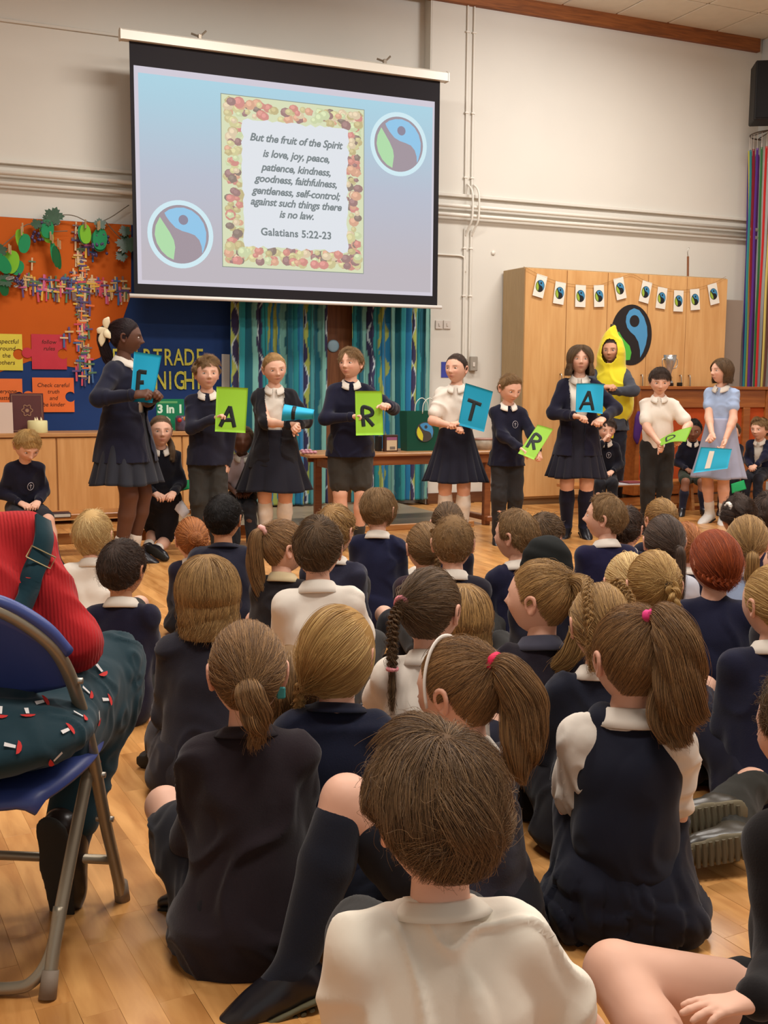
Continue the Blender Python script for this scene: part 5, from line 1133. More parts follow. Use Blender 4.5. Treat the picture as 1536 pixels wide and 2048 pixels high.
    if tk in ('jumper', 'cable'):
        s = SDF(); torso(s, .012, (-.20 if pose == 'stand' else -.07) if len(top) < 3 else top[2], wt=1.30 if pose == 'stand' else (top[3] if len(top) > 3 else 1)); sleeves(s, .004); V, F = s.mesh(vg); V = cloth_folds(V, F, amp, seed)
        if pose == 'stand': F = hemcut(V, F, -.085)
        o = addmesh('jumper', V, F, fabric(tc_, fk))
        if pose == 'stand': md = o.modifiers.new('s', 'SOLIDIFY'); md.thickness = .004
    elif tk in ('polo', 'tshirt'):
        s = SDF(); torso(s, .010, -.08); sleeves(s, .010, False, .72, .003); V, F = s.mesh(vg); o = addmesh('shirt', cloth_folds(V, F, amp * 1.1, seed, 8), F, fabric(tc_, 'polo'))
    elif tk == 'blouse':
        s = SDF(); torso(s, .006, -.0); sleeves(s, .008, False, .5, .008); V, F = s.mesh(vg); o = addmesh('shirt', cloth_folds(V, F, amp, seed, 16), F, fabric(tc_, 'polo'))
    elif tk == 'dress':
        s = SDF(); torso(s, .006, .02); sleeves(s, .006, False, .5, .004); V, F = s.mesh(vg); o = addmesh('dress_top', cloth_folds(V, F, amp * .6, seed, 12), F, fabric(tc_, 'woven'))
    elif tk in ('cardigan', 'blazer'):
        s = SDF(); torso(s, .002, -.0); V, F = s.mesh(vg); addmesh('shirt', cloth_folds(V, F, amp * .7, seed, 10), F, fabric(WHT, 'polo'))
        s = SDF(); torso(s, .016, -.28 if pose == 'stand' else -.10, wt=1.52 if pose == 'stand' else 1.05); sleeves(s, .005); V, F = s.mesh(vg * .85); V = cloth_folds(V, F, amp, seed)
        if pose == 'stand': F = hemcut(V, F, top[3] if len(top) > 3 else -.13)
        if len(top) > 2 and top[2]: F = open_front(V, F, top[2])
        o = addmesh(tk, V, F, fabric(tc_, 'knit')); md = o.modifiers.new('s', 'SOLIDIFY'); md.thickness = .004
    elif tk == 'pinafore':
        s = SDF(); torso(s, .004, -.0); sleeves(s, .006, False, .72, .006); V, F = s.mesh(vg); addmesh('blouse', cloth_folds(V, F, amp, seed, 14), F, fabric(WHT, 'polo'))
        s = SDF(); s.cone(pel - tu * .01, pel + tu * U * .35, .118 * g, .108 * g, .03, n=tf, q=.92); s.cone(pel + tu * U * .35, chest + tu * .01, .108 * g, .108 * g, .03, n=tf, q=.92)
        for sg in (-1, 1): s.cone(chest + trr * sg * .05 * g, shc + trr * sg * .052 * g + tu * .012, .058 * g, .038 * g, .03, n=tf, q=1.0)
        s.cone(chest, shc - tu * .03, .08 * g, .062 * g, .03, n=tf, q=1.0); V, F = s.mesh(vg); addmesh('pinafore', cloth_folds(V, F, amp * .6, seed, 8), F, fabric(tc_, 'woven'))
    if tk in ('jumper', 'cardigan', 'blazer') and lod < 2:
        for i in (0, 1):
            b = MB(); w0 = EL[i] + (WR[i] - EL[i]) * .90; w1 = EL[i] + (WR[i] - EL[i]) * 1.0; b.tube([w0, (w0 + w1) / 2, w1], [.030 * g, .031 * g, .028 * g], 16)
            b.build('cuff', fabric(tc_, 'knit'), root, True)
    # ---- collar
    if collar and not nohead:
        n = 40; V = []; pts = [(.042, .014), (.046, .019), (.051, .016), (.064, -.006), (.073, -.022), (.068, -.026), (.048, -.002), (.042, -.010)]
        for k in range(n):
            t = .20 + (2 * math.pi - .40) * k / (n - 1) if collar != 'crew' else 2 * math.pi * k / n; cf = math.cos(t); dip = -.024 * max(0, cf) ** 2 - .002 + .010 * max(0, -cf); fl_ = 1.0 + .24 * max(0, cf) ** 3
            for (rr_, zz) in pts: V.append(nb + tu * (zz * g * (.9 if collar != 'crew' else .45) + dip * g) + (trr * math.sin(t) + tf * (math.cos(t) * .95)) * rr_ * g ** .7 * 1.0 * (fl_ if zz < .02 else 1) + tf * .004)
        m_ = len(pts); F = np.array([(k * m_ + j, k * m_ + (j + 1) % m_, ((k + 1) % n) * m_ + (j + 1) % m_, ((k + 1) % n) * m_ + j) for k in range(n if collar == 'crew' else n - 1) for j in range(m_)])
        addmesh('collar', np.array(V), F, fabric(collar if collar != 'crew' else tc_, 'polo'))
    # ---- hair
    if hair and not nohead:
        style, hk, kw = hair; kw = dict(kw); d, F = HG[(26, 32) if not faces else (64, 80)]; low = kw.pop('low', 0.0)
        mm = hairline(d, low); ct = kw.pop('cap', .003 if style in ('tied', 'pony') else .005); off = np.clip((mm + .02) / .14, 0, 1) * (ct + .002) - .0015; V = head_surf(d, False) + d * off[:, None]; keep = (mm[F] > -.03).all(1); F2 = F[keep]
        hobj = addmesh('hair', V * hs @ HM.T + hc, F2, hair_mat(hk, True))
        n, rad = {0: (42000, .00026), 1: (14000, .00040), 2: (6000, .0007)}[lod]
        H = Hair(seed, n, rad / hs); ties = kw.pop('ties', []); bands = kw.pop('bands', None); tl = kw.pop('tails', []); br = kw.pop('braids', []); bn = kw.pop('bun', None)
        if style == 'short': H.short(low=low, **kw)
        elif style == 'tied': H.tied(**kw)
        elif style == 'long': H.long(**kw)
        for t_ in tl: H.tail(**t_)
        for t_ in br: H.braid(**t_)
        if bn: H.bun(*bn)
        H.build(HM * hs, hc, hair_mat(hk), hobj)
        for (c_, ax_, R_, r_, colr, nm, lump) in ties:
            V, F = torus(c_, ax_, R_, r_, 20, 8, lump, seed); addmesh(nm, V * hs @ HM.T + hc, np.array(F), mat('hair_tie', colr, .7, ('noise', 80, .4, .002)))
        if bands:
            V = []; 
            a = np.linspace(-1.75, 1.75, 30); P_ = np.stack([np.sin(a), np.full(30, bands[0]), np.cos(a) * 1.0], 1); P_ = nrm(P_); P_ = head_surf(P_, False) + P_ * .013; V, F = tube(P_, .005, 8, True, .5, up=(0, 1, 0)); b = MB(); b.add(V, F); V = np.vstack(b.V); me = mesh('hairband', V * hs @ HM.T + hc, b.F, True); link('hairband', me, mat('hairband', bands[1], .5), root)
    info = dict(root=root, B=B, pel=pel, tu=tu, tf=tf, tr=trr, nb=nb, hc=hc, HM=HM, hs=hs, SH=SH, EL=EL, WR=WR, KN=KN, AN=AN, TO=TO, g=g, f=f, r=r, U=U, chest=chest, shc=shc)
    if extra: extra(info)
    return info
def bearing(x, y): return math.degrees(math.atan2(x, y))
def seated(label, px, py, S, v, hv=None, hp=0, hr=0, lean=6, **kw):
    """seated on the floor: head top at pixel (px,py) and sitting height S; v = view angle (0 away, 90 to the right, 180 to the camera)"""
    h = (S - .1385) / .4425; p = onz(px, py, S); b_ = bearing(p[0], p[1]); fa = b_ + v; g = h / 1.25
    U = .27 * h; dx = math.sin(math.radians(lean)) * (U + .03) + .018
    f = fdir(fa); at = (p[0] - f[0] * dx * .9, p[1] - f[1] * dx * .9)
    hv = v if hv is None else hv
    return person(label, at, fa, h, 'floor', head=(hv - v, hp, hr), lean=lean, **kw)
# ================================================================== THE CAST
LB = (158, 176, 206)
def emblem(side=.045, dz=.0, part='jumper', c=(176, 170, 176)):
    def fn(I):
        o = next((q for q in I['root'].children if q.name.split('.')[0] == part), None)
        if o is None: return
        n = len(o.data.vertices); co = np.zeros(n * 3); o.data.vertices.foreach_get('co', co); co = co.reshape(-1, 3)
        x = (co - I['pel']) @ I['tr']; y = (co - I['pel']) @ I['tf']; z = (co - I['pel']) @ I['tu']; z0 = I['U'] * .70 + dz
        m = (np.abs(x + side * I['g']) < .014) & (np.abs(z - z0) < .014) & (y > 0)
        if not m.any(): return
        p = co[m][np.argmax(y[m])]; b = MB(); N = unit(I['tf'] - .25 * I['tr'])
        U_ = unit(np.cross(N, I['tu'])); W_ = np.cross(U_, N) * -1; W_ = unit(I['tu'])
        ring = [p + N * .004 + U_ * .020 * math.cos(t) + W_ * .024 * math.sin(t) for t in np.linspace(0, 2 * math.pi, 21)]; b.tube(ring, .0017, 5)
        b.tube([p + N * .004 + W_ * .014, p + N * .004 - W_ * .014], .0022, 5); b.tube([p + N * .004 + W_ * .004 - U_ * .008, p + N * .004 + W_ * .004 + U_ * .008], .0020, 5)
        b.build('emblem', mat('emblem_thread', c, .8), I['root'])
    return fn
def standing(label, fx, fy, topy, v, hv, hL=None, hR=None, hem=None, flare=1.0, pleats=14, **kw):
    p = onz(fx, fy); Z = zat(topy, p[0], p[1]); h = (Z - .150) / .889; b_ = bearing(p[0], p[1]); d0 = depth((p[0], p[1], .9)); hands = {}
    if hL: hands[0] = ondepth(hL[0], hL[1], d0 - hL[2])
    if hR: hands[1] = ondepth(hR[0], hR[1], d0 - hR[2])
    if hem: kw['bottom'] = (kw['bottom'][0], kw['bottom'][1], zat(hem, p[0], p[1]) / h, flare, pleats)
    hd = kw.pop('hd', (0, 0)); I = person(label, (p[0], p[1]), b_ + v, h, 'stand', head=(hv - v, hd[0], hd[1]), hands=hands, faces=True, lod=1, group='pupils standing in a row with letter cards', **kw); I['d0'] = d0; return I
STROKES = {'F': [[(.2, .05), (.12, .95), (.85, .95)], [(.16, .52), (.72, .55)]], 'A': [[(.05, .03), (.55, .97), (.85, .03)], [(.22, .34), (.75, .36)]], 'I': [[(.5, .0), (.5, 1.0)]],
           'R': [[(.2, .0), (.14, .96), (.5, 1.0), (.78, .85), (.74, .62), (.2, .5)], [(.36, .5), (.86, .02)]], 'T': [[(.05, .96), (.95, .9)], [(.5, .93), (.42, .02)]], 'D': [[(.2, .0), (.2, 1.0), (.7, .85), (.8, .4), (.2, .0)]], 'P': [[(.2, .0), (.14, .96), (.5, 1.0), (.8, .82), (.7, .6), (.18, .46)]]}
def card(label, C, d, c, letter, bend=0.0, box=(.15, .12, .8, .62), dep=None, roll=0.0, lw=.012, lc=(24, 30, 30), flip=False):
    """C = four pixels TL TR BR BL; d = depth; dep = per-corner depth offsets"""
    dep = dep or (0, 0, 0, 0); Q = [ondepth(x, y, d + e) for (x, y), e in zip(C, dep)]; ctr = sum(Q) / 4
    N = unit(np.cross(Q[1] - Q[0], Q[3] - Q[0])); 
    if N @ (CP - ctr) < 0: N = -N
    wdt = np.linalg.norm(Q[1] - Q[0])
    def S(u, v, off=0.0):
        u = np.asarray(u, float)[..., None]; v = np.asarray(v, float)[..., None]
        P_ = Q[0] * (1 - u) * v + Q[1] * u * v + Q[2] * u * (1 - v) + Q[3] * (1 - u) * (1 - v)
        if roll: return P_ + N * (roll * np.sin(v * math.pi) + off)
        return P_ + N * (bend * wdt * np.sin(u * math.pi) + .003 * np.sin(v * 5 + 1) + off)
    n = 16; u, v = np.meshgrid(np.linspace(0, 1, n), np.linspace(0, 1, n), indexing='ij'); A = S(u, v).reshape(-1, 3); B_ = S(u, v, -.0012).reshape(-1, 3); I = np.arange(n * n).reshape(n, n)
    f1 = np.stack([I[:-1, :-1], I[1:, :-1], I[1:, 1:], I[:-1, 1:]], -1).reshape(-1, 4); F = [tuple(q) for q in f1] + [tuple(q[::-1] + n * n) for q in f1]
    rim = list(I[:, 0]) + list(I[-1, 1:]) + list(I[-2::-1, -1]) + list(I[0, -2:0:-1]); F += [(rim[i], rim[(i + 1) % len(rim)], rim[(i + 1) % len(rim)] + n * n, rim[i] + n * n) for i in range(len(rim))]
    e = empty('letter_card', ctr, label, 'card', 'letter cards held by the pupils'); link('sheet', mesh('sheet', np.vstack([A, B_]) - ctr, F, True), mat('card_%d_%d' % (c[0], c[2]), c, .6), e)
    b = MB(); x0, y0, x1, y1 = box
    for st in STROKES.get(letter, []):
        P_ = cr([(x0 + (x1 - x0) * a, y0 + (y1 - y0) * q, 0) for a, q in st], 3 + 9 * len(st)) if letter in 'RPD' else np.array([(x0 + (x1 - x0) * a, y0 + (y1 - y0) * q, 0) for k in range(len(st) - 1) for a, q in [(st[k][0] + (st[k + 1][0] - st[k][0]) * t, st[k][1] + (st[k + 1][1] - st[k][1]) * t) for t in np.linspace(0, 1, 8)]])
        p3 = S(P_[:, 0], P_[:, 1], .0012); V, F = tube(p3, lw * .55, 6, True, .25, up=N); b.add(V - ctr, F)
    if letter in STROKES: b.build('letter', mat('marker_ink', lc, .5), e)
    return e, S, ctr
CYAN, LIME = (22, 164, 206), (148, 204, 52)
# ---------------------------------------------------------------- standing pupils
def bow(I):
    p = I['hc'] + I['HM'] @ (np.array([-.0, -.095, .04]) * I['hs']) + I['HM'] @ np.array([.03, -.02, 0]); b = MB(); X = I['HM'] @ np.array([1, 0, 0]); Yb = I['HM'] @ np.array([0, -1, 0]); up = np.array([0, 0, 1.0])
    for dv, L in ((unit(up * 1 + X * .0 - Yb * .2), .07), (unit(-up + X * .1 + Yb * .3), .11), (unit(Yb * .9 - up * .5), .06), (unit(-Yb * .3 - up * .7 + X * .4), .07)):
        b.tube(cr([p, p + dv * L * .5 + Yb * .01, p + dv * L], 8), [.006, .012, .018, .021, .022, .02, .012, .004], 10, True, None, .3, up=X)
    b.build('hair_bow', mat('cream_satin', (226, 208, 170), .5, sheen=.3), I['root'], True)
hF = standing('pupil with dark braided hair and cream bow holding the blue letter F card', 256, 1128, 632, 122, 95, hL=(312, 792, .22), hR=(266, 790, .33), hem=966, flare=.95, top=('cardigan', (27, 28, 44), .035, -.14), bottom=('skirt', (40, 42, 50)), sock=(WHT, .22), skin=SKIND, bulk=1.12,
    hair=('tied', 'plum', dict(T=(0, -.9, .35), thick=.010, loose=.12, cap=.006, tails=[dict(pts=[(0, -.085, .045), (0, -.13, .03), (.0, -.135, -.04), (.0, -.11, -.12), (0, -.09, -.17)], radii=[.014, .032, .036, .03, .012], wave=.012, cl=24)])), extra=bow, elbows={1: (.7, -.7, -.6)}, hd=(4, 0), hpose=['grip', 'grip'], palms={1: (.6, .2, .7), 0: (-.7, .2, .6)})
card('blue card with a black letter F, held by the girl with the cream bow', [(268, 703), (323, 711), (305, 806), (261, 803)], hF['d0'] - .30, CYAN, 'F', .03, (.2, .12, .62, .64), dep=(0, 0, 0, 0), lw=.023)
hA = standing('curly fair-haired boy in navy jumper holding the green letter A card', 418, 1110, 709, 178, 170, hR=(428, 838, .20), hL=None, top=('jumper', (34, 34, 48)), bottom=('trousers', (52, 50, 46)), elbows={1: (.5, .2, -.9)}, hair=('short', 'lbrown', dict(L=.05, thick=.022, mess=.9, fringe=.03)), hpose=['relaxed', 'grip'], palms={1: (.5, -.4, .6)})
card('lime card with a black letter A, held by the curly fair-haired boy', [(433, 773), (496, 776), (491, 866), (430, 863)], hA['d0'] - .235, LIME, 'A', .02, (.14, .1, .72, .58), lw=.023)
hI = standing('fair-haired girl in white shirt and dark cardigan holding a curled blue card', 550, 1100, 700, 178, 166, hR=(579, 850, .22), hL=(596, 850, .24), hem=980, flare=1.35, pleats=10, top=('cardigan', (28, 26, 30), .06), bottom=('skirt', (26, 26, 36)), sock=(WHT, .80), bulk=1.12, hd=(10, 6), hair=('tied', 'dblond', dict(T=(.1, -.9, .2), thick=.006, loose=.05, tails=[dict(pts=[(0, -.095, .02), (.01, -.12, -.0), (.02, -.11, -.06)], radii=[.01, .02, .01])])), elbows={0: (-1, -.3, -.8), 1: (1, -.3, -.8)}, hpose='grip', palms={0: (0, -.9, .4), 1: (0, -.9, .4)})
card('curled-up blue card, its letter partly hidden, held by the fair-haired girl', [(569, 808), (629, 819), (627, 838), (563, 842)], hI['d0'] - .24, (40, 172, 214), 'I', 0, (.25, .05, .45, .95), roll=.045, lw=.023)
hR_ = standing('tall boy in navy jumper and grey shorts holding the green letter R card', 700, 1098, 689, 176, 206, hR=(703, 834, .20), hL=(776, 812, .22), top=('jumper', (26, 26, 44)), bottom=('shorts', (56, 52, 46)), sock=((60, 56, 50), .25), bulk=1.12, hair=('short', 'lbrown', dict(L=.06, thick=.016, mess=.35, fringe=.05)), hpose='grip', palms={0: (-.4, -.3, .8), 1: (.5, -.4, .6)}, elbows={0: (-1.2, -.2, -.7), 1: (1.2, -.2, -.7)})
card('lime card with a black letter R, held upright by the tall boy in shorts', [(710, 782), (764, 782), (767, 870), (712, 871)], hR_['d0'] - .245, LIME, 'R', .02, (.18, .2, .72, .62), lw=.023)
hT = standing('dark-haired girl in white polo shirt and navy skirt holding the blue letter T card', 908, 1080, 702, 183, 207, hR=(903, 852, .20), hL=(922, 846, .22), hem=962, flare=1.35, pleats=18, top=('polo', WHT), bottom=('skirt', (25, 25, 38)), sock=(WHT, .80), hair=('tied', 'dbrown', dict(T=(0, -.95, .2), thick=.005, loose=.03, bun=((0, -.11, .03), .026))), hpose='grip', palms={0: (-.4, -.3, .8), 1: (.4, -.3, .8)}, elbows={1: (1.4, -.5, -.6), 0: (-1, -.5, -.6)})
card('blue card with a black letter T, tilted, held by the dark-haired girl', [(931, 766), (986, 783), (968, 864), (916, 850)], hT['d0'] - .26, (10, 142, 176), 'T', .02, (.16, .16, .72, .66), lw=.023)
hP = standing('small boy looking down at a tilted green letter card in navy jumper', 1010, 1087, 741, 168, 148, hR=(1040, 896, .18), hL=(1079, 908, .2), top=('jumper', (26, 26, 42)), bottom=('trousers', (44, 42, 42)), hd=(24, 0), hair=('short', 'lbrown', dict(L=.035, thick=.010, mess=.2)), hpose='grip', palms={0: (-.2, -.5, .8), 1: (.2, -.5, .8)}, extra=emblem(.045), elbows={0: (-1, -.5, -.6), 1: (1, -.5, -.6)})
card('green card with a black letter R, tilted, held by the small boy looking down', [(1075, 849), (1106, 858), (1068, 920), (1036, 907)], hP['d0'] - .24, (140, 190, 60), 'R', .02, (.1, .25, .8, .7), dep=(.10, .06, -.02, .02), lw=.020)
hB = standing('girl with a dark bob in long navy cardigan holding the curved letter A card', 1150, 1074, 684, 178, 174, hR=(1149, 832, .20), hL=(1208, 836, .20), hem=954, flare=1.05, pleats=18, top=('cardigan', (27, 26, 42), .065), bottom=('skirt', (30, 29, 40)), sock=(NAVY, .80), hair=('long', 'brown', dict(zend=-.118, thick=.020, open_face=50, flare=.22, wave=.010)), hpose='grip', palms={0: (-.4, -.4, .7), 1: (.4, -.4, .7)}, elbows={0: (-1.2, -.4, -.8), 1: (1.2, -.4, -.8)})
card('blue card with a black letter A, curved, held by the girl with the dark bob', [(1153, 767), (1208, 769), (1205, 828), (1151, 824)], hB['d0'] - .23, (36, 170, 212), 'A', .22, (.12, .06, .68, .74), lw=.021)
hD = standing('short dark-haired boy in white polo shirt looking down at a green card', 1308, 1066, 729, 177, 174, hR=(1316, 884, .20), hL=(1362, 872, .20), top=('polo', WHT), bottom=('trousers', (42, 40, 38)), hd=(16, 0), hair=('short', 'dbrown', dict(L=.045, thick=.010, mess=.15, fringe=.04)), hpose='grip', palms={0: (-.2, -.7, .6), 1: (.2, -.7, .6)}, elbows={0: (-1.3, -.3, -.8), 1: (1.3, -.3, -.8)})
card('green card seen almost edge-on, held by the boy in the white polo shirt', [(1318, 880), (1384, 853), (1372, 884), (1322, 892)], hD['d0'] - .26, (120, 168, 44), 'D', .06, (.15, .2, .6, .8), dep=(.08, .08, -.05, -.05), lw=.012)
hG = standing('smiling girl in pale blue summer dress with a blue card held low', 1432, 1046, 711, 200, 232, hL=(1448, 893, .20), hR=(1425, 893, .24), hem=955, flare=1.15, pleats=8, top=('dress', LB), bottom=('dress', (164, 168, 190)), sock=(WHT, .3), shoe=(226, 222, 216), hair=('long', 'brown', dict(zend=-.10, thick=.010, open_face=70, wave=.004)), hpose='curl', palms={0: (-.3, -.8, .5), 1: (.3, -.8, .5)})
e_, S_, c_ = card('blue card with a white label, held low by the girl in the pale blue dress', [(1402, 894), (1464, 898), (1455, 937), (1386, 946)], hG['d0'] - .27, (44, 178, 216), '', .03, dep=(0, 0, 0, 0))
b = MB(); b.add(np.array([S_(np.array(u), np.array(v), .0015) for u, v in ((.30, .12), (.46, .12), (.46, .86), (.30, .86))]) - c_, [(0, 1, 2, 3)]); b.build('white_label', wm, e_)

# ---------------------------------------------------------------- adult in the banana costume
p = ony(1218, 720, 8.02); X_, Y_ = p[0], 7.98; hZ = zat(672, X_, Y_); b_ = bearing(X_, Y_)
def banana(I):
    hc, HM, hs, g = I['hc'], I['HM'], I['hs'], I['g']; up = np.array([0, 0, 1.0]); R_ = rdir(b_); f = I['f']; zb = zat(876, X_, Y_)
    s = SDF(); pel, nb = I['pel'], I['nb']; B_ = np.array([0, 0, 0.0]); base = pel * np.array([1, 1, 0])
    P_ = [base + up * zb, base + up * (zb + .25) + R_ * .015, pel + up * .12 + R_ * .02, I['chest'] + R_ * .015, nb - up * .03, hc - up * .02, hc + up * .10 - R_ * .005, hc + up * .19 + R_ * .01]
    s.chain(P_, [.125, .155, .175, .172, .128, .118, .070, .026], .03, n=f, q=.86, res=26); V, F = s.mesh(.008)
    V = V + f * 0.0; V = cloth_folds(V, F, .010, 5, 7); L = (V - hc) @ HM; keep = ~(((L[:, 0] / .068) ** 2 + ((L[:, 2] + .004) / .102) ** 2 < 1) & (L[:, 1] > .0))[F].any(1); zt = V[:, 2] > zb + .0
    keep &= zt[F].all(1); o = link('banana_costume', mesh('banana_costume', V, F[keep], True), mat('yellow_felt', (226, 206, 36), .85, ('noise', 120, .15, .002), .05, sheen=.3), I['root']); md = o.modifiers.new('s', 'SOLIDIFY'); md.thickness = .004
    bb = MB(); q = hc + up * .19; bb.tube([q, q + up * .035], [.022, .017], 10); bb.build('banana_stalk', mat('stalk_dark', (60, 50, 36), .7), I['root'], True)
d0 = depth((X_, Y_, 1.0))
person('person dressed as a yellow banana standing in front of the tall cupboard', (X_, Y_), b_ + 186, (hZ - .150) / .889, 'stand', head=(8, 4, 0), faces=True, top=('jumper', (66, 68, 76)), bottom=('trousers', (30, 30, 40)), collar=None, skin=(206, 150, 118), hair=('short', 'dbrown', dict(L=.03, thick=.006, mess=.05)), hands={0: ondepth(1218, 782, d0 - .26), 1: ondepth(1206, 775, d0 - .26)}, elbows={0: (-1.6, .1, -.5), 1: (1.4, .0, -.6)}, hpose='grip', extra=banana, hscale=1.04)
# ---------------------------------------------------------------- pupils on the benches
def onbench(label, px, Y, topy, v, hv, z0=.27, lean=8, hp=0, hr=0, **kw):
    p = ony(px, topy + 30, Y); b_ = bearing(p[0], Y); f = fdir(b_ + v); Z = zat(topy, p[0], Y); la = math.radians(lean); h = (Z - z0 - .13 + .03 * math.sin(math.radians(hp))) / (.4425 * math.cos(la)); U = .27 * h; at = (p[0] - f[0] * math.sin(la) * U, Y - f[1] * math.sin(la) * U)
    faces = kw.pop('faces', True); return person(label, at, b_ + v, h, 'bench', z0=z0, head=(hv - v, hp, hr), lean=lean, faces=faces, group='pupils sitting on the benches', **kw)
onbench('blond boy in navy jumper looking down at his lap at the left edge', 48, 6.78, 862, 165, 158, hp=38, lean=16, top=('jumper', NAVY), bottom=('shorts', (40, 40, 46)), collar=None, hair=('short', 'blond', dict(L=.05, thick=.010, mess=.2, fringe=.03)), extra=emblem(.04, -.02), hpose='curl', sock=((40, 38, 40), .5), spread=2.0)
b2 = onbench('seated girl with long dark ponytail over her shoulder behind the girl with letter F', 320, 6.98, 830, 172, 172, lean=5, top=('jumper', (24, 24, 32)), bottom=('skirt', BLK), sock=(WHT, .16), hair=('tied', 'brown', dict(T=(-.3, -.9, .1), thick=.006, loose=.05, tails=[dict(pts=[(-.03, -.09, .0), (-.07, -.04, -.08), (-.075, .02, -.14), (-.07, .05, -.20)], radii=[.014, .022, .022, .01], wave=.006)])),
    ankles={0: onz(314, 1100, .06), 1: onz(296, 1094, .06)}, knees={0: ondepth(352, 985, depth(onz(330, 1095)) - .02), 1: ondepth(318, 990, depth(onz(330, 1095)))}, toes={0: onz(334, 1112, .03), 1: onz(300, 1122, .03)})
d2 = depth(onz(330, 1095)) - .30
def sheet(label, C, d, c, dep=(0, 0, 0, 0), name='paper_sheet', cat='paper', bend=.05):
    Q = [ondepth(x, y, d + e) for (x, y), e in zip(C, dep)]; ctr = sum(Q) / 4; N = unit(np.cross(Q[1] - Q[0], Q[3] - Q[0])); N = N if N @ (CP - ctr) > 0 else -N; n = 10; u, v = np.meshgrid(np.linspace(0, 1, n), np.linspace(0, 1, n), indexing='ij'); u = u[..., None]; v = v[..., None]
    P_ = Q[0] * (1 - u) * v + Q[1] * u * v + Q[2] * u * (1 - v) + Q[3] * (1 - u) * (1 - v) + N * bend * np.sin(u * math.pi) * np.sin(v * 2.6) * .5; I = np.arange(n * n).reshape(n, n); F = np.stack([I[:-1, :-1], I[1:, :-1], I[1:, 1:], I[:-1, 1:]], -1).reshape(-1, 4)
    o = link(name, mesh(name, P_.reshape(-1, 3) - ctr, F, True), mat('sheet_%s' % name + str(c[0]), c, .7), None, ctr); md = o.modifiers.new('s', 'SOLIDIFY'); md.thickness = .0015; tag(o, label, cat); return o
sheet('white sheets of paper drooping over the lap of the seated girl', [(309, 977), (352, 980), (380, 1024), (366, 1037)], d2, (226, 218, 216), (0, .06, -.02, -.04))
sheet('green folder on the lap of the seated girl behind the curly boy', [(350, 966), (384, 958), (384, 977), (352, 984)], d2 + .06, (20, 150, 84), (.04, .04, 0, 0), 'folder', 'folder', .01)
onbench('pupil in pale shirt and dark sleeves hidden between the first boy and fair-haired girl', 484, 7.05, 850, 180, 176, lean=10, top=('polo', (214, 196, 200)), bottom=('trousers', (30, 30, 34)), hair=('short', 'brown', dict(L=.04)), skin=SKIND, faces=False)
onbench('dark-haired boy on the bench with his hand at his mouth', 1212, 7.6, 835, 176, 170, lean=10, hp=12, top=('jumper', (22, 22, 32)), bottom=('trousers', (26, 26, 32)), hair=('short', 'dbrown', dict(L=.06, thick=.014, mess=.3, fringe=.03)), hands={1: ondepth(1206, 884, depth(ony(1212, 860, 7.6)) - .13)}, elbows={1: (.6, .3, -1)}, extra=emblem(.045))
onbench('dark-skinned boy on the bench with clasped hands behind the green card', 1385, 7.6, 838, 172, 180, lean=12, hp=14, top=('jumper', (22, 22, 36)), bottom=('shorts', (42, 48, 38)), sock=((34, 34, 50), .7), skin=(128, 84, 62), hair=('short', 'black', dict(L=.02, thick=.006, mess=.1)), hpose='curl', spread=1.6)
onbench('pupil in dark blazer almost hidden behind the girl in the pale blue dress', 1462, 7.5, 842, 180, 185, lean=10, top=('jumper', (26, 24, 34)), bottom=('trousers', BLK), hair=('short', 'brown', dict(L=.05)), faces=False, hands={0: ondepth(1480, 962, depth(ony(1462, 900, 7.5)) - .28)})
b6 = onbench('light-haired boy in navy blazer and white shirt at the right end of the bench', 1521, 7.6, 836, 196, 205, lean=14, hp=6, top=('cardigan', (26, 27, 48), .05), bottom=('trousers', (34, 34, 42)), hair=('short', 'lbrown', dict(L=.05, thick=.016, mess=.6, fringe=.02)), hpose='curl', hands={0: ondepth(1500, 948, depth(ony(1500, 900, 7.6)) - .22)})
sheet('green folder in a hand beside the girl in the pale blue dress', [(1462, 968), (1488, 960), (1493, 978), (1464, 987)], depth(ony(1462, 900, 7.5)) - .27, (24, 152, 84), (.03, .03, 0, 0), 'folder', 'folder', .01)
for (x0, x1, y0, y1, c, lab) in ((1222, 1284, 970, 980, (200, 196, 200), 'pale booklet lying on the right bench'), (1252, 1284, 963, 970, (130, 60, 66), 'dark red booklet lying on top of the pale booklet')):
    p, q = ony(x0, y1, 7.6), ony(x1, y1, 7.6); b = MB(); hgt = .012; b.box((0, 0, 0), (q[0] - p[0], .14, hgt), bev=.002); o = b.build('booklet', mat('booklet_%d' % c[0], c, .6)); o.location = (p[0], 7.56, .271 + (0 if c[0] > 150 else .0125)); tag(o, lab, 'booklet')
b = MB(); b.box((-.07, 0, 0), (.07, .1, .03), bev=.003); p = ony(117, 1000, 6.95); o = b.build('hymn_book', mat('dark_book', (54, 30, 34), .5)); o.location = (ony(118, 1000, 6.93)[0], 6.93, .271); tag(o, 'dark book on the bench beside the blond boy looking down', 'book')
b = MB(); b.box((-.066, -.001, .006), (.066, .0, .024)); b.build('pages', wm, o)

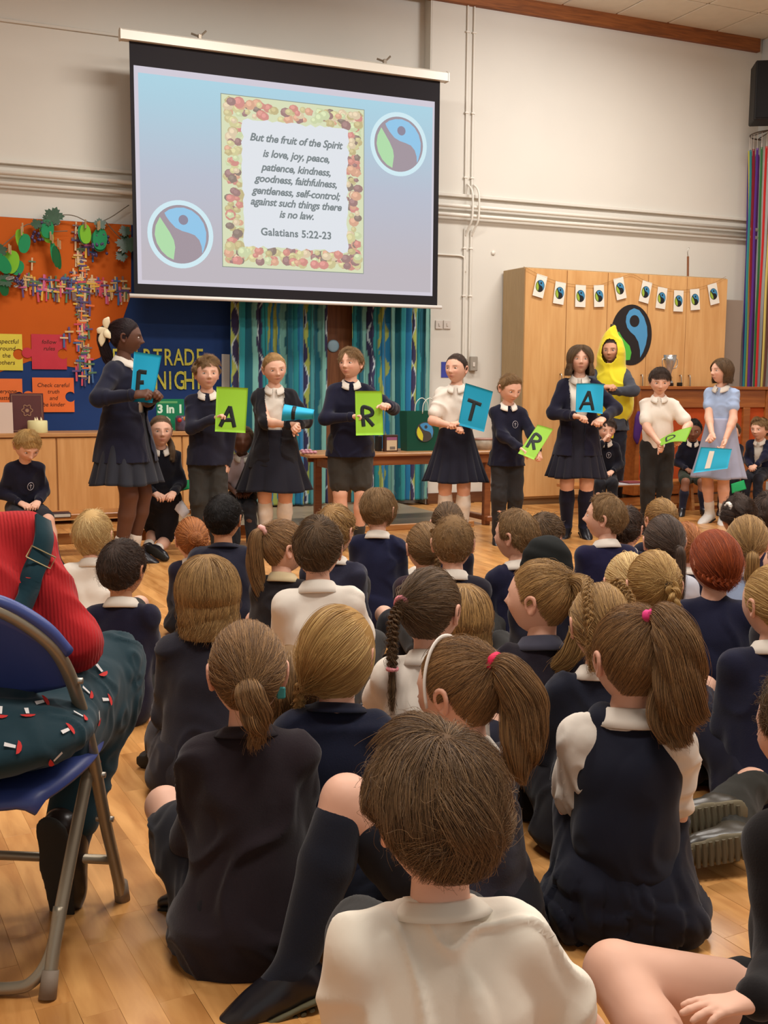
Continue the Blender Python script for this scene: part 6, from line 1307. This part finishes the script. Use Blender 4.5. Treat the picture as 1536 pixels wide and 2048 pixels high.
# ---------------------------------------------------------------- the audience on the floor
GA = 'pupils seated on the hall floor'
TIEB = lambda c, y=(-.108), z=.03, x=0.0, R=.013, r=.0045, nm='hair_tie', lump=0, ax=(0, 1, .2): ((x, y, z), ax, R, r, c, nm, lump)
A = lambda *a, **k: seated(*a, group=GA, **k)
A('blond boy in white polo shirt in the front row beside the left bench', 184, 1016, .62, 8, 14, top=('polo', WHT), bottom=('shorts', GREY), hair=('short', 'pale', dict(L=.07, thick=.010, mess=.12, fade=False)))
A('boy with black cropped hair and broad navy jumper left of centre', 446, 985, .66, 4, 16, wide=True, top=('jumper', (30, 30, 44)), collar='crew', hair=('short', 'black', dict(L=.035, thick=.008, mess=.15)), skin=SKINM, bulk=1.2)
A('girl with strawberry-blond bun and pink scrunchie half hidden by the black-haired boy', 382, 1032, .525, 0, -10, top=('jumper', NAVY2), lod=2, tuck=True, hair=('tied', 'reddish', dict(T=(0, -.95, .1), thick=.012, loose=.12, bun=((0, -.11, .02), .034))), bottom=('skirt', BLK))
A('dark-haired boy in navy jumper with white collar behind the blond boy', 242, 1074, .61, 12, 26, top=('jumper', (28, 26, 44)), hair=('short', 'dbrown', dict(L=.045, thick=.010, mess=.12)), skin=SKINM)
A('girl with long straight dark-blond hair in charcoal blazer beside the chair', 412, 1102, .66, 12, -6, wide=True, lean=10, top=('jumper', (38, 36, 44), -.13, 1.35), bottom=('skirt', (36, 34, 42)), hair=('long', 'dblond', dict(zend=-.125, thick=.016, open_face=60, back=-.015, wave=.008)), sock=((60, 40, 40), .25))
A('girl with long light brown side ponytail and pink scrunchie looking right', 566, 1037, .62, 15, 66, top=('jumper', (36, 32, 34)), bottom=('skirt', BLK), hair=('tied', 'mixed', dict(T=(0, -.75, .65), thick=.006, tails=[dict(pts=[(0, -.085, .07), (0, -.12, .05), (0, -.125, -.05), (0, -.10, -.17), (0.01, -.07, -.29)], radii=[.012, .026, .032, .026, .008], wave=.012)], ties=[TIEB((226, 170, 160), -.09, .072, 0, .017, .008, 'scrunchie', .6, (0, 1, .6))])), collar=(210, 190, 150))
A('boy in white polo shirt with a brown whorl of hair in mid row', 636, 1030, .70, -2, 8, top=('polo', WHT), bottom=('trousers', GREY), hair=('short', 'brown', dict(L=.06, thick=.011, mess=.22, crown=(.1, -.55, .83), swirl=1.0)), hands={0: onz(596, 1392, .05), 1: onz(728, 1380, .05)}, elbows={0: (-1, -.6, -.3), 1: (1, -.6, -.3)})
A('blond pupil in dark jumper hidden behind the boy in white polo', 668, 1006, .655, 12, 25, top=('jumper', (44, 44, 60)), lod=2, tuck=True, hair=('short', 'dblond', dict(L=.07, thick=.013, mess=.3)))
A('boy with swept light brown hair and navy jumper nearest the green R card', 757, 972, .655, 6, 22, top=('jumper', (26, 28, 52)), bottom=('trousers', (210, 200, 186)), hair=('short', 'lbrown', dict(L=.075, thick=.014, mess=.3, crown=(0, .1, .99), fade=False)))
A('brown-haired girl whose crown shows behind the cropped boy', 896, 1000, .60, 0, 0, lod=2, tuck=True, top=('jumper', NAVY), bottom=('skirt', BLK), hair=('tied', 'brown', dict(T=(0, -.95, .2), tails=[dict(pts=[(0, -.09, .02), (0, -.12, -.02), (0, -.1, -.12)], radii=[.01, .02, .006])])))
A('girl with a light brown plait beside the cropped boy', 850, 1040, .59, -5, -15, top=('jumper', (56, 40, 48)), bottom=('skirt', BLK), hair=('tied', 'lbrown', dict(T=(.2, -.95, -.1), braids=[dict(pts=[(.02, -.075, .085), (.03, -.108, .03), (.03, -.105, -.04), (.03, -.09, -.10)], w_=.017, turns=3, taper=.8)])))
A('boy with cropped sandy hair in dark jumper and white collar at the centre', 907, 1027, .655, -2, 2, top=('jumper', (34, 31, 40)), hair=('short', 'lbrown', dict(L=.028, thick=.006, mess=.12)))
A('girl with a long dark brown plait and pink bobbles in white shirt', 862, 1130, .68, 2, 24, top=('polo', WHT), bottom=('skirt', NAVY), hands={0: onz(778, 1485, .08)}, elbows={0: (-1, -.4, -.5)}, hair=('tied', 'dbrown' if False else 'brown', dict(T=(-.36, -.90, .22), thick=.005, loose=.04, tails=[], braids=[dict(pts=[(-.036, -.094, .025), (-.048, -.118, -.01), (-.050, -.124, -.07), (-.048, -.128, -.135)], w_=.017, turns=4.2, n=500, tuft=.11, taper=.8)], ties=[TIEB((232, 140, 150), -.096, .026, -.038, .016, .006, 'hair_tie', .4), TIEB((236, 150, 156), -.128, -.138, -.048, .011, .005, 'hair_tie', .3, (0, 0, 1))])))
A('girl with long dark-blond hair hidden behind the plaited girl in white', 928, 1163, .56, 0, 6, top=('jumper', (28, 30, 52)), bottom=('skirt', NAVY), lod=2, tuck=True, hair=('long', 'dblond', dict(zend=-.12, thick=.015, open_face=55)))
A('blond girl with a short side plait in navy jumper', 676, 1208, .65, 8, 14, wide=True, sock=(NAVY, .8), top=('jumper', (24, 27, 44)), bottom=('skirt', (26, 28, 40)), collar='crew', hair=('tied', 'blond', dict(T=(-.60, -.55, -.50), thick=.014, loose=.05, cap=.008, low=-.04, braids=[dict(pts=[(-.055, -.055, -.045), (-.075, -.05, -.07), (-.085, -.035, -.11), (-.09, -.02, -.14)], w_=.017, turns=2, n=420, tuft=.04)])))
A('brown-haired girl squeezed between the ponytailed girl and the blond girl', 580, 1287, .535, 0, 10, top=('jumper', (30, 28, 36)), bottom=('skirt', BLK), lod=2, tuck=True, hair=('long', 'lbrown', dict(zend=-.12, thick=.012)))
A('girl with a low brown ponytail and white bobble in plum-black jumper', 494, 1236, .66, -2, -4, lod=0, collar='crew', top=('jumper', (37, 29, 33), -.135, 1.52), bottom=('skirt', BLK), bulk=1.05, lean=5, hair=('tied', 'mixed', dict(T=(-.03, -.98, -.02), thick=.007, loose=.05, tails=[dict(pts=[(-.003, -.090, -.003), (-.005, -.122, -.012), (.008, -.125, -.07), (.014, -.10, -.125)], radii=[.012, .028, .029, .014], n=9000, wave=.012, fr=.6)], ties=[TIEB((232, 226, 206), -.104, -.002, -.003, .0125, .0045)])), extra=lambda I: (lambda b: (b.box((-.009, -.003, -.012), (.009, .003, .012), bev=.003, M=np.vstack([np.hstack([I['HM'], (I['hc'] + I['HM'] @ np.array([.062, -.045, -.035]))[:, None]]), [0, 0, 0, 1]])), b.build('hair_clip', mat('teal_clip', (60, 140, 136), .4), I['root'])))(MB()))
near = A('nearest boy with tousled brown hair in a white T-shirt, seen from behind', 880, 1472, .665, -14, -20, lod=0, hscale=1.05, top=('tshirt', (234, 224, 206)), bottom=('trousers', GREY), collar='crew', bulk=1.2, hp=6, hair=('short', 'tousled', dict(L=.078, thick=.028, mess=.42, crown=(.1, -.25, .97), swirl=.6)), hands={1: onz(1225, 2260, .05)}, elbows={1: (1.2, -.6, -.3)}, tuck=True)
# girl with the headband, near knee raised, shoe planted to the left
A('girl with a white hairband and bright pink hair tie behind the nearest boy', 962, 1345, .62, -42, -58, lod=0, top=('jumper', (44, 42, 52), -.07), bottom=('skirt', (24, 25, 33)), sock=((28, 30, 40), .86), hp=8, legs=1.22, lean=8, hip=(.975, 1.75, .11), hair=('tied', 'mixed', dict(T=(-.0, -.85, .52), thick=.008, loose=.05, bands=(.25, (222, 212, 200)), tails=[dict(pts=[(0, -.085, .055), (0.0, -.125, .045), (.01, -.15, -.02), (0.0, -.145, -.10), (.0, -.12, -.17)], radii=[.013, .034, .046, .044, .020], n=18000, wave=.022, cl=50, kk=22, fr=.6)], ties=[TIEB((226, 40, 84), -.095, .060, 0, .0165, .008, 'hair_tie', .4, (0, 1, .5))])),
  solec=(92, 86, 62), ankles={0: onz(588, 1940, .065), 1: onz(600, 1712, .13)}, knees={0: onz(664, 1612, .33) + np.array([-.06, 0, .10]), 1: onz(700, 1560, .14)}, toes={0: onz(486, 1985, .035), 1: onz(558, 1800, .05)}, hands={0: onz(790, 1640, .25), 1: onz(800, 1600, .25)})
p = onz(1240, 1830); Sg = zat(1216, p[0], p[1])
A('girl in navy pinafore with a very long brown ponytail and pink scrunchie', 1262, 1212, .675, -6, -28, lod=0, tuck=True, top=('pinafore', (24, 26, 40)), bottom=('skirt', (22, 23, 36), 0, 1, 15), lean=2, hp=-2, hair=('tied', 'mixed', dict(T=(.25, -.5, .83), thick=.009, loose=.06, tails=[dict(pts=[(.02, -.055, .10), (.032, -.09, .105), (.048, -.122, .06), (.052, -.128, -.02), (.055, -.12, -.09), (.068, -.115, -.135)], radii=[.016, .034, .044, .046, .052, .034], n=22000, wave=.030, cl=60, kk=28, fr=.6)], ties=[TIEB((226, 60, 130), -.062, .102, .022, .019, .010, 'scrunchie', .7, (.2, .7, 1))])))
A('fair girl in profile with a high curling ponytail looking left', 1083, 1116, .665, -14, -66, top=('jumper', (33, 28, 36)), bottom=('skirt', BLK), collar=(70, 70, 84), hair=('tied', 'dblond', dict(T=(0, -.80, .55), thick=.007, loose=.05, tails=[dict(pts=[(0, -.085, .06), (0, -.125, .05), (-.01, -.145, -.04), (-.03, -.12, -.13), (-.06, -.05, -.19)], radii=[.012, .030, .036, .032, .012], n=5000, wave=.012)])))
A('girl with two fair French plaits in navy jumper', 1206, 1160, .655, -4, -14, top=('jumper', (30, 32, 44)), bottom=('skirt', BLK), hair=('tied', 'dblond', dict(T=(0, -.95, -.3), thick=.006, loose=.10, braids=[dict(pts=[(-.035, .02, .112), (-.05, -.045, .095), (-.055, -.085, .05), (-.05, -.095, -.01), (-.045, -.09, -.07)], w_=.0125, turns=5.5, tuft=.03), dict(pts=[(.03, .0, .114), (.055, -.03, .09), (.066, -.055, .05), (.062, -.07, -.01), (.05, -.08, -.07)], w_=.0125, turns=5.5, tuft=.03)])))
A('boy with neat light brown hair in profile looking left, white collar', 1036, 1015, .65, -20, -58, top=('jumper', (28, 28, 50)), hair=('short', 'lbrown', dict(L=.04, thick=.010, mess=.15)))
A('brown-haired pupil behind the pupil with the black head covering', 1090, 1022, .60, 0, 20, lod=2, tuck=True, top=('jumper', NAVY), hair=('short', 'brown', dict(L=.045)))
def turban(I):
    s = SDF(); hc, hs = I['hc'], I['hs']; s.cone(hc + np.array([0, 0, .01]), hc + np.array([0, 0, .03]), .094 * hs, .088 * hs, .02); s.cone(hc + I['f'] * -.02 - np.array([0, 0, .03]), hc, .075, .085, .02); V, F = s.mesh(.009); V = V + normals(V, F) * (.0015 * np.sin((V[:, 2] + .4 * V[:, 0]) * 120))[:, None]; link('head_covering', mesh('head_covering', V, F, True), mat('black_cloth', (13, 15, 13), .9), I['root'])
A('pupil wearing a round black head covering', 1095, 1072, .61, 0, 0, top=('jumper', (24, 24, 36)), hair=None, skin=SKINM, extra=turban)
A('smiling boy in profile looking left, navy jumper and white collar', 1214, 985, .655, -22, -74, hp=-4, top=('jumper', (28, 26, 54)), bulk=1.1, hair=('short', 'lbrown', dict(L=.05, thick=.012, mess=.25)), faces=True)
A('dark-haired boy just right of the smiling boy in profile', 1256, 1010, .575, -6, 20, lod=2, tuck=True, top=('jumper', (26, 26, 48)), hair=('short', 'dbrown', dict(L=.045, thick=.010)))
A('dark-blond pupil whose head shows beyond the girl with the dark plait', 1322, 995, .59, 0, -30, lod=2, tuck=True, top=('jumper', NAVY), bottom=('skirt', BLK), hair=('tied', 'dblond', dict(T=(0, -.9, .3), thick=.012, loose=.15)))
A('fair-haired pupil right of the girl with the dark plait', 1372, 1042, .56, 0, -20, lod=2, tuck=True, top=('jumper', NAVY), bottom=('skirt', BLK), hair=('tied', 'reddish', dict(T=(0, -.9, .2), thick=.010, loose=.1)))
A('girl with dark brown hair and a long ponytail tied with white', 1330, 1025, .65, 0, -10, top=('dress', (196, 196, 204)), bottom=('skirt', LB), collar=(200, 196, 196), hair=('tied', 'ash', dict(T=(.35, -.9, -.15), thick=.005, loose=.03, tails=[dict(pts=[(.035, -.088, -.01), (.045, -.115, -.03), (.05, -.115, -.12), (.055, -.095, -.24)], radii=[.012, .020, .022, .008])], ties=[TIEB((220, 214, 204), -.10, -.018, .038, .013, .006)])))
A('girl with blond hair in a knotted ponytail and grey top', 1310, 1097, .66, -4, -12, top=('jumper', (56, 58, 70)), bottom=('skirt', NAVY2), hair=('tied', 'blond', dict(T=(.25, -.93, .25), thick=.008, loose=.07, braids=[dict(pts=[(.025, -.098, .025), (.034, -.124, .0), (.036, -.128, -.06), (.034, -.12, -.12)], w_=.022, turns=1.6, n=450)], ties=[TIEB((26, 28, 40), -.108, .018, .028, .014, .006)])))
A('very fair-haired child tucked left of the girl with the knotted ponytail', 1258, 1100, .60, -4, -10, lod=2, tuck=True, top=('jumper', (150, 150, 160)), bottom=('skirt', LB), hair=('tied', 'pale', dict(T=(0, -.9, .1))))
A('girl with pinned-up ginger hair and navy jumper on the right', 1432, 1057, .665, -4, -28, top=('jumper', (28, 29, 50)), collar=None, bottom=('skirt', NAVY), bulk=1.12, hair=('tied', 'ginger', dict(T=(.1, -.8, -.6), thick=.012, loose=.10, cap=.009, low=-.04, braids=[dict(pts=[(-.07, -.02, -.02), (-.05, -.075, -.045), (0, -.095, -.055), (.05, -.075, -.045)], w_=.018, turns=3, tuft=0, n=420)])))
A('dark curly-haired child with a white bead beside the right bench', 1478, 988, .62, 0, -25, top=('jumper', (36, 34, 66)), bottom=('skirt', LB), skin=SKINM, hair=('short', 'dbrown', dict(L=.05, thick=.016, mess=.9)), extra=lambda I: (lambda VF: link('hair_bobble', mesh('hair_bobble', VF[0], np.array(VF[1]), True), mat('bead_white', (226, 216, 206), .3), I['root']))(torus(I['hc'] + I['HM'] @ np.array([-.06, -.03, .05]), (1, 0, 0), .014, .009, lump=.6)))
A('light brown-haired girl with a ponytail and pale blue dress at the right edge', 1497, 1026, .65, -4, 8, top=('dress', LB), bottom=('skirt', LB), collar=(210, 206, 210), hair=('tied', 'dblond', dict(T=(.3, -.95, -.25), thick=.007, tails=[dict(pts=[(.03, -.088, -.03), (.04, -.115, -.05), (.04, -.11, -.12), (.05, -.09, -.18)], radii=[.012, .026, .03, .01])], ties=[TIEB((30, 34, 60), -.098, -.035, .033, .014, .006)])))
A('dark-haired child at the far right edge in front of the bench', 1536, 985, .59, 0, 0, lod=2, tuck=True, top=('jumper', NAVY), hair=('short', 'dbrown', dict(L=.05, thick=.013, mess=.4)))
A('blond girl cut off by the right edge in navy jumper', 1552, 1126, .655, -20, -40, top=('jumper', (30, 31, 50)), bottom=('skirt', NAVY), bulk=1.15, hair=('tied', 'blond', dict(T=(.1, -.95, -.2), thick=.010, loose=.05, tails=[dict(pts=[(0, -.09, -.02), (-.01, -.115, -.06), (-.03, -.10, -.15)], radii=[.012, .026, .012])])))
def at_floor(label, x, y, v, S, **k):
    p = onz(x, y); return person(label, (p[0], p[1]), bearing(p[0], p[1]) + v, (S - .1385) / .4425, 'floor', group=GA, **k)
at_floor('child in black sitting at the right edge with one leg stretched to the left', 1610, 1545, -45, .70, head=(-10, 0, 0), top=('jumper', (32, 25, 28)), bottom=('trousers', (46, 38, 38)), bulk=1.2, lean=10, hair=('tied', 'brown', dict(T=(0, -.9, .2))), knees={0: onz(1440, 1480, .22)}, ankles={0: onz(1375, 1500, .08)}, hands={0: onz(1475, 1520, .12)})
a0, a1 = onz(1462, 1672, .07), onz(1430, 1616, .10)
at_floor('child off the right edge whose ridged shoe soles face the camera', 1715, 1600, -75, .62, top=('jumper', BLK), bottom=('trousers', (42, 40, 34)), hair=('short', 'brown', dict(L=.04)), shoe=(60, 54, 44), solec=(104, 94, 72), legs=1.22, ankles={0: a0, 1: a1}, knees={0: a0 + _f0 * .35 + _r0 * .1, 1: a1 + _f0 * .35 + _r0 * .08}, toes={0: onz(1362, 1690, .06), 1: onz(1337, 1632, .09)})
at_floor('child in black at the bottom right corner with a hand on a bare knee', 1642, 2120, -48, .66, lod=0, head=(-10, 10, 0), top=('jumper', (24, 20, 20)), bottom=('shorts', (24, 22, 22), .30), sock=(WHT, .1), shoe=(96, 90, 80), bulk=1.15, legs=1.15, lean=6, hair=('short', 'brown', dict(L=.04)), knees={0: onz(1385, 2010, .15), 1: onz(1600, 1960, .03)}, ankles={0: onz(1480, 2330, .08), 1: onz(1680, 2080, .06)}, toes={0: onz(1560, 2390, .05)}, hands={0: onz(1515, 2000, .225), 1: onz(1720, 2030, .10)}, elbows={0: (-.5, -.5, -.9)}, palms={0: (-.1, .1, 1), (0, 'dir'): (-1, .25, -.05)}, hpose=['flat', 'curl'])
# ================================================================== FOLDING CHAIR AND THE SEATED ADULT
CA = 28.0; CO = np.array([.382, 2.278, 0.0]); cr_, cf_ = rdir(CA), fdir(CA)
chair = empty('folding_chair', CO, 'blue plastic folding chair with grey tubular steel legs at the left edge', 'chair')
def L3(x, y, z): return cr_ * x + cf_ * y + np.array([0, 0, z])
steel = mat('chair_tube', (150, 138, 118), .38, ('noise', 40, .05, .001), .06, .5, .55); bpl = mat('chair_blue_plastic', (58, 72, 132), .42, ('noise', 300, .08, .001), .03, .45)
half = [(0, 0, 0), (0, -.05, .114), (0, -.10, .222), (0, -.165, .39), (0, -.235, .52), (-.008, -.29, .61), (-.035, -.325, .665), (-.09, -.35, .71), (-.16, -.362, .73), (-.22, -.365, .735)]
P_ = half + [(-.44 - x, y, z) for x, y, z in half[::-1][1:]]
b = MB(); b.tube(cr([L3(*q) for q in P_], 90), .0125, 14); b.build('back_frame', steel, chair, True)
for X in (0, -.44):
    s_ = -1 if X == 0 else 1; b = MB(); b.tube(cr([L3(X + s_ * .016, -.385, 0), L3(X + s_ * .016, -.33, .105), L3(X + s_ * .016, -.18, .30), L3(X + s_ * .016, -.09, .40)], 14), .0125, 14); b.build('leg', steel, chair, True)
b = MB(); b.tube(cr([L3(-.018, -.31, .14), L3(-.022, -.345, .07), L3(-.045, -.372, .028), L3(-.09, -.38, .014), L3(-.22, -.385, .014), L3(-.35, -.38, .014), L3(-.395, -.372, .028), L3(-.418, -.345, .07), L3(-.422, -.31, .14)], 50), .0115, 12); b.build('floor_bar', steel, chair, True)
b = MB(); b.tube([L3(0, -.05, .114), L3(-.22, -.05, .114), L3(-.44, -.05, .114)], .010, 12); b.build('cross_bar', steel, chair, True)
for X, y in ((0, 0), (-.44, 0), (-.016, -.385), (-.424, -.385)):
    b = MB(); b.tube([L3(X, y - .0, 0), L3(X, y + (-.012 if y == 0 else .02), .045)], [.0165, .0155], 14); b.build('rubber_foot', mat('foot_cap', (128, 112, 96), .6), chair, True)
for X in (0, -.44):
    for (y, z) in ((-.142, .335), (-.255, .56), (-.1, .225)):
        b = MB(); b.tube([L3(X - .018, y, z), L3(X + .018, y, z)], .006, 10); b.build('rivet', mat('rivet_steel', (180, 172, 160), .3, None, 0, .5, .8), chair, True)
nu, nv = 26, 26; V = []
for i in range(nu):
    for j in range(nv):
        u, v = i / (nu - 1) * 2 - 1, j / (nv - 1) * 2 - 1; rx_ = abs(u) ** 1.0; sx_ = u * math.sqrt(1 - v * v * .28); sy_ = v * math.sqrt(1 - u * u * .30)
        V.append(L3(-.22 + sx_ * .235, -.215 + sy_ * .215, .405 - .022 * (1 - (sx_ ** 2)) * (1 - sy_ ** 2) - (.018 * max(0, abs(v) - .86) / .14) - (.018 * max(0, abs(u) - .88) / .12) - .012 * max(0, -v) ** 2))
I = np.arange(nu * nv).reshape(nu, nv); F = np.stack([I[:-1, :-1], I[1:, :-1], I[1:, 1:], I[:-1, 1:]], -1).reshape(-1, 4); o = link('seat', mesh('seat', np.array(V), F, True), bpl, chair); md = o.modifiers.new('s', 'SOLIDIFY'); md.thickness = .012; md.offset = -1
V = []
for i in range(nu):
    for j in range(12):
        u, v = i / (nu - 1) * 2 - 1, j / 11; zt = .722 - .12 * abs(u) ** 3.2; zb_ = .55 - .03 * (1 - u * u); z = zb_ + (zt - zb_) * v; y = -.235 - (z - .52) * .56 - .022 * (1 - u * u); V.append(L3(-.22 + u * .213, y - .004, z))
I = np.arange(nu * 12).reshape(nu, 12); F = np.stack([I[:-1, :-1], I[1:, :-1], I[1:, 1:], I[:-1, 1:]], -1).reshape(-1, 4); o = link('backrest', mesh('backrest', np.array(V), F, True), bpl, chair); md = o.modifiers.new('s', 'SOLIDIFY'); md.thickness = .006
b = MB(); Q = [(x + (.011 if x > -.2 else -.011) * (1 - min(1, abs(abs(x + .22) - .22) / .22)), y + .004, z + .012) for x, y, z in P_[5:-5]]; b.tube(cr([L3(*q) for q in Q], 50), .0125, 10); b.build('back_rim', bpl, chair, True)
# adult
from mathutils.bvhtree import BVHTree
def adult_extra(I):
    root = I['root']; Bv = I['B']; T = {}
    for nm in ('jumper', 'trousers'):
        o = next(q for q in root.children if q.name.split('.')[0] == nm); me = o.data; n = len(me.vertices); co = np.zeros(n * 3); me.vertices.foreach_get('co', co); T[nm] = BVHTree.FromPolygons([tuple(v) for v in co.reshape(-1, 3)], [tuple(p.vertices) for p in me.polygons])
    def hit(nm, x, y):
        d = unit(ray(x, y)); r = T[nm].ray_cast(Vector(CP - Bv), Vector(d)); return None if r[0] is None else (np.array(r[0]), np.array(r[1]) * (1 if np.dot(r[1], d) < 0 else -1))
    teal = fabric((22, 52, 60), 'woven', 'teal_cord'); pts = [hit('jumper', x, y) for x, y in ((70, 1008), (80, 1040), (84, 1075), (76, 1115), (66, 1150), (50, 1190), (30, 1235), (5, 1275))]; pts = [q for q in pts if q]
    if len(pts) > 2:
        b = MB(); C_ = cr([p + n_ * .011 for p, n_ in pts], 24); nn = cr([n_ for p, n_ in pts], 24); A_ = nrm(np.cross(np.gradient(C_, axis=0), nn)); n24 = len(C_)
        V = np.vstack([C_ + A_ * .021, C_ - A_ * .021, C_ - A_ * .021 - nn * .006, C_ + A_ * .021 - nn * .006]); F = []
        for k in range(n24 - 1):
            for a_, b2_ in ((0, 1), (1, 2), (2, 3), (3, 0)): F.append((a_ * n24 + k, b2_ * n24 + k, b2_ * n24 + k + 1, a_ * n24 + k + 1))
        b.add(V, F); b.build('dungaree_strap', teal, root, True)
        b = MB(); k = 8; c, a1, a2 = C_[k] + nn[k] * .004, A_[k] * .027, unit(C_[k + 1] - C_[k]) * .013; b.tube([c + a1 + a2, c - a1 + a2, c - a1 - a2, c + a1 - a2, c + a1 + a2], .0018, 6); b.build('buckle', mat('buckle_brass', (196, 176, 130), .3, None, 0, .5, .9), root)
    q = hit('jumper', 60, 1146)
    if q is not None:
        b = MB(); p, n_ = q; a1 = unit(np.cross(n_, [0, 0, 1])); a2 = np.cross(a1, n_); b.add([p + n_ * .009 + (a1 * math.cos(t) + a2 * math.sin(t)) * .014 for t in np.linspace(0, 6.283, 17)[:-1]] + [p + n_ * .004 + (a1 * math.cos(t) + a2 * math.sin(t)) * .014 for t in np.linspace(0, 6.283, 17)[:-1]], [tuple(range(16))] + [(i, (i + 1) % 16, 16 + (i + 1) % 16, 16 + i) for i in range(16)]); b.build('red_button', mat('button_red', (206, 52, 40), .4), root)
    b = MB(); red, wht = lin((188, 44, 40))[:3], lin((216, 210, 206))[:3]; rs = random.Random(8)
    cand = [(86, 1404, .1), (136, 1460, 0), (30, 1495, .5), (177, 1388, 1.2), (164, 1435, 1.4), (5, 1570, .8), (203, 1345, 1.5), (190, 1528, .7), (196, 1440, 1.3), (55, 1430, 2), (105, 1520, 2.4), (215, 1400, .3), (60, 1560, .2)] + [(rs.uniform(-150, 0), rs.uniform(1380, 1620), rs.uniform(0, 3)) for _ in range(10)]
    for x, y, a in cand:
        q = hit('trousers', x, y)
        if q is None: continue
        p, n_ = q; a1 = unit(np.cross(n_, [0, 0, 1])); a2 = unit(np.cross(a1, n_)); U_ = a1 * math.cos(a) + a2 * math.sin(a); W_ = -a1 * math.sin(a) + a2 * math.cos(a); s = .0135; o_ = p + n_ * .003
        cap_ = [(.1, -1), (-.25, -.8), (-.5, -.3), (-.5, .3), (-.25, .8), (.1, 1), (.15, 0)]; b.add([o_ + (U_ * (u - .3) + W_ * v) * s for u, v in cap_], [(6, 5, 4, 3), (6, 3, 2, 1), (6, 1, 0)], red); b.add([o_ + n_ * .0004 + (U_ * u + W_ * v) * s for u, v in ((0, -.22), (1.5, -.28), (1.5, .28), (0, .22))], [(0, 1, 2, 3)], wht)
    tag(b.build('mushroom_print', mat('print_thread', (255, 255, 255), .8, attr='tint'), root, colors=True), kind='stuff')
apos = CO + cr_ * -.245 + cf_ * -.22; kz = lambda x, y, z: CO + L3(x, y, z); apos_ = np.array([apos[0], apos[1], .325])
person('adult in red cable-knit jumper and dark teal mushroom-print dungarees on the folding chair', (apos[0], apos[1]), CA - 4, 1.54, 'bench', z0=.325, lean=27, side=-8, head=(-20, 10, -8), headoff=(-.11, 0, 0), drape=[(kz(-.22, -.262, .470) - apos_, kz(-.22, -.10, .48) - apos_, .262, .20, .06, (0, 0, 1), .30), (kz(-.10, -.16, .42) - apos_, kz(-.08, .10, .42) - apos_, .10, .09, .05)], top=('cable', (168, 34, 36), -.04), bottom=('trousers', (20, 46, 54)), collar=None, shoe=(38, 28, 24), sock=((24, 24, 28), .45), skin=SKIN, bulk=1.18, lod=0, hair=('tied', 'brown', dict(T=(0, -.9, .1))), extra=adult_extra,
       knees={1: kz(-.06, .14, .40), 0: kz(-.36, .16, .4)}, ankles={1: kz(-.10, -.02, .17), 0: kz(-.38, .02, .13)}, toes={1: kz(-.095, .0, .03), 0: kz(-.39, .06, .03)}, hands={1: kz(-.13, .06, .45), 0: kz(-.32, .06, .48)}, elbows={1: (1.0, -.6, -1.4), 0: (-1.2, -.5, -1)})

b = MB(); b.box((-.09, -.06, 0), (.09, .06, .0012)); o = b.build('paper_sheet', wm); p = onz(508, 1101); o.location = (p[0], p[1], .0005); o.rotation_euler = (0, 0, .3); tag(o, 'sheet of white paper lying on the floor beyond the side ponytail', 'paper')
# ------------------------------------------------------------------ text curves become plain meshes
bpy.context.view_layer.update(); dg = bpy.context.evaluated_depsgraph_get()
for o in [o for o in bpy.data.objects if o.type == 'FONT']:
    me = bpy.data.meshes.new_from_object(o.evaluated_get(dg)); n = bpy.data.objects.new(o.name.split('.')[0], me); col.objects.link(n)
    n.parent = o.parent; n.location = o.location; n.rotation_euler = o.rotation_euler; n.scale = o.scale
    if 'label' in o: n['label'] = o['label']
    if len(me.materials) == 0: me.materials.append(o.data.materials[0])
    bpy.data.objects.remove(o)
